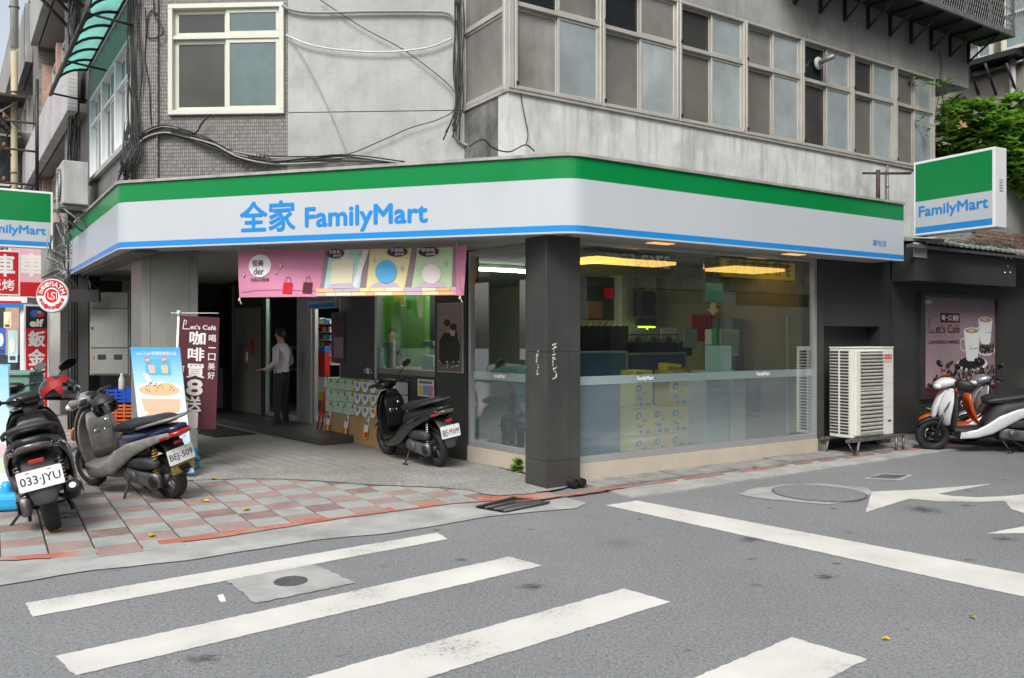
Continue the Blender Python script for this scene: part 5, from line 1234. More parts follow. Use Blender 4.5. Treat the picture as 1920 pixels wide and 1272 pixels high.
for k in range(170):
    s = rr.gauss(7.9,.55); n = rr.uniform(-.2,.45); z = 3.0+rr.uniform(0,.16)*max(.2,1-abs(s-7.9)/1.2); a = rr.gauss(.1,.55); l = rr.uniform(.2,.6)
    p = FR(s,n,z); q = FR(s+l*cos(a), n+rr.uniform(-.1,.1), z+l*sin(a)*.35); tw.tube([p, p.lerp(q,.5)+V((0,0,rr.uniform(0,.05))), q], .005, 4, 'twig', cap=False)
o = tw.build('twig_heap'); tag(o, 'heap of dry brown twigs on the corrugated roof', 'twigs', kind='stuff')
# green tarp and things at the right edge
tb = thing('green_tarp', 'green tarpaulin hanging at the right edge of the picture', 'tarp', FR(9.75,.5,2.3))
b = MB(); pts = []
for i in range(7):
    pts.append((FR(9.62+i*.12, .45+.03*sin(i*2.1), 2.85), FR(9.66+i*.12, .48+.05*sin(i*2.1+.7), 2.2+.05*sin(i))))
for a, c in zip(pts, pts[1:]): b.quad([a[0], c[0], c[1], a[1]], 'tarp_green'); 
b.build('cloth', parent=tb)
b = MB(); b.box(FR, pe+.002, 14, -.5, -.3, 0, 3, 'dark'); b.box(FR, 9.7, 10.6, -.3, .1, .0, 1.0, 'pale_yellow'); b.box(FR, 9.65, 10.6, -.3, .05, 1.02, 1.12, 'brown'); b.build('counter', parent=tb)
# foliage
def leafmat(name, c1, c2):
    m = bpy.data.materials.new(name); m.use_nodes = True; N, L = nodes(m); b = N['Principled BSDF']
    g = N.new('ShaderNodeObjectInfo'); tc = N.new('ShaderNodeTexCoord'); n = N.new('ShaderNodeTexNoise'); n.inputs['Scale'].default_value = 9; L.new(tc.outputs['Object'], n.inputs['Vector'])
    r = N.new('ShaderNodeMapRange'); r.inputs[1].default_value = .35; r.inputs[2].default_value = .65; L.new(n.outputs[0], r.inputs[0])
    x = N.new('ShaderNodeMix'); x.data_type = 'RGBA'; L.new(r.outputs[0], x.inputs[0]); x.inputs[6].default_value = c1+(1,); x.inputs[7].default_value = c2+(1,); L.new(x.outputs[2], b.inputs['Base Color'])
    b.inputs['Roughness'].default_value = .42
    t = N.new('ShaderNodeBsdfTranslucent'); L.new(x.outputs[2], t.inputs[0]); ms = N.new('ShaderNodeMixShader'); ms.inputs[0].default_value = .35
    o = N['Material Output']; L.new(b.outputs[0], ms.inputs[1]); L.new(t.outputs[0], ms.inputs[2]); L.new(ms.outputs[0], o.inputs[0]); MATS[name] = m
leafmat('leaf_bush', (.19,.4,.04), (.36,.6,.09)); leafmat('leaf_dark', (.04,.11,.015), (.08,.19,.03))
def leaf(b, p, d, l, w, m, rr):
    d = V(d).normalized(); up = V((rr.uniform(-.5,.5), rr.uniform(-.5,.5), 1)); s = d.cross(up).normalized(); n = s.cross(d)
    q = [p, p+d*l*.3+s*w*.5+n*l*.04, p+d*l*.65+s*w*.42, p+d*l-n*l*.12, p+d*l*.65-s*w*.42, p+d*l*.3-s*w*.5+n*l*.04]
    b.quad([q[0],q[1],q[2],q[3]], m); b.quad([q[0],q[3],q[4],q[5]], m)
def bush(name, label, cat, blobs, count, ls, stems, seed=1, mats=('leaf_bush','leaf_dark')):
    rr = random.Random(seed); base = V(stems[0][0]); t = thing(name, label, cat, tuple(base))
    b = MB(); tot = sum(q[1][0]*q[1][1]*q[1][2] for q in blobs)
    for c, r, in [(q[0], q[1]) for q in blobs]:
        k = int(count*(r[0]*r[1]*r[2])/tot)
        # sprigs: rosettes of leaves near the blob surface
        for i in range(max(3, k//7)):
            v = V((rr.gauss(0,1), rr.gauss(0,1), rr.gauss(0,1))).normalized(); rad = rr.uniform(.6,1.05)
            p = V(c)+V((v.x*r[0], v.y*r[1], v.z*r[2]))*rad; m = mats[0] if rr.random() < .65 else mats[1]
            for j in range(7):
                a = j*2.4+rr.uniform(-.3,.3); d = v*.6+V((cos(a), sin(a), rr.uniform(-.2,.6)))
                leaf(b, p, d, ls*rr.uniform(.7,1.3), ls*rr.uniform(.35,.5), m, rr)
    b.build('crown', parent=t)
    for pth, r in [(s[0:-1], s[-1]) for s in stems]:
        s = MB(); s.tube(list(pth), r, 6, 'trunk'); s.build('stem', parent=t)
    return t
bl = [((8.0,15.6,5.3),(.45,.4,.35)),((8.7,15.7,5.75),(.6,.5,.35)),((8.3,15.8,4.75),(.55,.5,.45)),((8.9,15.7,5.15),(.6,.5,.4)),((9.9,15.6,5.3),(.8,.6,.5)),((9.4,15.8,5.0),(1.0,.7,.55)),((10.3,16,5.6),(.9,.7,.6)),((8.9,15.9,4.75),(.7,.6,.4)),((10.2,15.6,4.75),(1.0,.7,.5)),((9.9,15.9,6.0),(.5,.4,.35)),((10.8,16.2,6.1),(.6,.5,.4)),((9.2,15.6,5.5),(.45,.4,.3))]
bush('leafy_bush', 'bright green leafy bush growing over the yard wall behind the lightbox', 'bush', bl, 19000, .17, [((9.8,16,3.4),(9.7,15.9,4.4),(9.5,15.8,5.1),.05),((9.9,16,4),(10.2,16,5.6),.03)], 3)
vl = [(FU(FU.s(1722),.15,FU.z(1722,160)),(.3,.06,.12)),(FU(FU.s(1755),.15,FU.z(1755,175)),(.12,.08,.35)),(FU(FU.s(1765),.2,FU.z(1765,215)),(.2,.1,.25)),(FU(FU.s(1722),.1,FU.z(1722,240)),(.14,.05,.14))]
bush('climbing_vine', 'thin climbing vine hanging at the right end of the bay windows', 'vine', vl, 620, .05, [tuple([FU(FU.s(1768),.1,FU.z(1768,300)), FU(FU.s(1762),.1,FU.z(1762,215)), FU(FU.s(1752),.1,FU.z(1752,165)), FU(FU.s(1715),.1,FU.z(1715,158))])+(.008,)], 5)
wp = G(972,888)
bush('weed', 'small green weed sprouting at the foot of the left glazing by the pillar', 'weed', [((wp[0]-.01,wp[1],.08),(.05,.05,.08)),((wp[0],wp[1],.16),(.035,.03,.05))], 160, .07, [((wp[0],wp[1],.02),(wp[0],wp[1],.18),.006)], 6)
w2 = FR(6.55,.2,0)
bush('weed', 'leafy weed growing behind the front wheel of the white scooter', 'weed', [((w2.x,w2.y,.42),(.14,.08,.1)),((w2.x+.1,w2.y-.05,.3),(.16,.08,.1))], 200, .13, [((w2.x,w2.y,.02),(w2.x,w2.y,.4),.008)], 8)

# ================================================================== ACROSS THE STREETS (seen in the shop's glass)
op = thing('opposite_building', 'plain apartment block across the side street, seen only as a reflection in the shop glass', 'building', (12, 4, 0))
OF = Frame(tuple(FR(0,9.5,0)[:2]), (-.839,-.545))   # faces back to the shop
OF = Frame(tuple(FR(0,9.5,0)[:2]), (.839,.545), True)
hs_ = []
for k in range(11):
    for z in (4.4, 7.4, 10.2): hs_.append((1.0+k*2.6, 2.8+k*2.6, z, z+1.3))
wall('wall', OF, -.5, 30, 2.9, 12.6, hs_, -.3, 0, 'stained_concrete', op)
b = MB(); b.box(OF, -.5, 30, -.8, -.31, 0, 12.6, 'glass_dark'); b.build('glazing', parent=op)
for k in range(7):
    b = MB(); b.box(OF, 0+k*4.2, .5+k*4.2, -.3, .02, 0, 2.88, 'concrete'); b.build('pier', parent=op)
    b = MB(); b.box(OF, .52+k*4.2, 4.18+k*4.2, -.2, -.1, 0.0, 2.5, ['corrugated','galvanised','dark_metal_panel','pillar_grey'][k % 4]); b.build('shutter', parent=op)
def opp_sign(s0, s1, z0, z1, m, txt, tm, lb):
    t = thing('shop_sign', lb, 'sign', OF(s0,.1,z0)); b = MB(); b.box(OF, s0, s1, .03, .15, z0, z1, m); b.build('board', parent=t)
    p = Panel(OF(s1,.155,z0), OF(s0,.155,z0)-OF(s1,.155,z0), V((0,0,z1-z0))); text(p, txt, .06, .18, .94, .82, tm, t, .004, .015); return t
opp_sign(7.9, 10.5, 3.35, 3.85, 'ac_dark', '2762-5905', 'white', 'grey sign with a phone number across the side street')
opp_sign(12.4, 15.6, 3.3, 3.95, 'yellow', '排排排', 'brown', 'yellow sign across the side street')
b = MB(); b.box(OF, -3, 30, -.8, 1.2, 0, .12, 'gutter_concrete'); o = b.build('far_pavement'); struct(o)
rear = thing('rear_row', 'row of apartment blocks behind the camera across the main road', 'building', (-6, -12, 0))
RF = Frame((-26, -2), (.839, -.545)); RF = Frame((-26, 4), (.8, -.6), True)
hs_ = [(11+k*2.8, 13+k*2.8, z, z+1.4) for k in range(10) for z in (4.4,)]
wall('wall', RF, 10, 42, 2.9, 8.0, hs_, -.3, 0, 'concrete', rear)
b = MB(); b.box(RF, 10, 42, -.8, -.31, 0, 7.9, 'glass_dark'); b.build('glazing', parent=rear)

# ================================================================== SCOOTERS
def ring(x, z, hw, hh, ang=0, e=2.6, n=18, y=0):
    out = []
    for i in range(n):
        a = 2*pi*i/n; c, s = cos(a), sin(a)
        yy = hw*abs(c)**(2/e)*(1 if c >= 0 else -1); v = hh*abs(s)**(2/e)*(1 if s >= 0 else -1)
        out.append((x-v*sin(ang), y+yy, z+v*cos(ang)))
    return out
def lf(name, parent, m, secs, e=2.6, sub=0, y=0, n=18):
    b = MB(); b.loft([ring(s[0], s[1], s[2], s[3], s[4] if len(s) > 4 else 0, e, n, s[5] if len(s) > 5 else y) for s in secs], m); return b.build(name, parent=parent, local=True, sub=sub)
def slab_y(name, parent, m, prof, y0, y1, bevel=.006):
    """side profile (x, z) given thickness across"""
    b = MB(); k = len(prof)
    b.v = [V((x, y0, z)) for x, z in prof]+[V((x, y1, z)) for x, z in prof]
    b.face(list(range(k)), m); b.face(list(range(k, 2*k))[::-1], m)
    for i in range(k): j = (i+1) % k; b.face([i, k+i, k+j, j], m)
    return b.build(name, parent=parent, local=True, bevel=bevel)
def shell(name, parent, m, rows, th=.012):
    """rows of points making a curved panel with thickness"""
    b = MB(); nr, nc = len(rows), len(rows[0])
    for r in rows: b.v += [V(p) for p in r]
    for i in range(nr-1):
        for j in range(nc-1): b.face([i*nc+j, i*nc+j+1, (i+1)*nc+j+1, (i+1)*nc+j], m, True)
    o = b.build(name, parent=parent, local=True)
    md = o.modifiers.new('s', 'SOLIDIFY'); md.thickness = th; md.offset = 0
    md = o.modifiers.new('u', 'SUBSURF'); md.levels = 1; md.render_levels = 1
    return o
def tb(name, parent, m, *paths, seg=8):
    b = MB()
    for pts, r in paths: b.tube(pts, r, seg, m)
    return b.build(name, parent=parent, local=True)
def scooter(label, loc, fwd, lean, plate, c, mirrors=(1,1), steer=0, group='parked motor scooters', scale=1.0, hs='body', parts=None):
    """c: colours body, side, inner, seat, tail.  +x forward, +y left, z up, origin under the rear axle"""
    t = thing('motor_scooter', label, 'scooter', (loc[0], loc[1], loc[2] if len(loc) > 2 else .018), group=group)
    t.rotation_mode = 'XYZ'
    h = atan2(fwd[1], fwd[0]); t.rotation_euler = (-R(lean), 0, h); t.scale = (scale,)*3
    B_, S_, I_ = c['body'], c['side'], c['inner']; WB = 1.25; wr = .225
    def wheel(x, par, steer_m=None):
        tyre = MB(); prof = [(.145,-.035),(.165,-.045),(.195,-.048),(.215,-.035),(wr,-.012),(wr,.012),(.215,.035),(.195,.048),(.165,.045),(.145,.035),(.145,-.035)]
        tyre.lathe((x,0,wr), (0,1,0), prof, 36, 'rubber')
        w = tyre.build('tyre', parent=par, local=True)
        b = MB(); b.lathe((x,0,wr), (0,1,0), [(.15,-.035),(.15,.035),(.138,.035),(.132,.01),(.132,-.01),(.138,-.035),(.15,-.035)], 30, c.get('rim','engine_alloy'))
        b.lathe((x,0,wr), (0,1,0), [(0,-.05),(.035,-.05),(.04,0),(.035,.05),(0,.05)], 16, c.get('rim','engine_alloy')); b.build('rim', parent=w, local=True)
        for k in range(5):
            a = 2*pi*k/5+.3; b = MB(); b.tube([(x+.03*cos(a),0,wr+.03*sin(a)), (x+.14*cos(a),0,wr+.14*sin(a))], [.02,.013], 6, c.get('rim','engine_alloy')); b.build('spoke', parent=w, local=True)
        return w
    wheel(0, t); fw = wheel(WB, t)
    b = MB(); b.lathe((WB,-.055,wr), (0,1,0), [(.05,-.003),(.1,-.003),(.1,.003),(.05,.003),(.05,-.003)], 24, 'chrome'); b.build('brake_disc', parent=fw, local=True)
    # rear body under the seat, tapering up to the tail
    lf('rear_body', t, S_, [(.60,.40,.10,.13,.5),(.50,.50,.150,.175,.25),(.36,.56,.175,.15,.15),(.2,.60,.18,.125,.12),(.02,.645,.17,.10,.12),(-.14,.69,.145,.075,.12),(-.27,.725,.105,.05,.15),(-.34,.745,.06,.025,.2)], 3.0)
    for y in (1, -1):   # swooping side panel from floor to tail
        lf('side_panel', t, B_, [(.95,.245,.014,.05,.15,.175*y),(.75,.27,.018,.055,-.05,.19*y),(.58,.335,.02,.075,-.6,.188*y),(.42,.44,.02,.085,-.5,.19*y),(.22,.54,.02,.07,-.35,.188*y),(.0,.615,.018,.05,-.3,.176*y),(-.18,.67,.014,.036,-.25,.15*y),(-.3,.705,.008,.02,-.2,.11*y)], 2.4, n=12)
    sb = lf('seat', t, 'seat_vinyl', [(.60,.685,.07,.02,-.2),(.56,.70,.115,.042,-.1),(.45,.722,.135,.055,.0),(.28,.735,.15,.06,.02),(.12,.765,.15,.062,.25),(.0,.80,.14,.052,.15),(-.12,.815,.12,.045,.05),(-.22,.82,.085,.03,0),(-.26,.82,.05,.012,0)], 2.7, sub=1)
    tb('seat_piping', sb, 'matt_plastic', ([( .56,.10,.69),(.4,.14,.70),(.2,.155,.715),(.0,.145,.775),(-.15,.12,.80)], .004), ([( .56,-.10,.69),(.4,-.14,.70),(.2,-.155,.715),(.0,-.145,.775),(-.15,-.12,.80)], .004), seg=5)
    tb('grab_rail', t, c.get('rail','matt_plastic'), ([(.06,.165,.76),(-.1,.16,.80),(-.25,.13,.835),(-.33,.06,.85),(-.34,0,.852),(-.33,-.06,.85),(-.25,-.13,.835),(-.1,-.16,.80),(.06,-.165,.76)], .014))
    # floorboard and belly
    lf('floorboard', t, I_, [(.55,.335,.15,.04),(.70,.305,.185,.032),(.9,.30,.19,.03),(1.02,.315,.18,.035)], 5)
    lf('belly_pan', t, B_ if c.get('belly') else 'matt_plastic', [(.42,.26,.11,.05),(.62,.235,.14,.055),(.88,.235,.15,.055),(1.02,.27,.13,.05)], 3)
    # leg shield
    rows = []
    for x, z, hw, bow in ((1.0,.30,.175,.02),(1.015,.42,.195,.035),(1.03,.55,.205,.05),(1.035,.68,.195,.06),(1.03,.78,.165,.06),(1.01,.86,.11,.05)):
        rows.append([(x-bow*(k/4)**2*1.2+.03, hw*k/4, z) for k in range(-4, 5)])
    shell('leg_shield', t, I_, rows, .02)
    rows = []
    for x, z, hw, bow in ((1.12,.36,.12,.06),(1.17,.46,.165,.09),(1.19,.56,.195,.12),(1.17,.68,.195,.12),(1.125,.80,.17,.09),(1.07,.89,.115,.05)):
        rows.append([(x-bow*(k/4)**2, hw*k/4, z) for k in range(-4, 5)])
    fc = shell('front_cover', t, B_, rows, .015)
    lf('nose', fc, B_, [(1.10,.86,.07,.03,.9),(1.17,.76,.075,.04,1.1),(1.22,.62,.07,.045,1.25),(1.24,.50,.05,.035,1.3),(1.25,.43,.02,.015,1.3)], 2.4)
    for y in (1, -1):
        lf('turn_signal', fc, c.get('signal','amber_lens'), [(1.10,.70,.012,.02,.8,.165*y),(1.12,.66,.02,.03,.8,.17*y),(1.15,.60,.018,.028,.9,.165*y),(1.16,.56,.008,.012,1,.155*y)], 2, n=10)
    lf('inner_box', t, I_, [(.98,.40,.09,.05,0),(.955,.5,.11,.055,0),(.95,.62,.12,.06,0),(.955,.72,.12,.05,0),(.99,.80,.09,.04,0)], 3)
    b = MB(); b.lathe((.895,-.055,.73), (-1,0,.2), [(0,.0),(.022,.0),(.024,-.02),(0,-.02)], 14, 'chrome'); b.build('ignition_lock', parent=t, local=True)
    b = MB(); b.lathe((.898,.06,.64), (-1,0,.1), [(.018,0),(.03,.004),(.03,-.01),(.018,-.01),(.018,0)], 18, 'chrome'); b.build('filler_ring', parent=t, local=True)
    tb('bag_hook', t, 'chrome', ([(.9,0,.66),(.87,0,.655),(.865,0,.63),(.88,0,.615)], .005), seg=6)
    # steering group
    sm = Matrix.Rotation(R(steer), 4, 'Z'); st = bpy.data.objects.new('steering', None); COL.objects.link(st); st.parent = t
    st.location = (1.06, 0, 0); st.rotation_euler = (0, 0, R(steer)); o = -1.06
    lf('handlebar_cover', st, c.get('head', B_), [(.97+o,.955,.10,.035,.1),(1.02+o,.965,.135,.06,.1),(1.09+o,.965,.14,.07,.05),(1.16+o,.945,.115,.065,-.1),(1.215+o,.92,.07,.045,-.2),(1.235+o,.905,.03,.02,-.2)], 2.5, sub=1)
    lf('dashboard', st, 'black_plastic', [(.955+o,.972,.07,.018,.2),(.99+o,.985,.10,.03,.2),(1.03+o,1.0,.09,.028,.15),(1.07+o,1.01,.05,.015,.1)], 3)
    lf('headlight', st, c.get('lamp','headlight_lens'), [(1.16+o,.925,.075,.045,-.2),(1.215+o,.905,.078,.042,-.3),(1.245+o,.893,.055,.03,-.3),(1.252+o,.89,.02,.01,-.3)], 2.2)
    lf('steering_neck', st, 'matt_plastic', [(1.01+o,.90,.06,.05,0),(1.02+o,.84,.055,.05,0)], 2.2)
    for y in (1, -1):
        tb('handlebar', st, 'matt_plastic', ([(1.03+o,.10*y,.965),(1.02+o,.2*y,.985),(.99+o,.26*y,.99)], .013))
        tb('grip', st, 'rubber', ([(.995+o,.25*y,.99),(.965+o,.36*y,.985)], .018)); b = MB(); b.cbox((1.0+o,.225*y,.985), (.05,.05,.045), 0, 'black_plastic'); b.build('switch_box', parent=st, local=True, bevel=.01)
        tb('brake_lever', st, 'engine_alloy', ([(1.03+o,.21*y,.975),(1.04+o,.26*y,.965),(1.01+o,.35*y,.955)], .006))
        if mirrors[0 if y == 1 else 1]:
            tb('mirror_stalk', st, 'black_plastic', ([(1.02+o,.19*y,.99),(1.03+o,.21*y,1.06),(1.01+o,.27*y,1.13),(1.0+o,.30*y,1.16)], .006))
            mr = MB(); ctr = V((1.0+o,.33*y,1.19)); mr.loft([[ctr+V((d,.075*q*cos(2*pi*k/18)-.0*y,.045*q*sin(2*pi*k/18)+.02*q*cos(2*pi*k/18)*y)) for k in range(18)] for d, q in ((.03,.4),(.02,.85),(0,1),(-.006,.97))], 'black_plastic')
            m_ = mr.build('mirror', parent=st, local=True)
            b = MB(); b.quad([ctr+V((-.008,.068*cos(2*pi*k/18),.039*sin(2*pi*k/18)+.018*cos(2*pi*k/18)*y)) for k in range(18)][::-1], 'mirror_glass'); b.build('mirror_glass', parent=m_, local=True)
    # fork and front mudguard
    for y in (1, -1):
        tb('fork_leg', t, 'black_plastic', ([(1.13,.075*y,.55),(1.19,.075*y,.38),(WB,.075*y,wr)], [.024,.024,.02]))
    rows = []
    for k in range(9):
        a = R(35+k*15.5); rr = wr+.035; rows.append([(WB+rr*cos(a)*(1-.0*abs(q)), .065*q/3*(1 if True else 0), wr+rr*sin(a)-.02*(q/3)**2*1.4) for q in range(-3, 4)])
    shell('front_mudguard', t, c.get('guard', B_), rows, .008)
    # engine, belt case, exhaust, suspension
    lf('belt_case', t, 'engine_alloy', [(.44,.27,.03,.06,0,.13),(.34,.27,.04,.085,0,.13),(.18,.25,.04,.075,0,.135),(.02,.235,.04,.085,0,.135),(-.06,.235,.03,.065,0,.13)], 3)
    lf('engine', t, 'engine_alloy', [(.48,.30,.08,.06),(.38,.30,.10,.08),(.22,.28,.08,.09),(.08,.25,.06,.07)], 3)
    lf('air_filter_box', t, 'matt_plastic', [(.32,.40,.05,.05,0,.13),(.15,.41,.055,.06,0,.135),(.0,.41,.05,.055,0,.135),(-.08,.40,.03,.03,0,.13)], 3.5)
    b = MB(); b.lathe((-.02,.18,.235), (0,1,0), [(0,0),(.055,0),(.06,-.01),(0,-.01)], 18, 'black_plastic'); b.build('case_cover', parent=t, local=True)
    b = MB(); b.lathe((.27,.185,.27), (0,1,0), [(0,0),(.05,0),(.06,-.012),(0,-.012)], 18, 'engine_alloy'); b.build('case_cover', parent=t, local=True)
    ex = tb('exhaust', t, c.get('exhaust','black_plastic'), ([(.42,-.05,.2),(.34,-.12,.16),(.22,-.15,.19)], .018), ([(.22,-.15,.19),(.18,-.155,.22),(-.12,-.165,.31),(-.17,-.165,.325)], [.03,.055,.058,.04]), seg=14)
    tb('exhaust_tip', ex, 'chrome', ([(-.165,-.165,.325),(-.205,-.165,.337)], .022), seg=12)
    b = MB(); b.cbox((.02,-.222,.275), (.2,.01,.07), 0, 'engine_alloy', R(18)); b.build('heat_guard', parent=ex, local=True, bevel=.004)
    for y in (1, -1):
        pts = [(-.01-.05*k/60+.024*cos(k*.9), .12*y+.024*sin(k*.9), .30+.25*k/60) for k in range(61)]
        s_ = tb('shock_absorber', t, 'engine_alloy', ([(.0,.12*y,.26),(-.06,.12*y,.58)], .014)); tb('coil_spring', s_, c.get('spring','chrome'), (pts, .0045), seg=5)
    # tail light, mudguard with plate
    tl = lf('tail_light', t, c.get('tail','red_lens'), [(-.18,.665,.135,.028,.1),(-.28,.69,.115,.03,.1),(-.345,.705,.08,.026,.1),(-.365,.71,.04,.015,.1)], 2.6)
    for y in (1, -1): lf('indicator', tl, c.get('tsig','amber_lens'), [(-.15,.655,.01,.014,0,.145*y),(-.22,.668,.016,.02,0,.137*y),(-.29,.682,.012,.018,0,.112*y),(-.31,.687,.004,.006,0,.1*y)], 2, n=10)
    rows = []
    for x, z, hw in ((-.16,.63,.09),(-.25,.58,.10),(-.32,.50,.10),(-.355,.42,.095),(-.37,.34,.085),(-.375,.27,.06)):
        x += c.get('tuck',0)*(1 if x < -.3 else .5)
        rows.append([(x+.018*(q/2)**2*1.0, hw*q/2, z) for q in range(-2, 3)])
    rg = shell('rear_mudguard', t, c.get('rguard','black_plastic'), rows, .01)
    lf('inner_mudguard', rg, 'black_plastic', [(.12,.50,.06,.02,.3),(-.05,.50,.06,.015,0),(-.2,.44,.055,.012,-.6),(-.29,.33,.05,.01,-1.1)], 3)
    # licence plate: origin at its centre, tilted back
    pt = V((-.372,0,.47)); up = V((.10,0,.995)).normalized(); rt = V((0,-1,0)); w_, h_ = .26, .145
    pt = pt+V((c.get('tuck',0),0,0)); P = Panel(pt-rt*w_/2-up*h_/2, rt*w_, up*h_)
    b = MB(); cr = .012; n_ = P.n
    pts = []
    for cx_, cy_, a0 in ((w_-cr,cr,-90),(w_-cr,h_-cr,0),(cr,h_-cr,90),(cr,cr,180)):
        for k in range(4): a = R(a0+k*30); pts.append(P.o+rt*(cx_+cr*cos(a))+up*(cy_+cr*sin(a)))
    b.loft([[p for p in pts], [p+n_*.004 for p in pts]], 'plate_white', smooth=False); pl = b.build('licence_plate', parent=t, local=True)
    text(P, plate, .06, .16, .94, .70, 'plate_ink', pl, .006, .0035, local=True)
    b = MB(); P.rect(b, .2,.86,.29,.90,.006,'grey'); P.rect(b,.68,.86,.76,.90,.006,'grey'); b.build('plate_marks', parent=pl, local=True)
    b = MB(); b.cbox((-.368+c.get('tuck',0),0,.60), (.012,.09,.03), 0, 'red_lens'); b.build('reflector', parent=t, local=True, bevel=.004)
    # stands
    if lean: tb('side_stand', t, 'black_steel', ([(.42,.11,.24),(.38,.19,.13),(.34,.265,.05 if lean > 0 else .02)], .011), ([(.30,.255,.045),(.38,.27,.045)], .014))
    tb('centre_stand', t, 'black_steel', ([(.34,.10,.2),(.16,.13,.12),(.12,.13,.10)], .012), ([(.34,-.10,.2),(.16,-.13,.12),(.12,-.13,.10)], .012), ([(.25,-.1,.16),(.25,.1,.16)], .01))
    for f in (parts or []): f(t, st, o)
    # parts hung on the steering pivot become direct children so that names stay thing > part > sub-part
    return t
def flatten(t):
    for st in [c for c in t.children if c.name.split('.')[0] == 'steering']:
        for ch in list(st.children):
            mt = Matrix.Translation(st.location) @ st.rotation_euler.to_matrix().to_4x4()
            ch.parent = t; ch.matrix_parent_inverse = Matrix(); ch.location = st.location; ch.rotation_euler = st.rotation_euler
        bpy.data.objects.remove(st)
black = dict(body='black_paint', side='black_plastic', inner='black_plastic', tail='smoked_lens', signal='amber_lens', rim='black_plastic', rguard='matt_plastic', tsig='smoked_lens', exhaust='black_plastic')
x, y = G(103, 998)
def blue_grips(t, st, o):
    for s in (1,-1): tb('grip_band', st, 'blue', ([(.985+o,.275*s,.99),(.98+o,.30*s,.99)], .021))
sc1 = scooter('black scooter with plate 033-JYU seen from behind on the pavers at the far left', (x, y), (-.50,.866), 12, '033·JYU', black, mirrors=(1,1), steer=22, parts=[blue_grips])
x, y = G(325, 937)
grey = dict(tuck=.12, body='worn_grey', side='navy_paint', inner='worn_grey', head='grey_paint', spring='yellow_spring', rim='engine_alloy', guard='grey_paint', rail='grey_paint', tsig='red_lens', signal='amber_lens', exhaust='engine_alloy', belly=1)
def bej(t, st, o):
    P = Panel(V((-.385,.13,.315)), V((0,-.23,0)), V((.012,0,.08))); b = MB(); b.box(Frame((-.255,.12),(0,-1)), 0, .23, -.004, .0, .30, .39, 'plate_old'); b.build('number_strip', parent=t, local=True)
sc2 = scooter('worn grey and navy scooter with plate BEJ-509 facing left beside the drink poster', (x, y), (-.85,.53), 13, 'BEJ-509', grey, mirrors=(0,0), steer=40, parts=[bej])
x, y = G(822, 878)
blk3 = dict(black); blk3.update(tail='smoked_lens', tsig='red_lens', exhaust='black_plastic', rim='matt_plastic')
sc3 = scooter('glossy black scooter with plate 885-MWM parked in front of the poster wall', (x, y, .02), (-.60,.80), 8, '885·MWM', blk3, mirrors=(1,1), steer=12)
white = dict(body='white_paint_body', side='matt_plastic', inner='matt_plastic', rim='black_plastic', guard='black_plastic', signal='smoked_lens')
fx, fy = G(1748, 845)
def cover_w(t, st, o):
    for s in (1,): lf('hand_muff', st, 'seat_vinyl', [(1.10+o,.96,.05,.05,0,.24*s),(1.04+o,.95,.075,.075,0,.28*s),(.96+o,.93,.08,.08,0,.32*s),(.90+o,.93,.05,.05,0,.34*s)], 2.3, sub=1)
    lf('orange_apron', t, 'orange_paint', [(-.25,.80,.07,.03,1.2),(-.20,.70,.10,.04,1.4),(-.16,.58,.11,.04,1.2),(-.10,.44,.10,.04,1.0),(-.0,.345,.08,.03,.5)][:0] or [(.80,.80,.09,.03,1.4),(.80,.70,.12,.035,1.5),(.77,.58,.13,.035,1.7),(.72,.46,.12,.035,2.0),(.66,.38,.09,.03,2.1)], 2.6)
    lf('glove_box_cover', t, 'seat_vinyl', [(1.0,.86,.09,.05,0),(1.06,.93,.1,.06,0)], 2.2)
fwd = V((-.992,.12)); rp_ = V((fx, fy))-fwd*1.25
sc4 = scooter('white scooter with black seat facing left beside the coffee poster', (rp_.x, rp_.y, .0), tuple(fwd), 3, 'MHW-207', white, mirrors=(0,1), steer=8, parts=[cover_w])
orange = dict(body='orange_paint', side='black_plastic', inner='orange_paint', rim='black_plastic', head='black_plastic', signal='amber_lens')
def muffs(t, st, o):
    for s in (1, -1): lf('hand_guard', st, 'orange_paint', [(1.12+o,.985,.03,.03,0,.24*s),(1.09+o,.99,.05,.055,0,.29*s),(1.04+o,.98,.045,.055,0,.35*s),(1.0+o,.97,.02,.03,0,.39*s)], 2.2)
sc5 = scooter('orange scooter mostly hidden behind the white scooter, with orange hand guards', (rp_.x+.30, rp_.y+.55, .0), (-.99,.14), 4, 'LKB-631', orange, mirrors=(1,0), steer=-10, parts=[muffs])
silver = dict(body='silver_paint', side='black_plastic', inner='black_plastic', rim='black_plastic', signal='orange_paint', head='silver_paint')
sc6 = scooter('silver blue scooter behind the others, cut by the right edge of the picture', (rp_.x+.98, rp_.y+.75, .0), (-.97,.24), 4, 'NQA-885', silver, mirrors=(1,1), steer=10)
far = dict(black); far.update(body='yellow_card', tail='red_lens')
sc7 = scooter('dark motor scooter with plate FL7-587 behind the helmet at the left', (-5.35, 8.95, .018), (-.50,.86), 6, 'FL7-587', black | dict(rguard='engine_alloy', tail='red_lens'), mirrors=(1,1), steer=-8)
sc1.scale = (1.03, 1.2, 1.06); sc2.scale = (1.04, 1.1, 1.0)
for t in (sc1, sc2, sc3, sc4, sc5, sc6, sc7): flatten(t)
bpy.context.view_layer.update()

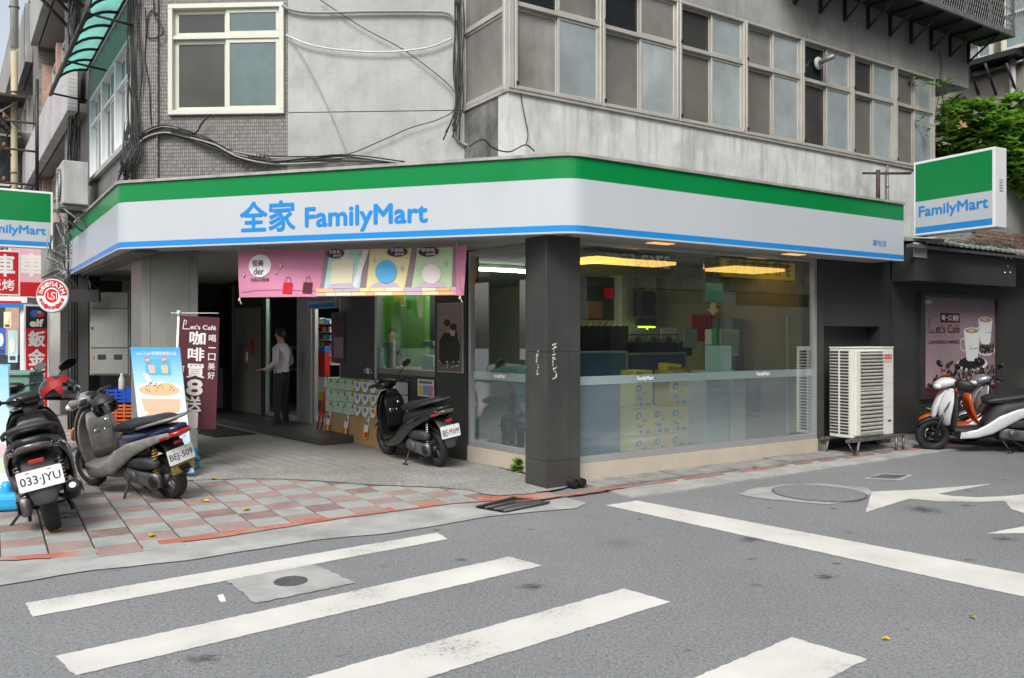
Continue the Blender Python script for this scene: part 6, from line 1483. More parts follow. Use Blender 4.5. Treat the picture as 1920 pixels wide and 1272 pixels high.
# helmet hanging on the first scooter's right mirror
def helmet(label, c, r, shellm, rz, stripes=None, visor=True, tilt=0):
    t = thing('helmet', label, 'helmet', tuple(c), rz, rx=tilt)
    b = MB(); rings = []
    for i in range(11):
        a = -.55+(pi/2+.55)*i/10; rings.append([(r*1.12*max(cos(a),.01)*cos(q*2*pi/24), r*.95*max(cos(a),.01)*sin(q*2*pi/24), r*sin(a)) for q in range(24)])
    b.loft(rings, shellm, cap=False); o = b.build('shell', parent=t, local=True, sub=1); md = o.modifiers.new('s', 'SOLIDIFY'); md.thickness = .012
    if stripes:
        for (th0, ph0, th1, ph1, w) in stripes:
            b = MB(); pts = []
            for k in range(11):
                th, ph = th0+(th1-th0)*k/10, ph0+(ph1-ph0)*k/10; pts.append(V((1.12*cos(ph)*cos(th), .95*cos(ph)*sin(th), sin(ph)))*r*1.03)
            for k in range(10):
                a, c2 = pts[k], pts[k+1]; n = (a+c2).normalized(); s = n.cross((c2-a).normalized())*w/2; b.quad([a-s, c2-s, c2+s, a+s], stripes_m[0]) ; b.quad([a-s, a+s, c2+s, c2-s], stripes_m[0])
            b.build('stripe', parent=t, local=True)
    b = MB(); rows = []
    for i in range(5):
        ph = -.5+i*.22; rows.append([V((1.12*cos(ph)*cos(th), .95*cos(ph)*sin(th), sin(ph)))*r*1.1 for th in [(-1.2+2.4*k/10) for k in range(11)]])
    for i in range(4):
        for j in range(10): b.quad([rows[i][j], rows[i][j+1], rows[i+1][j+1], rows[i+1][j]], 'visor')
    b.build('visor', parent=t, local=True)
    b = MB(); b.tube([rows[0][j] for j in range(11)], .004, 5, 'black_plastic'); b.tube([rows[4][j] for j in range(11)], .006, 5, 'black_plastic'); b.build('visor_edge', parent=t, local=True)
    return t
stripes_m = ['red']
helmet('black helmet with a red cross stripe hanging on the left scooter mirror', (pxd(110,6.95), 6.95, EYE-103/FOC*6.95), .135, 'helmet_black', R(15), stripes=[(-2.4,-.35,-.7,1.0,.06),(-2.3,1.0,-.9,-.45,.055),(-1.9,.2,-1.2,.3,.02)], tilt=R(-10))
helmet('grey open helmet hanging on the handlebar of the worn grey scooter', (pxd(196,7.75), 7.75, EYE-132/FOC*7.75), .12, 'seat_vinyl', R(-60), tilt=R(25))

# ================================================================== AIR CONDITIONER
ac = thing('outdoor_air_conditioner', 'tall cream outdoor air conditioner with two louvred grilles on a steel stand', 'air conditioner', tuple(FR(4.64,.2,.22)))
s0, s1, n0, n1, z0, z1 = 4.17, 5.11, .05, .394, .24, 1.43
b = MB(); b.box(FR, s0, s1, n0, n1, z0, z1, 'ac_cream'); b.build('casing', parent=ac, bevel=.012)
b = MB(); b.box(FR, s0-.006, s1+.006, n0-.004, n1+.006, z1+.001, z1+.02, 'ac_cream'); b.build('lid', parent=ac, bevel=.006)
for (za, zb) in ((.885,1.385),(.29,.865)):
    b = MB(); a, c = s0+.05, s0+.66
    b.box(FR, a, a+.10, n1+.001, n1+.03, za-.015, zb+.015, 'ac_cream'); b.box(FR, c, c+.02, n1+.001, n1+.03, za-.015, zb+.015, 'ac_cream')
    b.box(FR, a+.102, c-.002, n1+.001, n1+.03, zb, zb+.015, 'ac_cream'); b.box(FR, a+.102, c-.002, n1+.001, n1+.03, za-.015, za, 'ac_cream'); gf = b.build('grille_frame', parent=ac, bevel=.01)
    b = MB(); b.box(FR, a+.102, c-.002, n1+.001, n1+.004, za, zb, 'ac_dark'); b.build('fan_opening', parent=ac)
    k = 11; h = (zb-za)/k
    for i in range(k):
        z = za+h*i; b = MB(); q = len(b.v)
        for s in (a+.104, c-.004):
            b.v += [FR(s, n1+.006, z+h*.42), FR(s, n1+.034, z+h*.05), FR(s, n1+.036, z+h*.35), FR(s, n1+.008, z+h*.9)]
        for f in ([0,1,5,4],[1,2,6,5],[2,3,7,6],[3,0,4,7],[3,2,1,0],[4,5,6,7]): b.face([q+j for j in f], 'ac_fin')
        b.build('louvre', parent=ac)
for i in range(27):
    for j in range(2):
        z = z0+.05+i*.0415; n = n1-.03-.155*(j+1)+.01
        b = MB(); b.box(FR, s0-.004, s0-.001, n, n+.125, z, z+.026, 'ac_dark'); b.build('side_slot', parent=ac)
b = MB(); b.box(FR, s0+.705, s0+.895, n1+.001, n1+.003, 1.285, 1.345, 'sign_red'); b.box(FR, s0+.705, s0+.895, n1+.001, n1+.003, 1.235, 1.283, 'latte'); lb = b.build('maker_label', parent=ac)
text(frame_panel(FR, s0+.71, s0+.89, 1.285, 1.345, n1+.003), '日立冷氣', .1, .2, .95, .8, 'white', lb, .002, .005)
b = MB(); b.box(FR, s0+.80, s0+.87, n1+.001, n1+.012, .43, .445, 'black'); b.build('handle', parent=ac)
for z in (.62,.95): b = MB(); b.box(FR, s0+.70, s1-.005, n1+.0008, n1+.002, z, z+.004, 'ac_fin'); b.build('panel_seam', parent=ac)
stn = thing('steel_stand', 'perforated angle steel stand carrying the cream air conditioner', 'stand', tuple(FR(4.64,.2,0)))
for n in (.04, .42):
    b = MB(); b.box(FR, 4.02, 5.32, n-.02, n+.02, .195, .235, 'galvanised'); b.build('rail', parent=stn, bevel=.002)
for s, n in ((4.2,.44),(5.1,.44),(4.1,.04),(5.28,.04),(5.3,.42)):
    b = MB(); b.tube([FR(s,n,.0), FR(s+.06 if s < 4.6 else s,n,.2)], .018, 4, 'galvanised'); b.build('leg', parent=stn)
    b = MB()
b = MB(); b.tube([FR(4.05,.42,.19), FR(4.2,.42,.02)], .012, 4, 'galvanised'); b.build('brace', parent=stn)
for k in range(16): b = MB(); b.box(FR, 4.08+k*.077, 4.1+k*.077, .4405, .442, .208, .22, 'black'); b.build('hole', parent=stn)

# drain pipes at the pillar foot
for i, s in enumerate((.30, .40)):
    p = P1(s, -.05, .075); b = MB(); b.tube([p, P1(s, .10, .06)], .046, 14, 'black_steel', cap=False); b.tube([p, P1(s, .098, .06)], .036, 14, 'black', cap=True)
    tag(b.build('drain_pipe'), ['left one of two short drain pipes at the foot of the corner pillar', 'right one of two short drain pipes at the foot of the corner pillar'][i], 'drain pipe')
# white scribbles on the pillar
rr = random.Random(4); b = MB()
for base, px0 in (('a',0.02),('b',.30)):
    for k in range(13 if base == 'b' else 9):
        z = 1.50-k*.028 if base == 'b' else 1.45-k*.03
        F_, s_ = (P1, .10) if base == 'b' else (P1L, .16)
        pts = [F_(s_+rr.uniform(-.03,.03), .0025, z+rr.uniform(-.02,.02)) for _ in range(3)]
        for a, c in zip(pts, pts[1:]):
            t = (c-a).normalized(); w = V((F_.n[0], F_.n[1], 0)).cross(t)*rr.uniform(.002,.005); b.quad([a-w, c-w, c+w, a+w], 'white')
o = b.build('paint_scribble', parent=pil); o['kind'] = 'stuff'

# ================================================================== PRINTED THINGS
def lerpc(a, c, t): return tuple(x+(y-x)*t for x, y in zip(a, c))
def grad(P, b, u0, v0, u1, v1, c0, c1, n, lift, nm):
    for i in range(n):
        m = nm+str(i); 
        if m not in MATS: mat(m, lerpc(c0, c1, i/(n-1)), .4)
        P.rect(b, u0, v0+(v1-v0)*i/n, u1, v0+(v1-v0)*(i+1)/n, lift, m)
# coffee poster in its dark frame
ps0, ps1, pz0, pz1 = 6.487, 8.59, .72, 2.20
cp = thing('coffee_poster', 'large pink and brown coffee poster in a dark frame on the right wall', 'poster', tuple(FR(7.5,0,.7)))
b = MB(); 
for a in ((ps0-.1,ps0,pz0-.08,pz1+.06),(ps1,ps1+.08,pz0-.08,pz1+.06),(ps0+.001,ps1-.001,pz0-.08,pz0),(ps0+.001,ps1-.001,pz1,pz1+.06)): b.box(FR, a[0], a[1], .001, .05, a[2], a[3], 'dark_metal_panel')
b.build('frame', parent=cp, bevel=.004)
CP = frame_panel(FR, ps0, ps1, pz0, pz1, .004)
b = MB(); grad(CP, b, 0, 0, 1, 1, (.46,.33,.37), (.27,.20,.22), 14, .001, 'cpg')
CP.rect(b, 0, 0, 1, .055, .003, 'deep_maroon'); CP.poly(b, [(.55,.3),(1,.1),(1,1),(.68,1)], .0025, 'poster_dusk')
CP.rect(b, .225, .735, .49, .835, .004, 'deep_maroon'); CP.rect(b, .01, .925, .11, .96, .004, 'mint')
CP.line(b, [(.075,.78),(.06,.63),(.15,.625)], .012, .004, 'deep_maroon'); CP.line(b, [(.075,.78),(.105,.77),(.09,.7),(.065,.69)], .01, .004, 'deep_maroon'); CP.line(b, [(.09,.7),(.095,.645),(.15,.64)], .008, .004, 'deep_maroon')
rr = random.Random(2)
def bean(u, v, s, lift): CP.ell(b, u, v, s, s*1.35, lift, 'black' if rr.random() < .7 else 'brown', 8)
lift = .0042
CP.ell(b, .87, .43, .13, .055, lift, 'offwhite', 28); CP.ell(b, .87, .44, .11, .045, lift+.0002, 'poster_dusk', 28)
for k in range(60): bean(rr.uniform(.77,.97), rr.uniform(.41,.5), .012, lift+.0004+k*1e-5)
def cup(u0, u1, v0, v1, lift):
    w = u1-u0; CP.poly(b, [(u0+w*.16,v0+.02),(u0+w*.3,v0),(u1-w*.3,v0),(u1-w*.16,v0+.02),(u1,v1),(u0,v1)], lift, 'white'); CP.ell(b, (u0+u1)/2, v1, w/2, .035, lift+.0003, 'white', 24); CP.ell(b, (u0+u1)/2, v1, w*.42, .026, lift+.0006, 'coffee', 24); CP.ell(b, (u0+u1)/2-.01, v1+.002, w*.2, .012, lift+.0008, 'latte', 12)
    CP.line(b, [(u0+.01,v1-.08),(u0-.045,v1-.1),(u0-.05,v1-.17),(u0-.02,v1-.22),(u0+.03,v1-.21)], .02, lift-.0003, 'offwhite')
cup(.75,.96,.50,.77,lift+.0015)
CP.line(b, [(.86,.66),(.86,.63),(.885,.63)], .006, lift+.003, 'deep_maroon'); CP.line(b, [(.89,.63),(.94,.635)], .008, lift+.003, 'deep_maroon')
CP.ell(b, .66, .29, .22, .08, lift+.0032, 'white', 32); CP.ell(b, .66, .305, .19, .066, lift+.0034, 'black', 28)
cup(.54,.775,.32,.65,lift+.0036); CP.line(b, [(.63,.49),(.63,.45),(.66,.45)], .008, lift+.006, 'deep_maroon'); CP.line(b, [(.67,.455),(.74,.46)], .01, lift+.006, 'deep_maroon')
for k in range(190):
    u = rr.uniform(.05,.98); top = .05+.27*max(0, min(1, (u-.02)/.35)); v = rr.uniform(.06, top*(1 if u < .5 else .75)+.02); bean(u, v, .013, lift+.007+k*1e-5)
b.build('print', parent=cp)
text(CP, '喝一口 美好', .245, .755, .475, .815, 'white', cp, .006, .01); text(CP, "et's Café", .165, .625, .49, .715, 'deep_maroon', cp, .006, .006); text(CP, '[100%阿拉比卡咖啡豆]', .07, .505, .485, .55, 'deep_maroon', cp, .006, .006)
# framed couple poster on the dark wall
ws0, ws1 = FS.s(866, .03), FS.s(821, .03)
PP0 = FS(ws1, .035, 1.14); fp = thing('framed_photo_poster', 'silver framed poster of two people with coffee on the dark wall behind the black scooter', 'poster', tuple(PP0))
PP = Panel(PP0, FS(ws0,.035,1.14)-PP0, V((0,0,.87)))
b = MB(); b.box(FS, ws0-.015, ws1+.015, .002, .03, 1.125, 2.025, 'steel_frame'); b.build('frame', parent=fp, bevel=.004)
b = MB(); grad(PP, b, 0, 0, 1, 1, (.17,.12,.10), (.34,.27,.22), 8, .001, 'ppg'); PP.poly(b, [(.08,.1),(.9,.1),(.95,.4),(.75,.55),(.3,.58),(.08,.45)], .003, 'dark_shirt')
PP.ell(b, .42,.66,.13,.09,.004,'coffee',16); PP.ell(b, .42,.72,.14,.055,.005,'hair',14); PP.ell(b, .66,.60,.12,.08,.006,'latte',16); PP.ell(b, .68,.66,.14,.05,.007,'hair',14); PP.poly(b, [(.76,.66),(.86,.55),(.84,.42),(.74,.5)], .0065, 'hair')
for k in range(40): PP.ell(b, rr.uniform(.05,.95), rr.uniform(.03,.16), .03, .012, .008+k*1e-5, rr.choice(('offwhite','brown','grey')), 6)
for k in range(6): PP.line(b, [(.12+k*.13,.86),(.2+k*.13,.86)], .02, .003, 'grey')
b.build('print', parent=fp)
# pink cloth banner
d0, d1 = 9.62, 8.98
BL_ = V((pxd(449,d0), d0, EYE+72/FOC*d0)); BR_ = V((pxd(861,d1), d1, EYE+76/FOC*d1)); hgt = 2.61-BL_.z-.02
rip = lambda u, v: .018*sin(u*11+v*1.5)+.012*sin(u*5+v*3)
BP = Panel(BL_, BR_-BL_, V((0,0,hgt)), rip)
bn = thing('cloth_banner', 'long pink and pastel cloth banner hanging under the fascia over the arcade', 'banner', tuple(BL_))
b = MB(); n = 60
for i in range(n):
    for j in range(5):
        u0, u1, v0, v1 = i/n, (i+1)/n, j/5, (j+1)/5; b.quad([BP.pt(u0,v0), BP.pt(u1,v0), BP.pt(u1,v1), BP.pt(u0,v1)], 'pink')
b.build('cloth', parent=bn)
b = MB()
def bpoly_strip(ua0, ua1, ub0, ub1, v0, v1, lift, m, k=6):
    kv = max(1, int((v1-v0)/.18))
    for i in range(k):
        f0, f1 = i/k, (i+1)/k
        for j in range(kv):
            g0, g1 = j/kv, (j+1)/kv; U = lambda f, g: (ua0+(ua1-ua0)*f)*(1-g)+(ub0+(ub1-ub0)*f)*g
            b.quad([BP.pt(U(f0,g0), v0+(v1-v0)*g0, lift), BP.pt(U(f1,g0), v0+(v1-v0)*g0, lift), BP.pt(U(f1,g1), v0+(v1-v0)*g1, lift), BP.pt(U(f0,g1), v0+(v1-v0)*g1, lift)], m)
bpoly_strip(.38,.985,.40,.985,.16,.985,.004,'mauve_grey',40)
bpoly_strip(.40,.565,.425,.59,.17,.975,.006,'mint',14); bpoly_strip(.595,.765,.615,.795,.17,.975,.006,'pale_yellow',14); bpoly_strip(.795,.965,.82,.975,.17,.975,.006,'pale_green',14)
for u in (.44,.53): bpoly_strip(u,u+.02,u+.05,u+.08,.17,.97,.0075,'ice_white',2)
x_ = .37; 
for row, (v0, v1) in enumerate(((.015,.085),(.095,.17))):
    u = .365; rr = random.Random(row+1)
    while u < .98:
        w = rr.uniform(.035,.085); e = min(.985, u+w); bpoly_strip(u+.001, e-.001, u+.001, e-.001, v0, v1, .009, rr.choice(('peach','pale_yellow','lilac','cream')), 3); u = e
for u in (.48, .68, .88): b.quad([BP.pt(u-.07,.17,.011), BP.pt(u+.07,.17,.011), BP.pt(u+.05,.25,.011), BP.pt(u+.035,.28,.011), BP.pt(u-.035,.28,.011), BP.pt(u-.05,.25,.011)], 'lilac')
b.quad([BP.pt(x,y,.013) for x, y in ((.43,.26),(.53,.27),(.54,.76),(.525,.78),(.445,.77),(.435,.74))], 'cream'); BP.ell(b, .685,.50,.048,.24,.016,'sky_blue',24); BP.ell(b, .88,.44,.04,.2,.016,'ice_white',24)
for u, v, ru, rv in ((.455,.90,.042,.1),(.735,.90,.045,.1),(.87,.89,.045,.1)): BP.ell(b, u, v, ru, rv, .019, 'plum', 20)
BP.ell(b, .105,.67,.052,.245,.009,'white',28)
for u, m_ in ((.235,'sign_red'),(.325,'deep_maroon')):   # plain shopping bags
    BP.poly(b, [(u-.022,.08),(u+.02,.07),(u+.024,.30),(u-.018,.31)], .010, m_); BP.line(b, [(u-.008,.31),(u-.004,.42),(u+.010,.42),(u+.014,.305)], .006, .010, 'plum')
for u, v, s in ((.2,.66,.022),(.18,.53,.016),(.57,.86,.02),(.635,.74,.018),(.755,.56,.018),(.945,.66,.02),(.03,.48,.016)):
    BP.poly(b, [(u-s*.55,v),(u-.002,v+.02),(u,v+s*4),(u+.002,v+.02),(u+s*.55,v),(u+.002,v-.02),(u,v-s*4),(u-.002,v-.02)], .016, 'plum'); s *= .6; BP.poly(b, [(u-s*.55,v),(u-.002,v+.015),(u,v+s*4),(u+.002,v+.015),(u+s*.55,v),(u+.002,v-.015),(u,v-s*4),(u-.002,v-.015)], .0165, 'pale_yellow')
BP.line(b, [(0.01,.1),(.08,.14),(.18,.15),(.36,.12)], .004, .006, 'plum')
b.build('print', parent=bn)
text(BP, '怪美', .07, .66, .122, .80, 'plum', bn, .013, .01); text(BP, 'der', .078, .48, .125, .62, 'plum', bn, .013, .01); text(BP, '甜點加價購', .065, .34, .15, .41, 'plum', bn, .013, .006)
for (u, v), t_ in (((.455,.92),'洗香香。'),((.735,.92),'手圈圈,'),((.87,.91),'嘟嘟嘟,')): text(BP, t_, u-.03, v-.02, u+.03, v+.055, 'white', bn, .023, .008)
for (u, v), t_ in (((.465,.85),'最好吃'),((.745,.85),'讓手暖'),((.88,.84),'說好聽')): text(BP, t_, u-.02, v-.02, u+.02, v+.03, 'white', bn, .023, .006)
b = MB(); e0 = BP.pt(1,1); e1 = BP.pt(1,0)
for k in range(8):
    t0, t1 = k/8, (k+1)/8; w0_, w1_ = .09-.045*t0, .09-.045*t1
    pA, pB = e0.lerp(e1, t0), e0.lerp(e1, t1); b.quad([pA, pB, pB+V((w1_,-.05+.015*sin(k*2),0)), pA+V((w0_,-.05+.015*sin(k*2-2),0))], 'pink'); b.quad([pA+V((w0_,-.05,0)), pB+V((w1_,-.05,0)), pB+V((w1_*.6,.03,0)), pA+V((w0_*.6,.03,0))], 'pale_pink')
b.build('folded_end', parent=bn)
for u in (0, 1.0): b = MB(); p = BP.pt(u, 0); b.tube([p, p+V((.01,0,-.05)), p+V((.03,-.01,-.08))], .006, 5, 'offwhite'); b.ball(p+V((0,0,-.03)), .018, 'peach', 8, 6); b.build('tie_cord', parent=bn)
for u in (0, .99): b = MB(); p = BP.pt(u, 1); b.tube([p, p+V((0,0,.06))], .005, 5, 'offwhite'); b.build('tie_string', parent=bn)
# drink standee
def basebox(name, label, cat, c, sz, m='base_blue', rot=0):
    t = thing(name, label, cat, tuple(c)); b = MB(); b.cbox(V(c)+V((0,0,sz[2]/2)), sz, rot, m); b.build('tank', parent=t, bevel=min(sz)*.3, seg=3); b = MB(); b.lathe(V(c)+V((0,0,sz[2])), (0,0,1), [(0,.09),(.035,.09),(.045,.04),(.05,0)], 14, m); b.build('spout', parent=t); return t
ds = thing('drink_standee', 'tilted blue and white iced drink poster board standing by the arcade pillar', 'poster board', (pxd(315,9.3), 9.3, .05))
o_ = V((pxd(270,9.25), 9.25, .07)); r_ = V((.60,-.10,0)); u_ = V((-.215,.13,1.40))
DP = Panel(o_, r_, u_)
b = MB(); nn = DP.n*-.012
q = [o_, o_+r_, o_+r_+u_, o_+u_]; b.loft([[p for p in q], [p+nn for p in q]], 'white', smooth=False); b.build('board', parent=ds)
b = MB(); grad(DP, b, 0, 0, 1, .45, (.14,.38,.66), (.72,.83,.92), 10, .001, 'dga'); grad(DP, b, 0, .45, 1, .72, (.80,.88,.94), (.50,.74,.92), 8, .001, 'dgb'); grad(DP, b, 0, .72, 1, 1, (.38,.66,.90), (.06,.36,.74), 10, .001, 'dgc')
DP.rect(b, .27, .775, .78, .905, .003, 'sky_blue'); DP.ell(b, .33,.895,.06,.028,.005,'coffee',16); DP.ell(b, .67,.9,.06,.028,.005,'coffee',16)
for u in (.4,.66): DP.poly(b, [(u-.055,.79),(u+.055,.79),(u+.07,.855),(u-.07,.855)], .005, 'latte' if u < .5 else 'peach')
dv = .085
DP.poly(b, [(.2,.0),(.8,.0),(.93,.55+dv),(.07,.55+dv)], .003, 'ice_white'); grad(DP, b, .22, .06, .8, .40+dv, (.62,.38,.22), (.72,.50,.34), 8, .004, 'dgd')
DP.poly(b, [(.155,.4+dv),(.86,.4+dv),(.9,.50+dv),(.115,.50+dv)], .0045, 'latte')
DP.ell(b, .5,.575+dv,.47,.06,.005,'white',36); DP.ell(b, .5,.57+dv,.42,.045,.006,'latte',30); DP.ell(b, .38,.575+dv,.17,.025,.007,'peach',16); DP.ell(b, .65,.595+dv,.19,.035,.0075,'peach',18)
DP.poly(b, [(.3,.62+dv),(.38,.62+dv),(.32,.70+dv),(.2,.705+dv)], .008, 'white'); DP.line(b, [(.16,.375+dv),(.35,.345+dv),(.6,.345+dv),(.86,.375+dv)], .006, .008, 'coffee')
rr = random.Random(8)
for k in range(22): DP.ell(b, rr.uniform(.22,.8), rr.uniform(.555,.63)+dv, .012, .006, .009, 'brown', 6)
DP.poly(b, [(.62,.27),(.78,.29),(.78,.35),(.63,.33)], .008, 'coffee'); DP.poly(b, [(.636,.283),(.765,.30),(.765,.338),(.645,.318)], .009, 'latte')
for k in range(40): DP.poly(b, [(u+rr.uniform(-.03,.03), v+rr.uniform(-.015,.015)) for u, v in ((rr.uniform(.86,.98), rr.uniform(.02,.33)),)*4], .0095+k*1e-5, rr.choice(('sky_blue','white','mint')))
b.build('print', parent=ds)
text(DP, "Let's Café 醇濃黑咖啡冰品", .12, .935, .92, .965, 'white', ds, .004, .008); text(DP, '49', .29, .883, .37, .907, 'white', ds, .008, .01); text(DP, '59', .63, .888, .71, .912, 'white', ds, .008, .01)
basebox('flag_base', 'small blue water filled base of the maroon flag beside the pillar', 'flag base', (pxd(363,9.75), 9.75, .02), (.12,.16,.16))
# maroon flag
fl = thing('maroon_flag', 'maroon flag banner with white characters on a white pole by the pillar', 'flag', (pxd(345,9.6), 9.6, .1))
o_ = V((pxd(330,9.6), 9.6, EYE-174/FOC*9.6)); t_ = V((pxd(337,9.6), 9.6, EYE+38/FOC*9.6)); r_ = V((pxd(404,9.7)-pxd(337,9.7), .12, -.02))
FP = Panel(o_, r_, t_-o_, lambda u, v: .015*sin(u*6+v*4)*u)
b = MB()
for i in range(8):
    for j in range(12): b.quad([FP.pt(i/8,j/12), FP.pt((i+1)/8,j/12), FP.pt((i+1)/8,(j+1)/12), FP.pt(i/8,(j+1)/12)], 'maroon')
b.build('cloth', parent=fl)
for (u0, v0, u1, v1), ch in (((.27,.75,.66,.865),'咖'),((.24,.605,.64,.72),'啡'),((.22,.455,.66,.575),'買'),((.24,.30,.62,.435),'8'),((.18,.155,.60,.285),'送'),((.24,.015,.50,.14),'1')):
    text(FP, ch, u0, v0, u1, v1, 'ice_white', fl, .005, .015)
for k, ch in enumerate('喝一口美好'): v = .78-k*.083; text(FP, ch, .75, v+(.026 if ch == '一' else 0), .93, v+(.034 if ch == '一' else .062), 'ice_white', fl, .005, .008)
for k, ch in enumerate('訂杯'): text(FP, ch, -.02+.06, .50-k*.1, .16, .56-k*.1, 'ice_white', fl, .005, .012)
text(FP, "et's Café", .28, .885, .92, .925, 'ice_white', fl, .005, .012)
b = MB(); FP.line(b, [(.12,.965),(.09,.885),(.27,.885)], .009, .004, 'ice_white'); FP.line(b, [(.12,.965),(.18,.955),(.15,.92)], .006, .004, 'ice_white'); b.build('logo', parent=fl)
b = MB(); b.tube([(pxd(358,9.72), 9.72, .15), o_-V((.03,-.02,0)), t_+V((-.02,.02,.01))], .014, 8, 'white'); b.build('pole', parent=fl)
b = MB(); b.tube([t_+V((-.02,.02,.0)), t_+V((-.02,.02,.06))], .022, 8, 'mint'); b.tube([t_+V((-.11,.02,.03)), t_+V((.42,.1,.03))], .006, 6, 'offwhite'); b.build('top_bar', parent=fl)
# far left poster board and its blue base
lb_ = thing('poster_board', 'edge of a pale blue poster board cut by the left edge of the picture', 'poster board', (pxd(0,7.75), 7.75, .2))
o_ = V((pxd(-95,7.8), 7.8, EYE-300/FOC*7.8)); r_ = V((pxd(21,7.75)-pxd(-95,7.8), -.05, .03)); u_ = V((-.12,.15,1.2)); LP = Panel(o_, r_, u_)
b = MB(); q = [o_, o_+r_, o_+r_+u_, o_+u_]; b.loft([q, [p-LP.n*.012 for p in q]], 'white', smooth=False); b.build('board', parent=lb_)
b = MB(); grad(LP, b, 0, .1, 1, 1, (.8,.84,.86), (.25,.55,.82), 10, .002, 'lpg'); LP.ell(b, .8,.3,.2,.1,.004,'pale_pink',18); LP.ell(b, .9,.22,.1,.06,.005,'pale_green',14); LP.rect(b, .82,.03,.97,.045,.004,'sky_blue'); LP.rect(b, .8,.06,.97,.07,.004,'sky_blue'); b.build('print', parent=lb_)
basebox('blue_ballast', 'large bright blue water tank base beside the left black scooter wheel', 'poster base', (pxd(12,7.5), 7.5, .018), (.36,.3,.16), rot=.3)

# ================================================================== TISSUE PACKS ON CARDBOARD
cb = thing('cardboard_plinth', 'brown cardboard plinth under the stacked tissue packs', 'cardboard box', tuple(FS(2.4,.12,.02)))
b = MB(); b.box(FS, 1.35, 2.36, .01, .24, .02, .42, 'cardboard'); b.build('carton', parent=cb, bevel=.004); b = MB(); b.box(FS, 2.365, 3.40, .01, .24, .02, .42, 'cardboard'); b.build('carton', parent=cb, bevel=.004)
b = MB()
for s in (1.6,2.1,2.7,3.1): b.box(FS, s, s+.1, .241, .243, .15, .25, 'coffee')
b.build('print', parent=cb)
pw = .228
for c_ in range(9):
    for r_ in range(3):
        sA = 1.36+c_*pw; zz = .425+r_*.178; green = c_ < 5
        t = thing('tissue_pack', ('white and green' if green else 'pale green')+' tissue pack in the '+('bottom','middle','top')[r_]+' row, '+('first','second','third','fourth','fifth','sixth','seventh','eighth','ninth')[8-c_]+' from the left end', 'tissue pack', tuple(FS(sA+pw/2,.12,zz)), group='tissue packs on the cardboard plinth')
        b = MB(); b.box(FS, sA+.003, sA+pw-.003, .01, .235, zz, zz+.17, 'white' if green else 'ice_white'); b.build('pack', parent=t, bevel=.012)
        P = Panel(FS(sA+pw-.006,.2365,zz+.004), FS(sA+.006,.2365,zz+.004)-FS(sA+pw-.006,.2365,zz+.004), V((0,0,.162))); b = MB()
        if green:
            P.rect(b, 0,0,1,1,.0005,'white'); P.poly(b, [(.62,0),(1,0),(1,.75),(.86,.35)], .001, 'green'); P.rect(b, .0,0,.14,1,.001,'peach'); P.rect(b, .2,.88,1,1,.001,'green'); P.rect(b,0,.0,.14,.3,.0015,'sign_red')
        else:
            P.rect(b, 0,0,1,1,.0005,'pale_green'); P.rect(b, 0,0,1,.25,.001,'mint'); P.rect(b, .75,.6,1,.95,.001,'green')
            for k in range(5): P.ell(b, rr.uniform(.1,.7), rr.uniform(.2,.9), .1,.12,.0015+k*1e-4, rr.choice(('mint','offwhite','electric_green')), 8)
        b.build('print', parent=t)
        if green: text(P, '舒潔', .28, .38, .68, .78, 'blue', t, .003, .02)
for i, s in enumerate((3.30, 2.72, 2.12)):
    t = thing('price_tag', ['leftmost','middle','rightmost'][i]+' hanging price tag with red and yellow end on the cardboard plinth', 'price tag', tuple(FS(s,.25,.1)))
    b = MB(); P = Panel(FS(s+.07,.26,.12), FS(s-.07,.27,.12)-FS(s+.07,.26,.12), V((.04,0,.33))); P.rect(b, 0,.3,1,1,0,'white'); P.rect(b, 0,0,1,.3,.0,'sign_red' if i < 2 else 'yellow'); P.rect(b,.3,.05,.9,.28,.001,'yellow' if i < 2 else 'sign_red'); P.rect(b,.15,.6,.8,.75,.001,'blue' if i == 0 else 'grey'); b.build('card', parent=t)

# ================================================================== INSIDE THE SHOP
def pbox(b, F, px0, px1, py0, py1, n, dn, m):
    s0, s1 = sorted((F.s(px0, n), F.s(px1, n))); pm = (px0+px1)/2; z1, z0 = F.z(pm, py0, n), F.z(pm, py1, n); b.box(F, s0, s1, n-dn, n, z0, z1, m); return s0, s1, z0, z1
def ppanel(F, px0, px1, py0, py1, n):
    pm = (px0+px1)/2; s0, s1 = F.s(px0, n), F.s(px1, n); return frame_panel(F, s0, s1, F.z(pm, py1, n), F.z(pm, py0, n), n)
def item(name, label, cat, *bx, bevel=.003, pn='body'):
    b0 = bx[0]; t = thing(name, label, cat, tuple(b0[0]((b0[0].s(b0[1], b0[5])), b0[5], 1)))
    for k, x in enumerate(bx): b = MB(); pbox(b, *x); b.build(pn, parent=t, bevel=bevel)
    return t
item('office_partition', 'nearer blue office partition behind the frosted glass', 'partition', (FR,1040,1174,664,862,-.45,.05,'partition_blue'), (FR,1040,1174,659,663.5,-.44,.07,'partition_frame'), (FR,1174.5,1178,659,862,-.44,.07,'partition_frame'))
item('office_partition', 'farther blue office partition behind the yellow cartons', 'partition', (FR,1179,1284,666,850,-.60,.05,'partition_blue'), (FR,1179,1284,661,665.5,-.59,.07,'partition_frame'), (FR,1284.5,1288,661,850,-.59,.07,'partition_frame'))
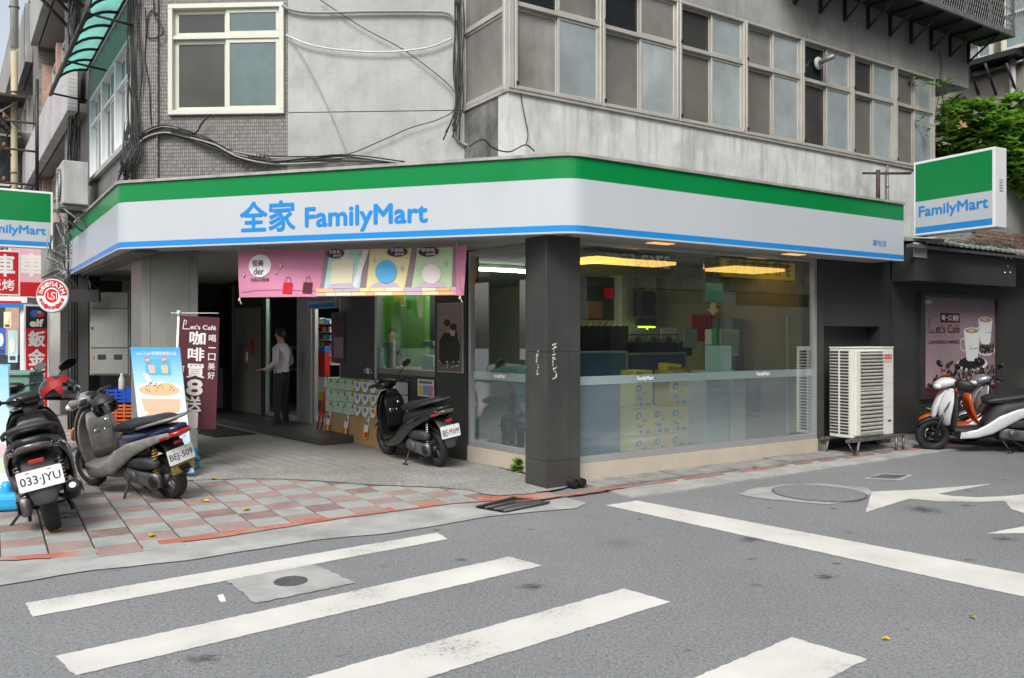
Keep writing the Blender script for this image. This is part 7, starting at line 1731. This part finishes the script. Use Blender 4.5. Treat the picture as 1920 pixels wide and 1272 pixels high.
def carton(F, s, n, z, w, h, d, label, open_=False):
    t = thing('yellow_carton', label, 'carton', tuple(F(s+w/2, n-d/2, z)), group='yellow cartons behind the glass')
    b = MB(); b.box(F, s+.003, s+w-.003, n-d, n, z+.001, z+h-.004, 'yellow_card'); b.build('body', parent=t, bevel=.004)
    P = frame_panel(F, s+.003, s+w-.003, z+.001, z+h-.004, n); b = MB()
    P.rect(b, .12,.62,.28,.82,.001,'green'); P.rect(b, .22,.66,.4,.86,.0015,'blue'); P.ell(b,.3,.74,.05,.05,.002,'white',10); P.rect(b,.48,.66,.88,.84,.001,'peach'); P.poly(b, [(.42,.5),(.65,.52),(.72,.6),(.5,.58)], .001, 'green'); P.rect(b,.62,.06,.9,.18,.001,'grey'); P.rect(b,.32,.06,.5,.2,.001,'blue'); P.rect(b,.08,.1,.22,.16,.001,'coffee')
    b.build('print', parent=t); text(P, 'Yes', .14, .28, .46, .46, 'blue', t, .002, .02)
    return t
n_ = -.22; cw = .315; cs = FR.s(1187, n_)
pos = ['bottom','second','third','top']
for ci, (k, lbl) in enumerate(((4,'left column'),(2,'middle column'),(4,'right column'))):
    for r_ in range(k):
        z = .10+r_*.325
        lab = {('left column',0):'bottom yellow carton of the left column behind the frosted glass',('left column',1):'second yellow carton from the bottom of the left column',('left column',2):'third yellow carton from the bottom of the left column, under the film band',('left column',3):'topmost yellow carton of the left column, above the film band',('middle column',0):'lower of the two yellow cartons in the middle column',('middle column',1):'upper of the two yellow cartons in the middle column',('right column',0):'bottom yellow carton of the right column',('right column',1):'second yellow carton from the bottom of the right column',('right column',2):'third yellow carton of the right column with its print at band height',('right column',3):'opened yellow carton on top of the right column'}[(lbl, r_)]
        h = .32 if r_ < 3 else (.12 if ci == 0 else .1)
        c = carton(FR, cs+ci*cw, n_-(.02*ci), z if r_ < 3 else z, cw-.006, h, .28, lab)
        if r_ == 3 and ci == 2:
            for k_, (a, e) in enumerate(((-.03,.06),(.02,.1))):
                b = MB(); s = cs+ci*cw; b.quad([FR(s-.05,n_-.05-.15*k_,z+h), FR(s+cw,n_-.05-.15*k_,z+h), FR(s+cw+.02,n_+.0-.18*k_,z+h+.05+a), FR(s-.06,n_-.18*k_,z+h+e)], 'yellow_card'); b.build('flap', parent=c)
item('window_counter', 'narrow counter board inside the display window at band height', 'counter', (FR,1250,1520,699,703,-.2,.45,'partition_frame'))
lt = thing('laptop', 'open silver laptop standing on the counter inside the display window', 'laptop', tuple(FR(FR.s(1347,-.25),-.25,1.15)))
b = MB(); pbox(b, FR, 1323, 1372, 648, 695, -.26, .012, 'laptop'); b.build('lid', parent=lt, bevel=.006)
b = MB(); pbox(b, FR, 1321.5, 1373.5, 646.5, 696, -.275, .01, 'matt_plastic'); b.build('screen', parent=lt, bevel=.006)
P = ppanel(FR, 1323, 1372, 648, 695, -.26); b = MB(); P.ell(b, .38, .5, .055, .05, .002, 'white', 16); b.build('lid_mark', parent=lt)
b = MB(); pbox(b, FR, 1323, 1378, 695, 698, -.262, .26, 'laptop'); b.build('base', parent=lt)
item('white_machine', 'tall white machine case behind the laptop', 'machine', (FR,1352,1386,618,668,-.9,.3,'offwhite'), (FR,1356,1386,626,664,-.885,.01,'light_grey'))
item('green_folder', 'green folder edge left of the white machine', 'folder', (FR,1344,1352,616,655,-.95,.1,'green'))
bb = item('black_board', 'black rack top with a row of white hooks beside the corner pillar', 'rack', (FR,1060,1178,611,668,-1.0,.25,'black'))
for k in range(8):
    px = 1093+k*11.5; s = FR.s(px,-.99); z = FR.z(px,609,-.99); b = MB(); b.tube([FR(s,-.99,z-.02), FR(s,-.95,z), FR(s-.02,-.93,z+.03)], .006, 5, 'offwhite'); b.build('hook', parent=bb)
wb = thing('magazine_basket', 'black wire basket of magazines above the blue partition', 'basket', tuple(FR(FR.s(1225,-.8),-.8,1.3)))
b = MB(); sA, sB = FR.s(1180,-.8), FR.s(1273,-.8); zA, zB = FR.z(1225,662,-.8), FR.z(1225,628,-.8)
for k in range(25): s = sA+(sB-sA)*k/24; b.tube([FR(s,-.8,zA), FR(s,-.8,zB-(.06 if k % 8 else 0))], .004, 4, 'black', cap=False)
for k in range(7): z = zA+(zB-zA-.06)*k/6; b.tube([FR(sA,-.8,z), FR(sB,-.8,z)], .004, 4, 'black', cap=False)
b.tube([FR(sA,-.8,zB), FR(sB,-.8,zB)], .009, 5, 'black'); o = b.build('wire_mesh', parent=wb); o['kind'] = 'stuff'
b = MB(); b.box(FR, sA, sB, -1.05, -.83, zA-.01, zB-.1, 'dark'); b.build('back_panel', parent=wb)
for px0, px1, m, lb in ((1182,1212,'offwhite','white magazine standing at the left of the wire basket'),(1217,1236,'latte','brown magazine in the middle of the wire basket'),(1240,1268,'white','white magazine with a red mark at the right of the wire basket')):
    t = item('magazine', lb, 'magazine', (FR,px0,px1,615,650,-.86,.02,m)); P = ppanel(FR,px0,px1,615,650,-.86); b = MB(); P.ell(b,.5,.35,.25,.2,.002,'sign_red' if m == 'white' else 'grey',7); b.build('print', parent=t)
item('tilted_tray', 'dark framed tray leaning right of the magazine basket', 'tray', (FR,1283,1308,617,652,-.7,.02,'ac_grey'))
item('beige_column', 'beige interior column seen left in the display window', 'column', (FR,1166,1199,440,640,-3.2,.3,'room_wall'))
item('beige_column', 'wide beige interior column in the middle of the display window', 'column', (FR,1230,1266,440,640,-3.0,.3,'room_wall'))
item('ceiling_beam', 'dark beam crossing the shop ceiling behind the display window', 'beam', (FR,1060,1450,503,520,-2.0,.2,'room_wall'))
rs_ = item('red_notice', 'dark red notice with white characters deep in the shop', 'notice', (FR,1297,1348,590,640,-1.9,.03,'sign_red')); text(ppanel(FR,1297,1348,590,640,-1.9), '行', .55, .15, .95, .6, 'offwhite', rs_, .006, .01)
t_ = item('blue_notice', 'blue square notice hanging behind the glass joint', 'notice', (FR,1323,1356,531,567,-1.3,.01,'sky_blue'))
b = MB(); P = ppanel(FR,1325,1349,568,592,-1.29); P.poly(b, [(.5,0),(1,.5),(.7,.5),(.7,1),(.3,1),(.3,.5),(0,.5)], 0, 'offwhite'); b.build('arrow_sign', parent=t_)
lk = thing('grey_locker', 'pair of dark grey lockers against the right wall inside the shop', 'locker', tuple(FR(FR.s(1425,-1.3),-1.3,.1)))
for px0, px1 in ((1374,1419),(1421,1476)): b = MB(); s_ = pbox(b, FR, px0, px1, 598, 745, -1.3, .4, 'locker_grey'); b.build('locker_door', parent=lk, bevel=.006)
item('grey_curtain', 'pale grey curtain panel at the right end of the display window', 'curtain', (FR,1478,1494,592,840,-.5,.04,'ac_grey'), (FR,1495,1508,592,840,-.52,.04,'ac_grey'))
item('white_cabinet', 'white cabinet low behind the frosted glass right of the cartons', 'cabinet', (FR,1325,1370,712,830,-.7,.4,'offwhite'), (FR,1330,1366,722,745,-.69,.02,'light_grey'))
item('brown_board', 'pale board standing behind the frosted glass', 'board', (FR,1374,1398,708,838,-.6,.05,'cream'))
item('hanging_shelf', 'dark hanging shelf unit above the black rack in the display window', 'shelf', (FR,1100,1162,520,600,-3.4,.3,'dark'), (FR,1102,1130,565,598,-3.38,.05,'brown'), (FR,1134,1160,540,560,-3.38,.05,'sign_red'))
item('black_speaker', 'tall black speaker hanging between the two beige columns', 'speaker', (FR,1203,1228,545,592,-2.9,.2,'black'))
item('green_monitor', 'small screen glowing green between the beige columns', 'monitor', (FR,1200,1229,612,618,-2.9,.05,'lamp_green'), (FR,1198,1231,598,611,-2.92,.1,'dark'))
item('dark_bag', 'dark backpack lying on the far office partition', 'bag', (FR,1276,1300,640,668,-.85,.2,'seat_vinyl'), bevel=.03)
item('grey_chair', 'grey office chair behind the frosted glass', 'chair', (FR,1420,1462,720,770,-1.0,.35,'seat_vinyl'), (FR,1426,1456,775,786,-1.0,.5,'seat_vinyl'), (FR,1438,1444,786,832,-1.2,.05,'black_steel'), bevel=.03)
item('wire_rack', 'pale drying rack standing at the right end behind the frosted glass', 'rack', (FR,1478,1482,715,838,-.8,.02,'offwhite'), (FR,1504,1508,715,838,-.8,.02,'offwhite'), (FR,1478,1508,740,743,-.8,.3,'offwhite'), (FR,1478,1508,775,778,-.8,.3,'offwhite'), (FR,1478,1508,808,811,-.8,.3,'offwhite'))
# warm and green strips seen lit; white tubes added to brighten the interior
def lamp(label, F, s0, s1, n0, n1, z0, z1, m):
    t = thing('ceiling_lamp', label, 'lamp', tuple(F((s0+s1)/2, (n0+n1)/2, z0))); b = MB(); b.box(F, s0, s1, n0, n1, z0, z1, m); b.build('tube', parent=t)
    b = MB(); b.box(F, s0-.02, s1+.02, n0-.02, n1+.02, z1+.002, z1+.03, 'offwhite'); b.build('housing', parent=t)
lamp('warm strip lamp under the shop ceiling in the middle of the display window', FR, .75, 2.2, -1.25, -.85, 2.53, 2.57, 'lamp_warm')
lamp('warm strip lamp near the right wall inside the display window', FR, 3.0, 4.0, -1.1, -.55, 2.50, 2.54, 'lamp_warm')
lamp('warm lamp above the sleeping person behind the left glazing', FW, .5, 1.3, -1.4, -1.0, 2.53, 2.57, 'lamp_warm')
lamp('second white tube lamp added inside the entrance as fill light', FS, 3.6, 5.6, -1.0, -.9, 2.54, 2.58, 'fill_white')
lamp('long white fill lamp added over the aisle behind the entrance', FS, 3.2, 4.6, -2.2, -2.1, 2.54, 2.58, 'fill_white')
lamp('white fill lamp added above the cashier counter behind the shop window', FS, 1.6, 2.9, -1.35, -1.25, 2.52, 2.56, 'fill_white')
lamp('white fill lamp added near the beige columns in the display window', FR, 1.0, 2.4, -2.5, -2.4, 2.58, 2.62, 'fill_white')
lamp('white fill lamp added deep in the office part of the shop', FR, .5, 1.7, -3.6, -3.5, 2.58, 2.62, 'fill_white')
# green lit wall seen through the shop window
gw_ = thing('green_wall', 'green lit partition wall inside the shop window under the arcade', 'partition', tuple(FS(3,-2.0,1)))
sa, sb = FS.s(797,-2.0), FS.s(708,-2.0)
b = MB(); b.box(FS, sa, sb, -2.1, -2.0, .1, 2.46, 'room_green'); b.build('panel', parent=gw_)
lamp('green yellow strip lamp along the top of the green partition', FS, sa+.02, sb-.02, -1.98, -1.94, 2.44, 2.47, 'lamp_green')
item('beige_panel', 'beige wall panel left of the green partition', 'panel', (FS,664,707,540,760,-1.2,.1,'room_wall'))
item('cashier_counter', 'dark cashier counter behind the shop window', 'counter', (FS,664,812,690,760,-.9,.5,'brown'))
tf = item('counter_display', 'white and green display box on the cashier counter', 'display', (FS,790,812,668,700,-.7,.2,'pale_green'), (FS,790,812,640,650,-.72,.1,'mint'))
item('tall_menu', 'narrow patterned menu strip standing on the cashier counter', 'menu', (FS,722,738,641,690,-.6,.02,'ice_white'))
def wposter(label, px0, px1, py0, py1, base, bits, n=-.03, F=FS, name='window_poster'):
    P = Panel(F(F.s(px0,n), n, F.z((px0+px1)/2,py1,n)), F(F.s(px1,n), n, F.z((px0+px1)/2,py1,n))-F(F.s(px0,n), n, F.z((px0+px1)/2,py1,n)), V((0,0,F.z((px0+px1)/2,py0,n)-F.z((px0+px1)/2,py1,n))))
    t = thing(name, label, 'poster', tuple(P.o)); b = MB(); P.rect(b,0,0,1,1,0,base)
    for k, (a,c,d,e,m) in enumerate(bits): P.rect(b,a,c,d,e,.001+.0005*k,m)
    b.build('sheet', parent=t); return P, t
wposter('yellow and white price poster on the shop window', 663, 690, 646, 690, 'yellow', [(.05,.05,.95,.42,'ice_white'),(.1,.1,.4,.35,'sign_red'),(.6,.1,.9,.35,'pale_green'),(.1,.65,.5,.9,'sign_red'),(.6,.5,.9,.95,'plum')])
wposter('pale blue character free poster beside the yellow one', 692, 720, 652, 692, 'mint', [(.3,.3,.7,.8,'brown'),(.4,.1,.6,.4,'sign_red'),(.75,.6,.95,.8,'white')])
wposter('bright poster with blue and pink shapes under the window ledge', 783, 814, 712, 744, 'white', [(.05,.05,.45,.6,'yellow'),(.35,.1,.6,.65,'sky_blue'),(.6,.05,.95,.65,'pink'),(.1,.75,.9,.92,'grey')], n=.02)
wposter('dark framed poster inside the entrance', 621, 646, 586, 680, 'plum', [(.1,.75,.9,.95,'dark'),(.2,.1,.9,.5,'mauve_grey')], n=.03)
# goods shelves seen through the entrance
gs = thing('goods_shelf', 'tall white shelf of goods seen through the entrance', 'shelf', tuple(FS(FS.s(600,-.9),-.9,.1)))
for k in range(6): b = MB(); pbox(b, FS, 584, 620, 607+k*15, 609+k*15, -.9, .4, 'offwhite'); b.build('board', parent=gs)
rr = random.Random(12)
for k in range(6):
    for j in range(9):
        px = 585+j*3.8; b = MB(); pbox(b, FS, px, px+3.2, 607+k*15-rr.uniform(7,11), 607+k*15, -.95, .1, rr.choice(('offwhite','cream','grey','light_grey','sky_blue','sign_red','pale_yellow'))); b.build('package', parent=gs)
item('red_display', 'red and orange display stand inside the entrance', 'display stand', (FS,586,609,662,705,-.55,.1,'sign_red'), (FS,586,609,650,661,-.55,.1,'blue'), (FS,586,609,707,735,-.55,.1,'offwhite'), (FS,586,609,736,750,-.55,.1,'yellow'))
item('drink_fridge', 'lit drinks counter inside the left part of the entrance', 'fridge', (FS,505,560,655,780,-1.6,.3,'dark'), (FS,505,560,650,654,-1.55,.3,'offwhite'), (FS,505,560,690,694,-1.55,.3,'offwhite'))
hsn = item('hanging_sign', 'small blue and white hanging sign above the entrance', 'sign', (FS,578,630,545,579,.25,.05,'light_grey')); P = ppanel(FS,578,630,545,579,.25); P = Panel(P.pt(0,0), P.r, P.u)
s_a, s_b = FS.s(578,.25), FS.s(630,.25); P = Panel(FS(s_a,.252,FS.z(604,579,.25)), FS(s_b,.252,0)-FS(s_a,.252,0), V((0,0,FS.z(604,545,.25)-FS.z(604,579,.25)))); b = MB(); P.rect(b,.03,.05,.97,.28,.001,'sign_blue'); b.build('stripe', parent=hsn); text(P, 'FamilyMart', .06, .36, .94, .66, 'sign_blue', hsn, .003, .01)
tp_ = thing('red_trestle', 'thin red wooden easel left of the tissue packs', 'easel', tuple(FS(3.5,.15,.02)))
for s in (3.46, 3.62): b = MB(); b.tube([FS(s,.3,.02), FS(3.53,.12,1.0)], .014, 5, 'red'); b.build('leg', parent=tp_)
# mat before the door
b = MB(); b.prism([tuple(FS(s,n,0)[:2]) for s, n in ((4.4,.95),(4.4,1.6),(6.2,1.7),(6.2,.95))][::-1], .022, .034, 'dark'); tag(b.build('door_mat'), 'dark door mat in front of the entrance step', 'mat')
# dim goods in the passage left of the metal doors
item('passage_bike', 'dark covered trolley standing in the passage behind the flag', 'trolley', (FC,392,418,690,765,-5.8,.4,'dark'), (FC,395,412,640,689,-5.8,.3,'black'))
# ================================================================== PEOPLE
def skinned(name, parent, verts, edges, rule, sub=2, root=0):
    me = bpy.data.meshes.new(name); me.from_pydata([v[:3] for v in verts], edges, []); o = bpy.data.objects.new(name, me); COL.objects.link(o)
    md = o.modifiers.new('skin', 'SKIN'); md.use_smooth_shade = True
    sk = me.skin_vertices[0].data
    for i, v in enumerate(verts): sk[i].radius = (v[3], v[4] if len(v) > 4 else v[3]); sk[i].use_root = (i == root)
    ss = o.modifiers.new('sub', 'SUBSURF'); ss.levels = sub; ss.render_levels = sub
    bpy.context.view_layer.update(); dg = bpy.context.evaluated_depsgraph_get(); dg.update()
    m2 = bpy.data.meshes.new_from_object(o.evaluated_get(dg)); bpy.data.objects.remove(o)
    m2.name = name; m2.materials.clear(); slots = []
    for f in m2.polygons:
        m = rule(f.center)
        if m not in slots: slots.append(m); m2.materials.append(MATS[m])
        f.material_index = slots.index(m); f.use_smooth = True
    q = bpy.data.objects.new(name, m2); COL.objects.link(q); q.parent = parent; return q
def hand(parent, wrist, dirv, upv, side, m='skin'):
    """palm with four curled fingers and a thumb; dirv points to the fingertips, upv is the back of the hand"""
    d = V(dirv).normalized(); u = V(upv).normalized(); s = d.cross(u).normalized()*side; w = V(wrist); b = MB()
    def rg(c, a, h, n=10): return [c+s*a*cos(2*pi*k/n)+u*h*sin(2*pi*k/n) for k in range(n)]
    b.loft([rg(w-d*.02,.026,.02), rg(w+d*.02,.034,.018), rg(w+d*.06,.042,.016), rg(w+d*.095,.038,.013), rg(w+d*.10,.02,.006)], m)
    for k, L_ in enumerate((.062,.075,.07,.055)):
        a = w+d*.085+s*(.03-k*.02); b.tube([a, a+d*L_*.45-u*.005, a+d*L_*.75-u*L_*.25, a+d*L_*.9-u*L_*.55], [.0095,.009,.008,.006], 7, m)
    a = w+d*.03+s*.03; b.tube([a, a+s*.03+d*.025-u*.01, a+s*.035+d*.055-u*.02], [.012,.011,.008], 7, m)
    return b.build('hand', parent=parent, local=True)
def head_parts(par, c, r, face):
    """ears, nose, eyes, mouth and hair round a head centred at c looking along face"""
    c = V(c); f = V(face).normalized(); s = V((0,0,1)).cross(f).normalized()
    b = MB(); b.ball(c+f*r*1.02+V((0,0,-.012)), (.014,.012,.02), 'skin', 8, 6); b.build('nose', parent=par, local=True)
    for k in (1,-1):
        b = MB(); b.ball(c+s*k*r*.93+V((0,0,-.005)), (.014,.012,.03), 'skin', 8, 6); b.build('ear', parent=par, local=True)
        b = MB(); b.ball(c+f*r*.9+s*k*.032+V((0,0,.012)), (.01,.01,.007), 'black', 8, 6); b.build('eye', parent=par, local=True)
    b = MB(); b.ball(c+f*r*.95+V((0,0,-.05)), (.014,.022,.006), 'red', 8, 6); b.build('mouth', parent=par, local=True)
def hair(par, c, r, face, back=.0):
    c = V(c); f = V(face).normalized(); s = V((0,0,1)).cross(f).normalized(); b = MB(); rings = []; N_ = 24
    for i in range(10):
        a = i/9
        ring_ = []
        for k in range(N_):
            th = 2*pi*k/N_; front = cos(th); low = -.1+.62*max(0, front)-.38*max(0, -front)  # hairline height by direction
            ph = low+(pi/2-low)*a; rad = r*1.09*(1+.02*sin(th*7+i)); ring_.append(c+f*rad*1.06*cos(ph)*cos(th)+s*rad*.93*cos(ph)*sin(th)+V((0,0,rad*1.12*sin(ph))))
        rings.append(ring_)
    b.loft(rings, 'hair', cap=True); return b.build('hair', parent=par, local=True)
mx, my = pxd(528,13.75), 13.75
man = thing('person', 'standing man in pale shirt and black trousers, back half turned, at the entrance', 'person', (mx, my, .02), atan2(.35,-.94))
vb = [(0,0,.95,.13,.10),(0,0,1.08,.125,.095),(0,0,1.25,.16,.105),(0,0,1.385,.12,.085),(.01,0,1.45,.05,.05),(.025,0,1.52,.06,.06),(.03,0,1.60,.082,.088),(.03,0,1.66,.07,.075),
      (0,.15,1.38,.062),(-.03,.215,1.13,.05),(.17,.20,1.02,.034),(.22,.19,1.02,.027),(0,-.15,1.38,.062),(-.05,-.215,1.13,.05),(.15,-.20,1.01,.034),(.2,-.19,1.01,.027),
      (0,.085,.86,.095),(.02,.10,.48,.068),(-.01,.11,.10,.048),(.02,.11,.045,.042),(.15,.12,.035,.035),(0,-.085,.86,.095),(.03,-.11,.48,.068),(.0,-.13,.10,.048),(.03,-.13,.045,.042),(.16,-.14,.035,.035)]
eb = [(0,1),(1,2),(2,3),(3,4),(4,5),(5,6),(6,7),(3,8),(8,9),(9,10),(10,11),(3,12),(12,13),(13,14),(14,15),(0,16),(16,17),(17,18),(18,19),(19,20),(0,21),(21,22),(22,23),(23,24),(24,25)]
skinned('body', man, vb, eb, lambda p: 'black' if p.z < .075 else 'trousers' if p.z < .97 and p.x < .16 and abs(p.y) < .19 and not (p.z > .93 and abs(p.y) > .17) else 'skin' if (p.z > 1.455 or p.x > .165) else 'shirt_white')
head_parts(man, (.03,0,1.60), .085, (1,0,0)); hair(man, (.025,0,1.60), .09, (1,0,0))
hand(man, (.22,.19,1.02), (1,-.3,0), (0,0,1), -1); hand(man, (.2,-.19,1.01), (1,.3,0), (0,0,1), 1)
b = MB(); b.tube([(.0+.13*cos(a*pi/8), .115*sin(a*pi/8)*1.05, .965) for a in range(17)], .014, 6, 'black'); b.build('belt', parent=man, local=True)
# person asleep on folded arms behind the left glazing
tb_ = FW(.95,-.42,1.04); st_c = thing('window_table', 'high dark table behind the left glazing', 'table', tuple(FW(.9,-.5,.1)))
b = MB(); b.box(FW, .25, 1.6, -.75, -.15, 1.03, 1.07, 'matt_plastic'); b.build('tabletop', parent=st_c, bevel=.005)
for s in (.3,1.5): b = MB(); b.box(FW, s, s+.05, -.5, -.42, .1, 1.028, 'black_steel'); b.build('leg', parent=st_c)
sp = FW(FW.s(940,-.46),-.46,1.07); sl_ = thing('person', 'person in light blue long sleeves asleep on folded arms behind glass', 'person', (sp.x, sp.y, 0), atan2(FW.d[1], FW.d[0])+pi)
Z = 1.07  # +x towards the picture's left along the glass
vs = [(-.62,0,.62,.15,.12),(-.55,0,.82,.14,.11),(-.42,0,1.04,.15,.10),(-.26,0,1.18,.14,.09),(-.15,0,1.20,.055,.055),(-.07,0,1.19,.07,.07),(.0,0,1.17,.088,.08),(.06,0,1.16,.07,.07),
      (-.28,.16,1.17,.06),(-.16,.27,Z+.06,.05),(.08,.20,Z+.045,.042),(.15,.06,Z+.04,.032),(-.28,-.16,1.17,.06),(-.14,-.27,Z+.06,.05),(.08,-.18,Z+.05,.042),(.18,-.03,Z+.055,.032),
      (-.60,.09,.56,.085),(-.22,.12,.58,.07),(-.25,.12,.2,.05),(-.12,.13,.15,.04),(-.60,-.09,.56,.085),(-.22,-.12,.58,.07),(-.25,-.12,.2,.05),(-.12,-.13,.15,.04)]
es = [(0,1),(1,2),(2,3),(3,4),(4,5),(5,6),(6,7),(3,8),(8,9),(9,10),(10,11),(3,12),(12,13),(13,14),(14,15),(0,16),(16,17),(17,18),(18,19),(0,20),(20,21),(21,22),(22,23)]
skinned('body', sl_, vs, es, lambda p: 'trousers' if p.z < .68 else ('skin' if (p.x > -.17 and abs(p.y) < .1 and p.z > 1.1) or p.x > .14 else 'shirt_blue'))
hair(sl_, (.02,0,1.175), .098, (.3,0,-.2)); hand(sl_, (.15,.06,Z+.04), (.3,-1,0), (0,0,1), 1); hand(sl_, (.18,-.03,Z+.055), (.3,1,0), (0,0,1), -1)
head_parts(sl_, (.01,0,1.15), .075, (.5,0,-.85))
ch = thing('stool', 'dark stool under the sleeping person', 'stool', tuple(FW(FW.s(940,-.46)+.6,-.46,.1))); b = MB(); c = FW(FW.s(940,-.46)+.6,-.46,0); b.lathe((c.x,c.y,.1), (0,0,1), [(0,0),(.18,0),(.18,.02),(.03,.03),(.03,.33),(.17,.34),(.17,.39),(0,.39)], 20, 'black_steel'); b.build('seat', parent=ch)
# clerk behind the counter
cx_ = FS(FS.s(735,-1.55), -1.55, .1)
ck = thing('person', 'dark haired clerk in dark clothes behind the counter in the shop window', 'person', (cx_.x, cx_.y, .08), atan2(-.772,.3)-.2)
skinned('body', ck, [(v[0], v[1], v[2]*.97, *v[3:]) for v in vb], eb, lambda p: 'trousers' if p.z < .92 else ('skin' if (p.z > 1.41 or p.x > .165) else 'dark_shirt'))
head_parts(ck, (.03,0,1.552), .083, (1,0,0)); hair(ck, (.025,0,1.555), .088, (1,0,0)); hand(ck, (.22,.19,.99), (1,-.3,0), (0,0,1), -1); hand(ck, (.2,-.19,.98), (1,.3,0), (0,0,1), 1)
# fallen leaves
rr = random.Random(21)
for px, py, lb in ((107,1002,'yellow leaf lying under the rear wheel of the left black scooter'),(124,975,'bent yellow leaf beside the rear wheel of the left black scooter'),(402,903,'yellow leaf on the top row of pavers'),(385,945,'small yellow leaf on the pavers below the worn grey scooter'),(462,961,'yellow leaf in the middle of the pavers'),(284,1010,'thin yellow leaf at the red kerb line'),(1823,1160,'pale yellow leaf alone on the asphalt at the right'),(1662,1201,'small yellow leaf on the asphalt beside the lowest stripe')):
    x, y = G(px, py); b = MB(); a = rr.uniform(0, 6.28); d = V((cos(a), sin(a), 0)); s = V((-sin(a), cos(a), 0)); p = V((x, y, .03 if py < 1050 else .008)); l = .075 if py < 1050 else .04
    q = [p-d*l*.6, p-d*l*.2-s*l*.35+V((0,0,.012)), p+d*l*.3-s*l*.3+V((0,0,.006)), p+d*l*.7, p+d*l*.3+s*l*.32+V((0,0,.014)), p-d*l*.2+s*l*.3]
    b.quad([q[0],q[1],q[2],q[3]], 'leaf_yellow'); b.quad([q[0],q[3],q[4],q[5]], 'leaf_yellow'); tag(b.build('fallen_leaf'), lb, 'leaf', 'fallen yellow leaves')

flush_texts()
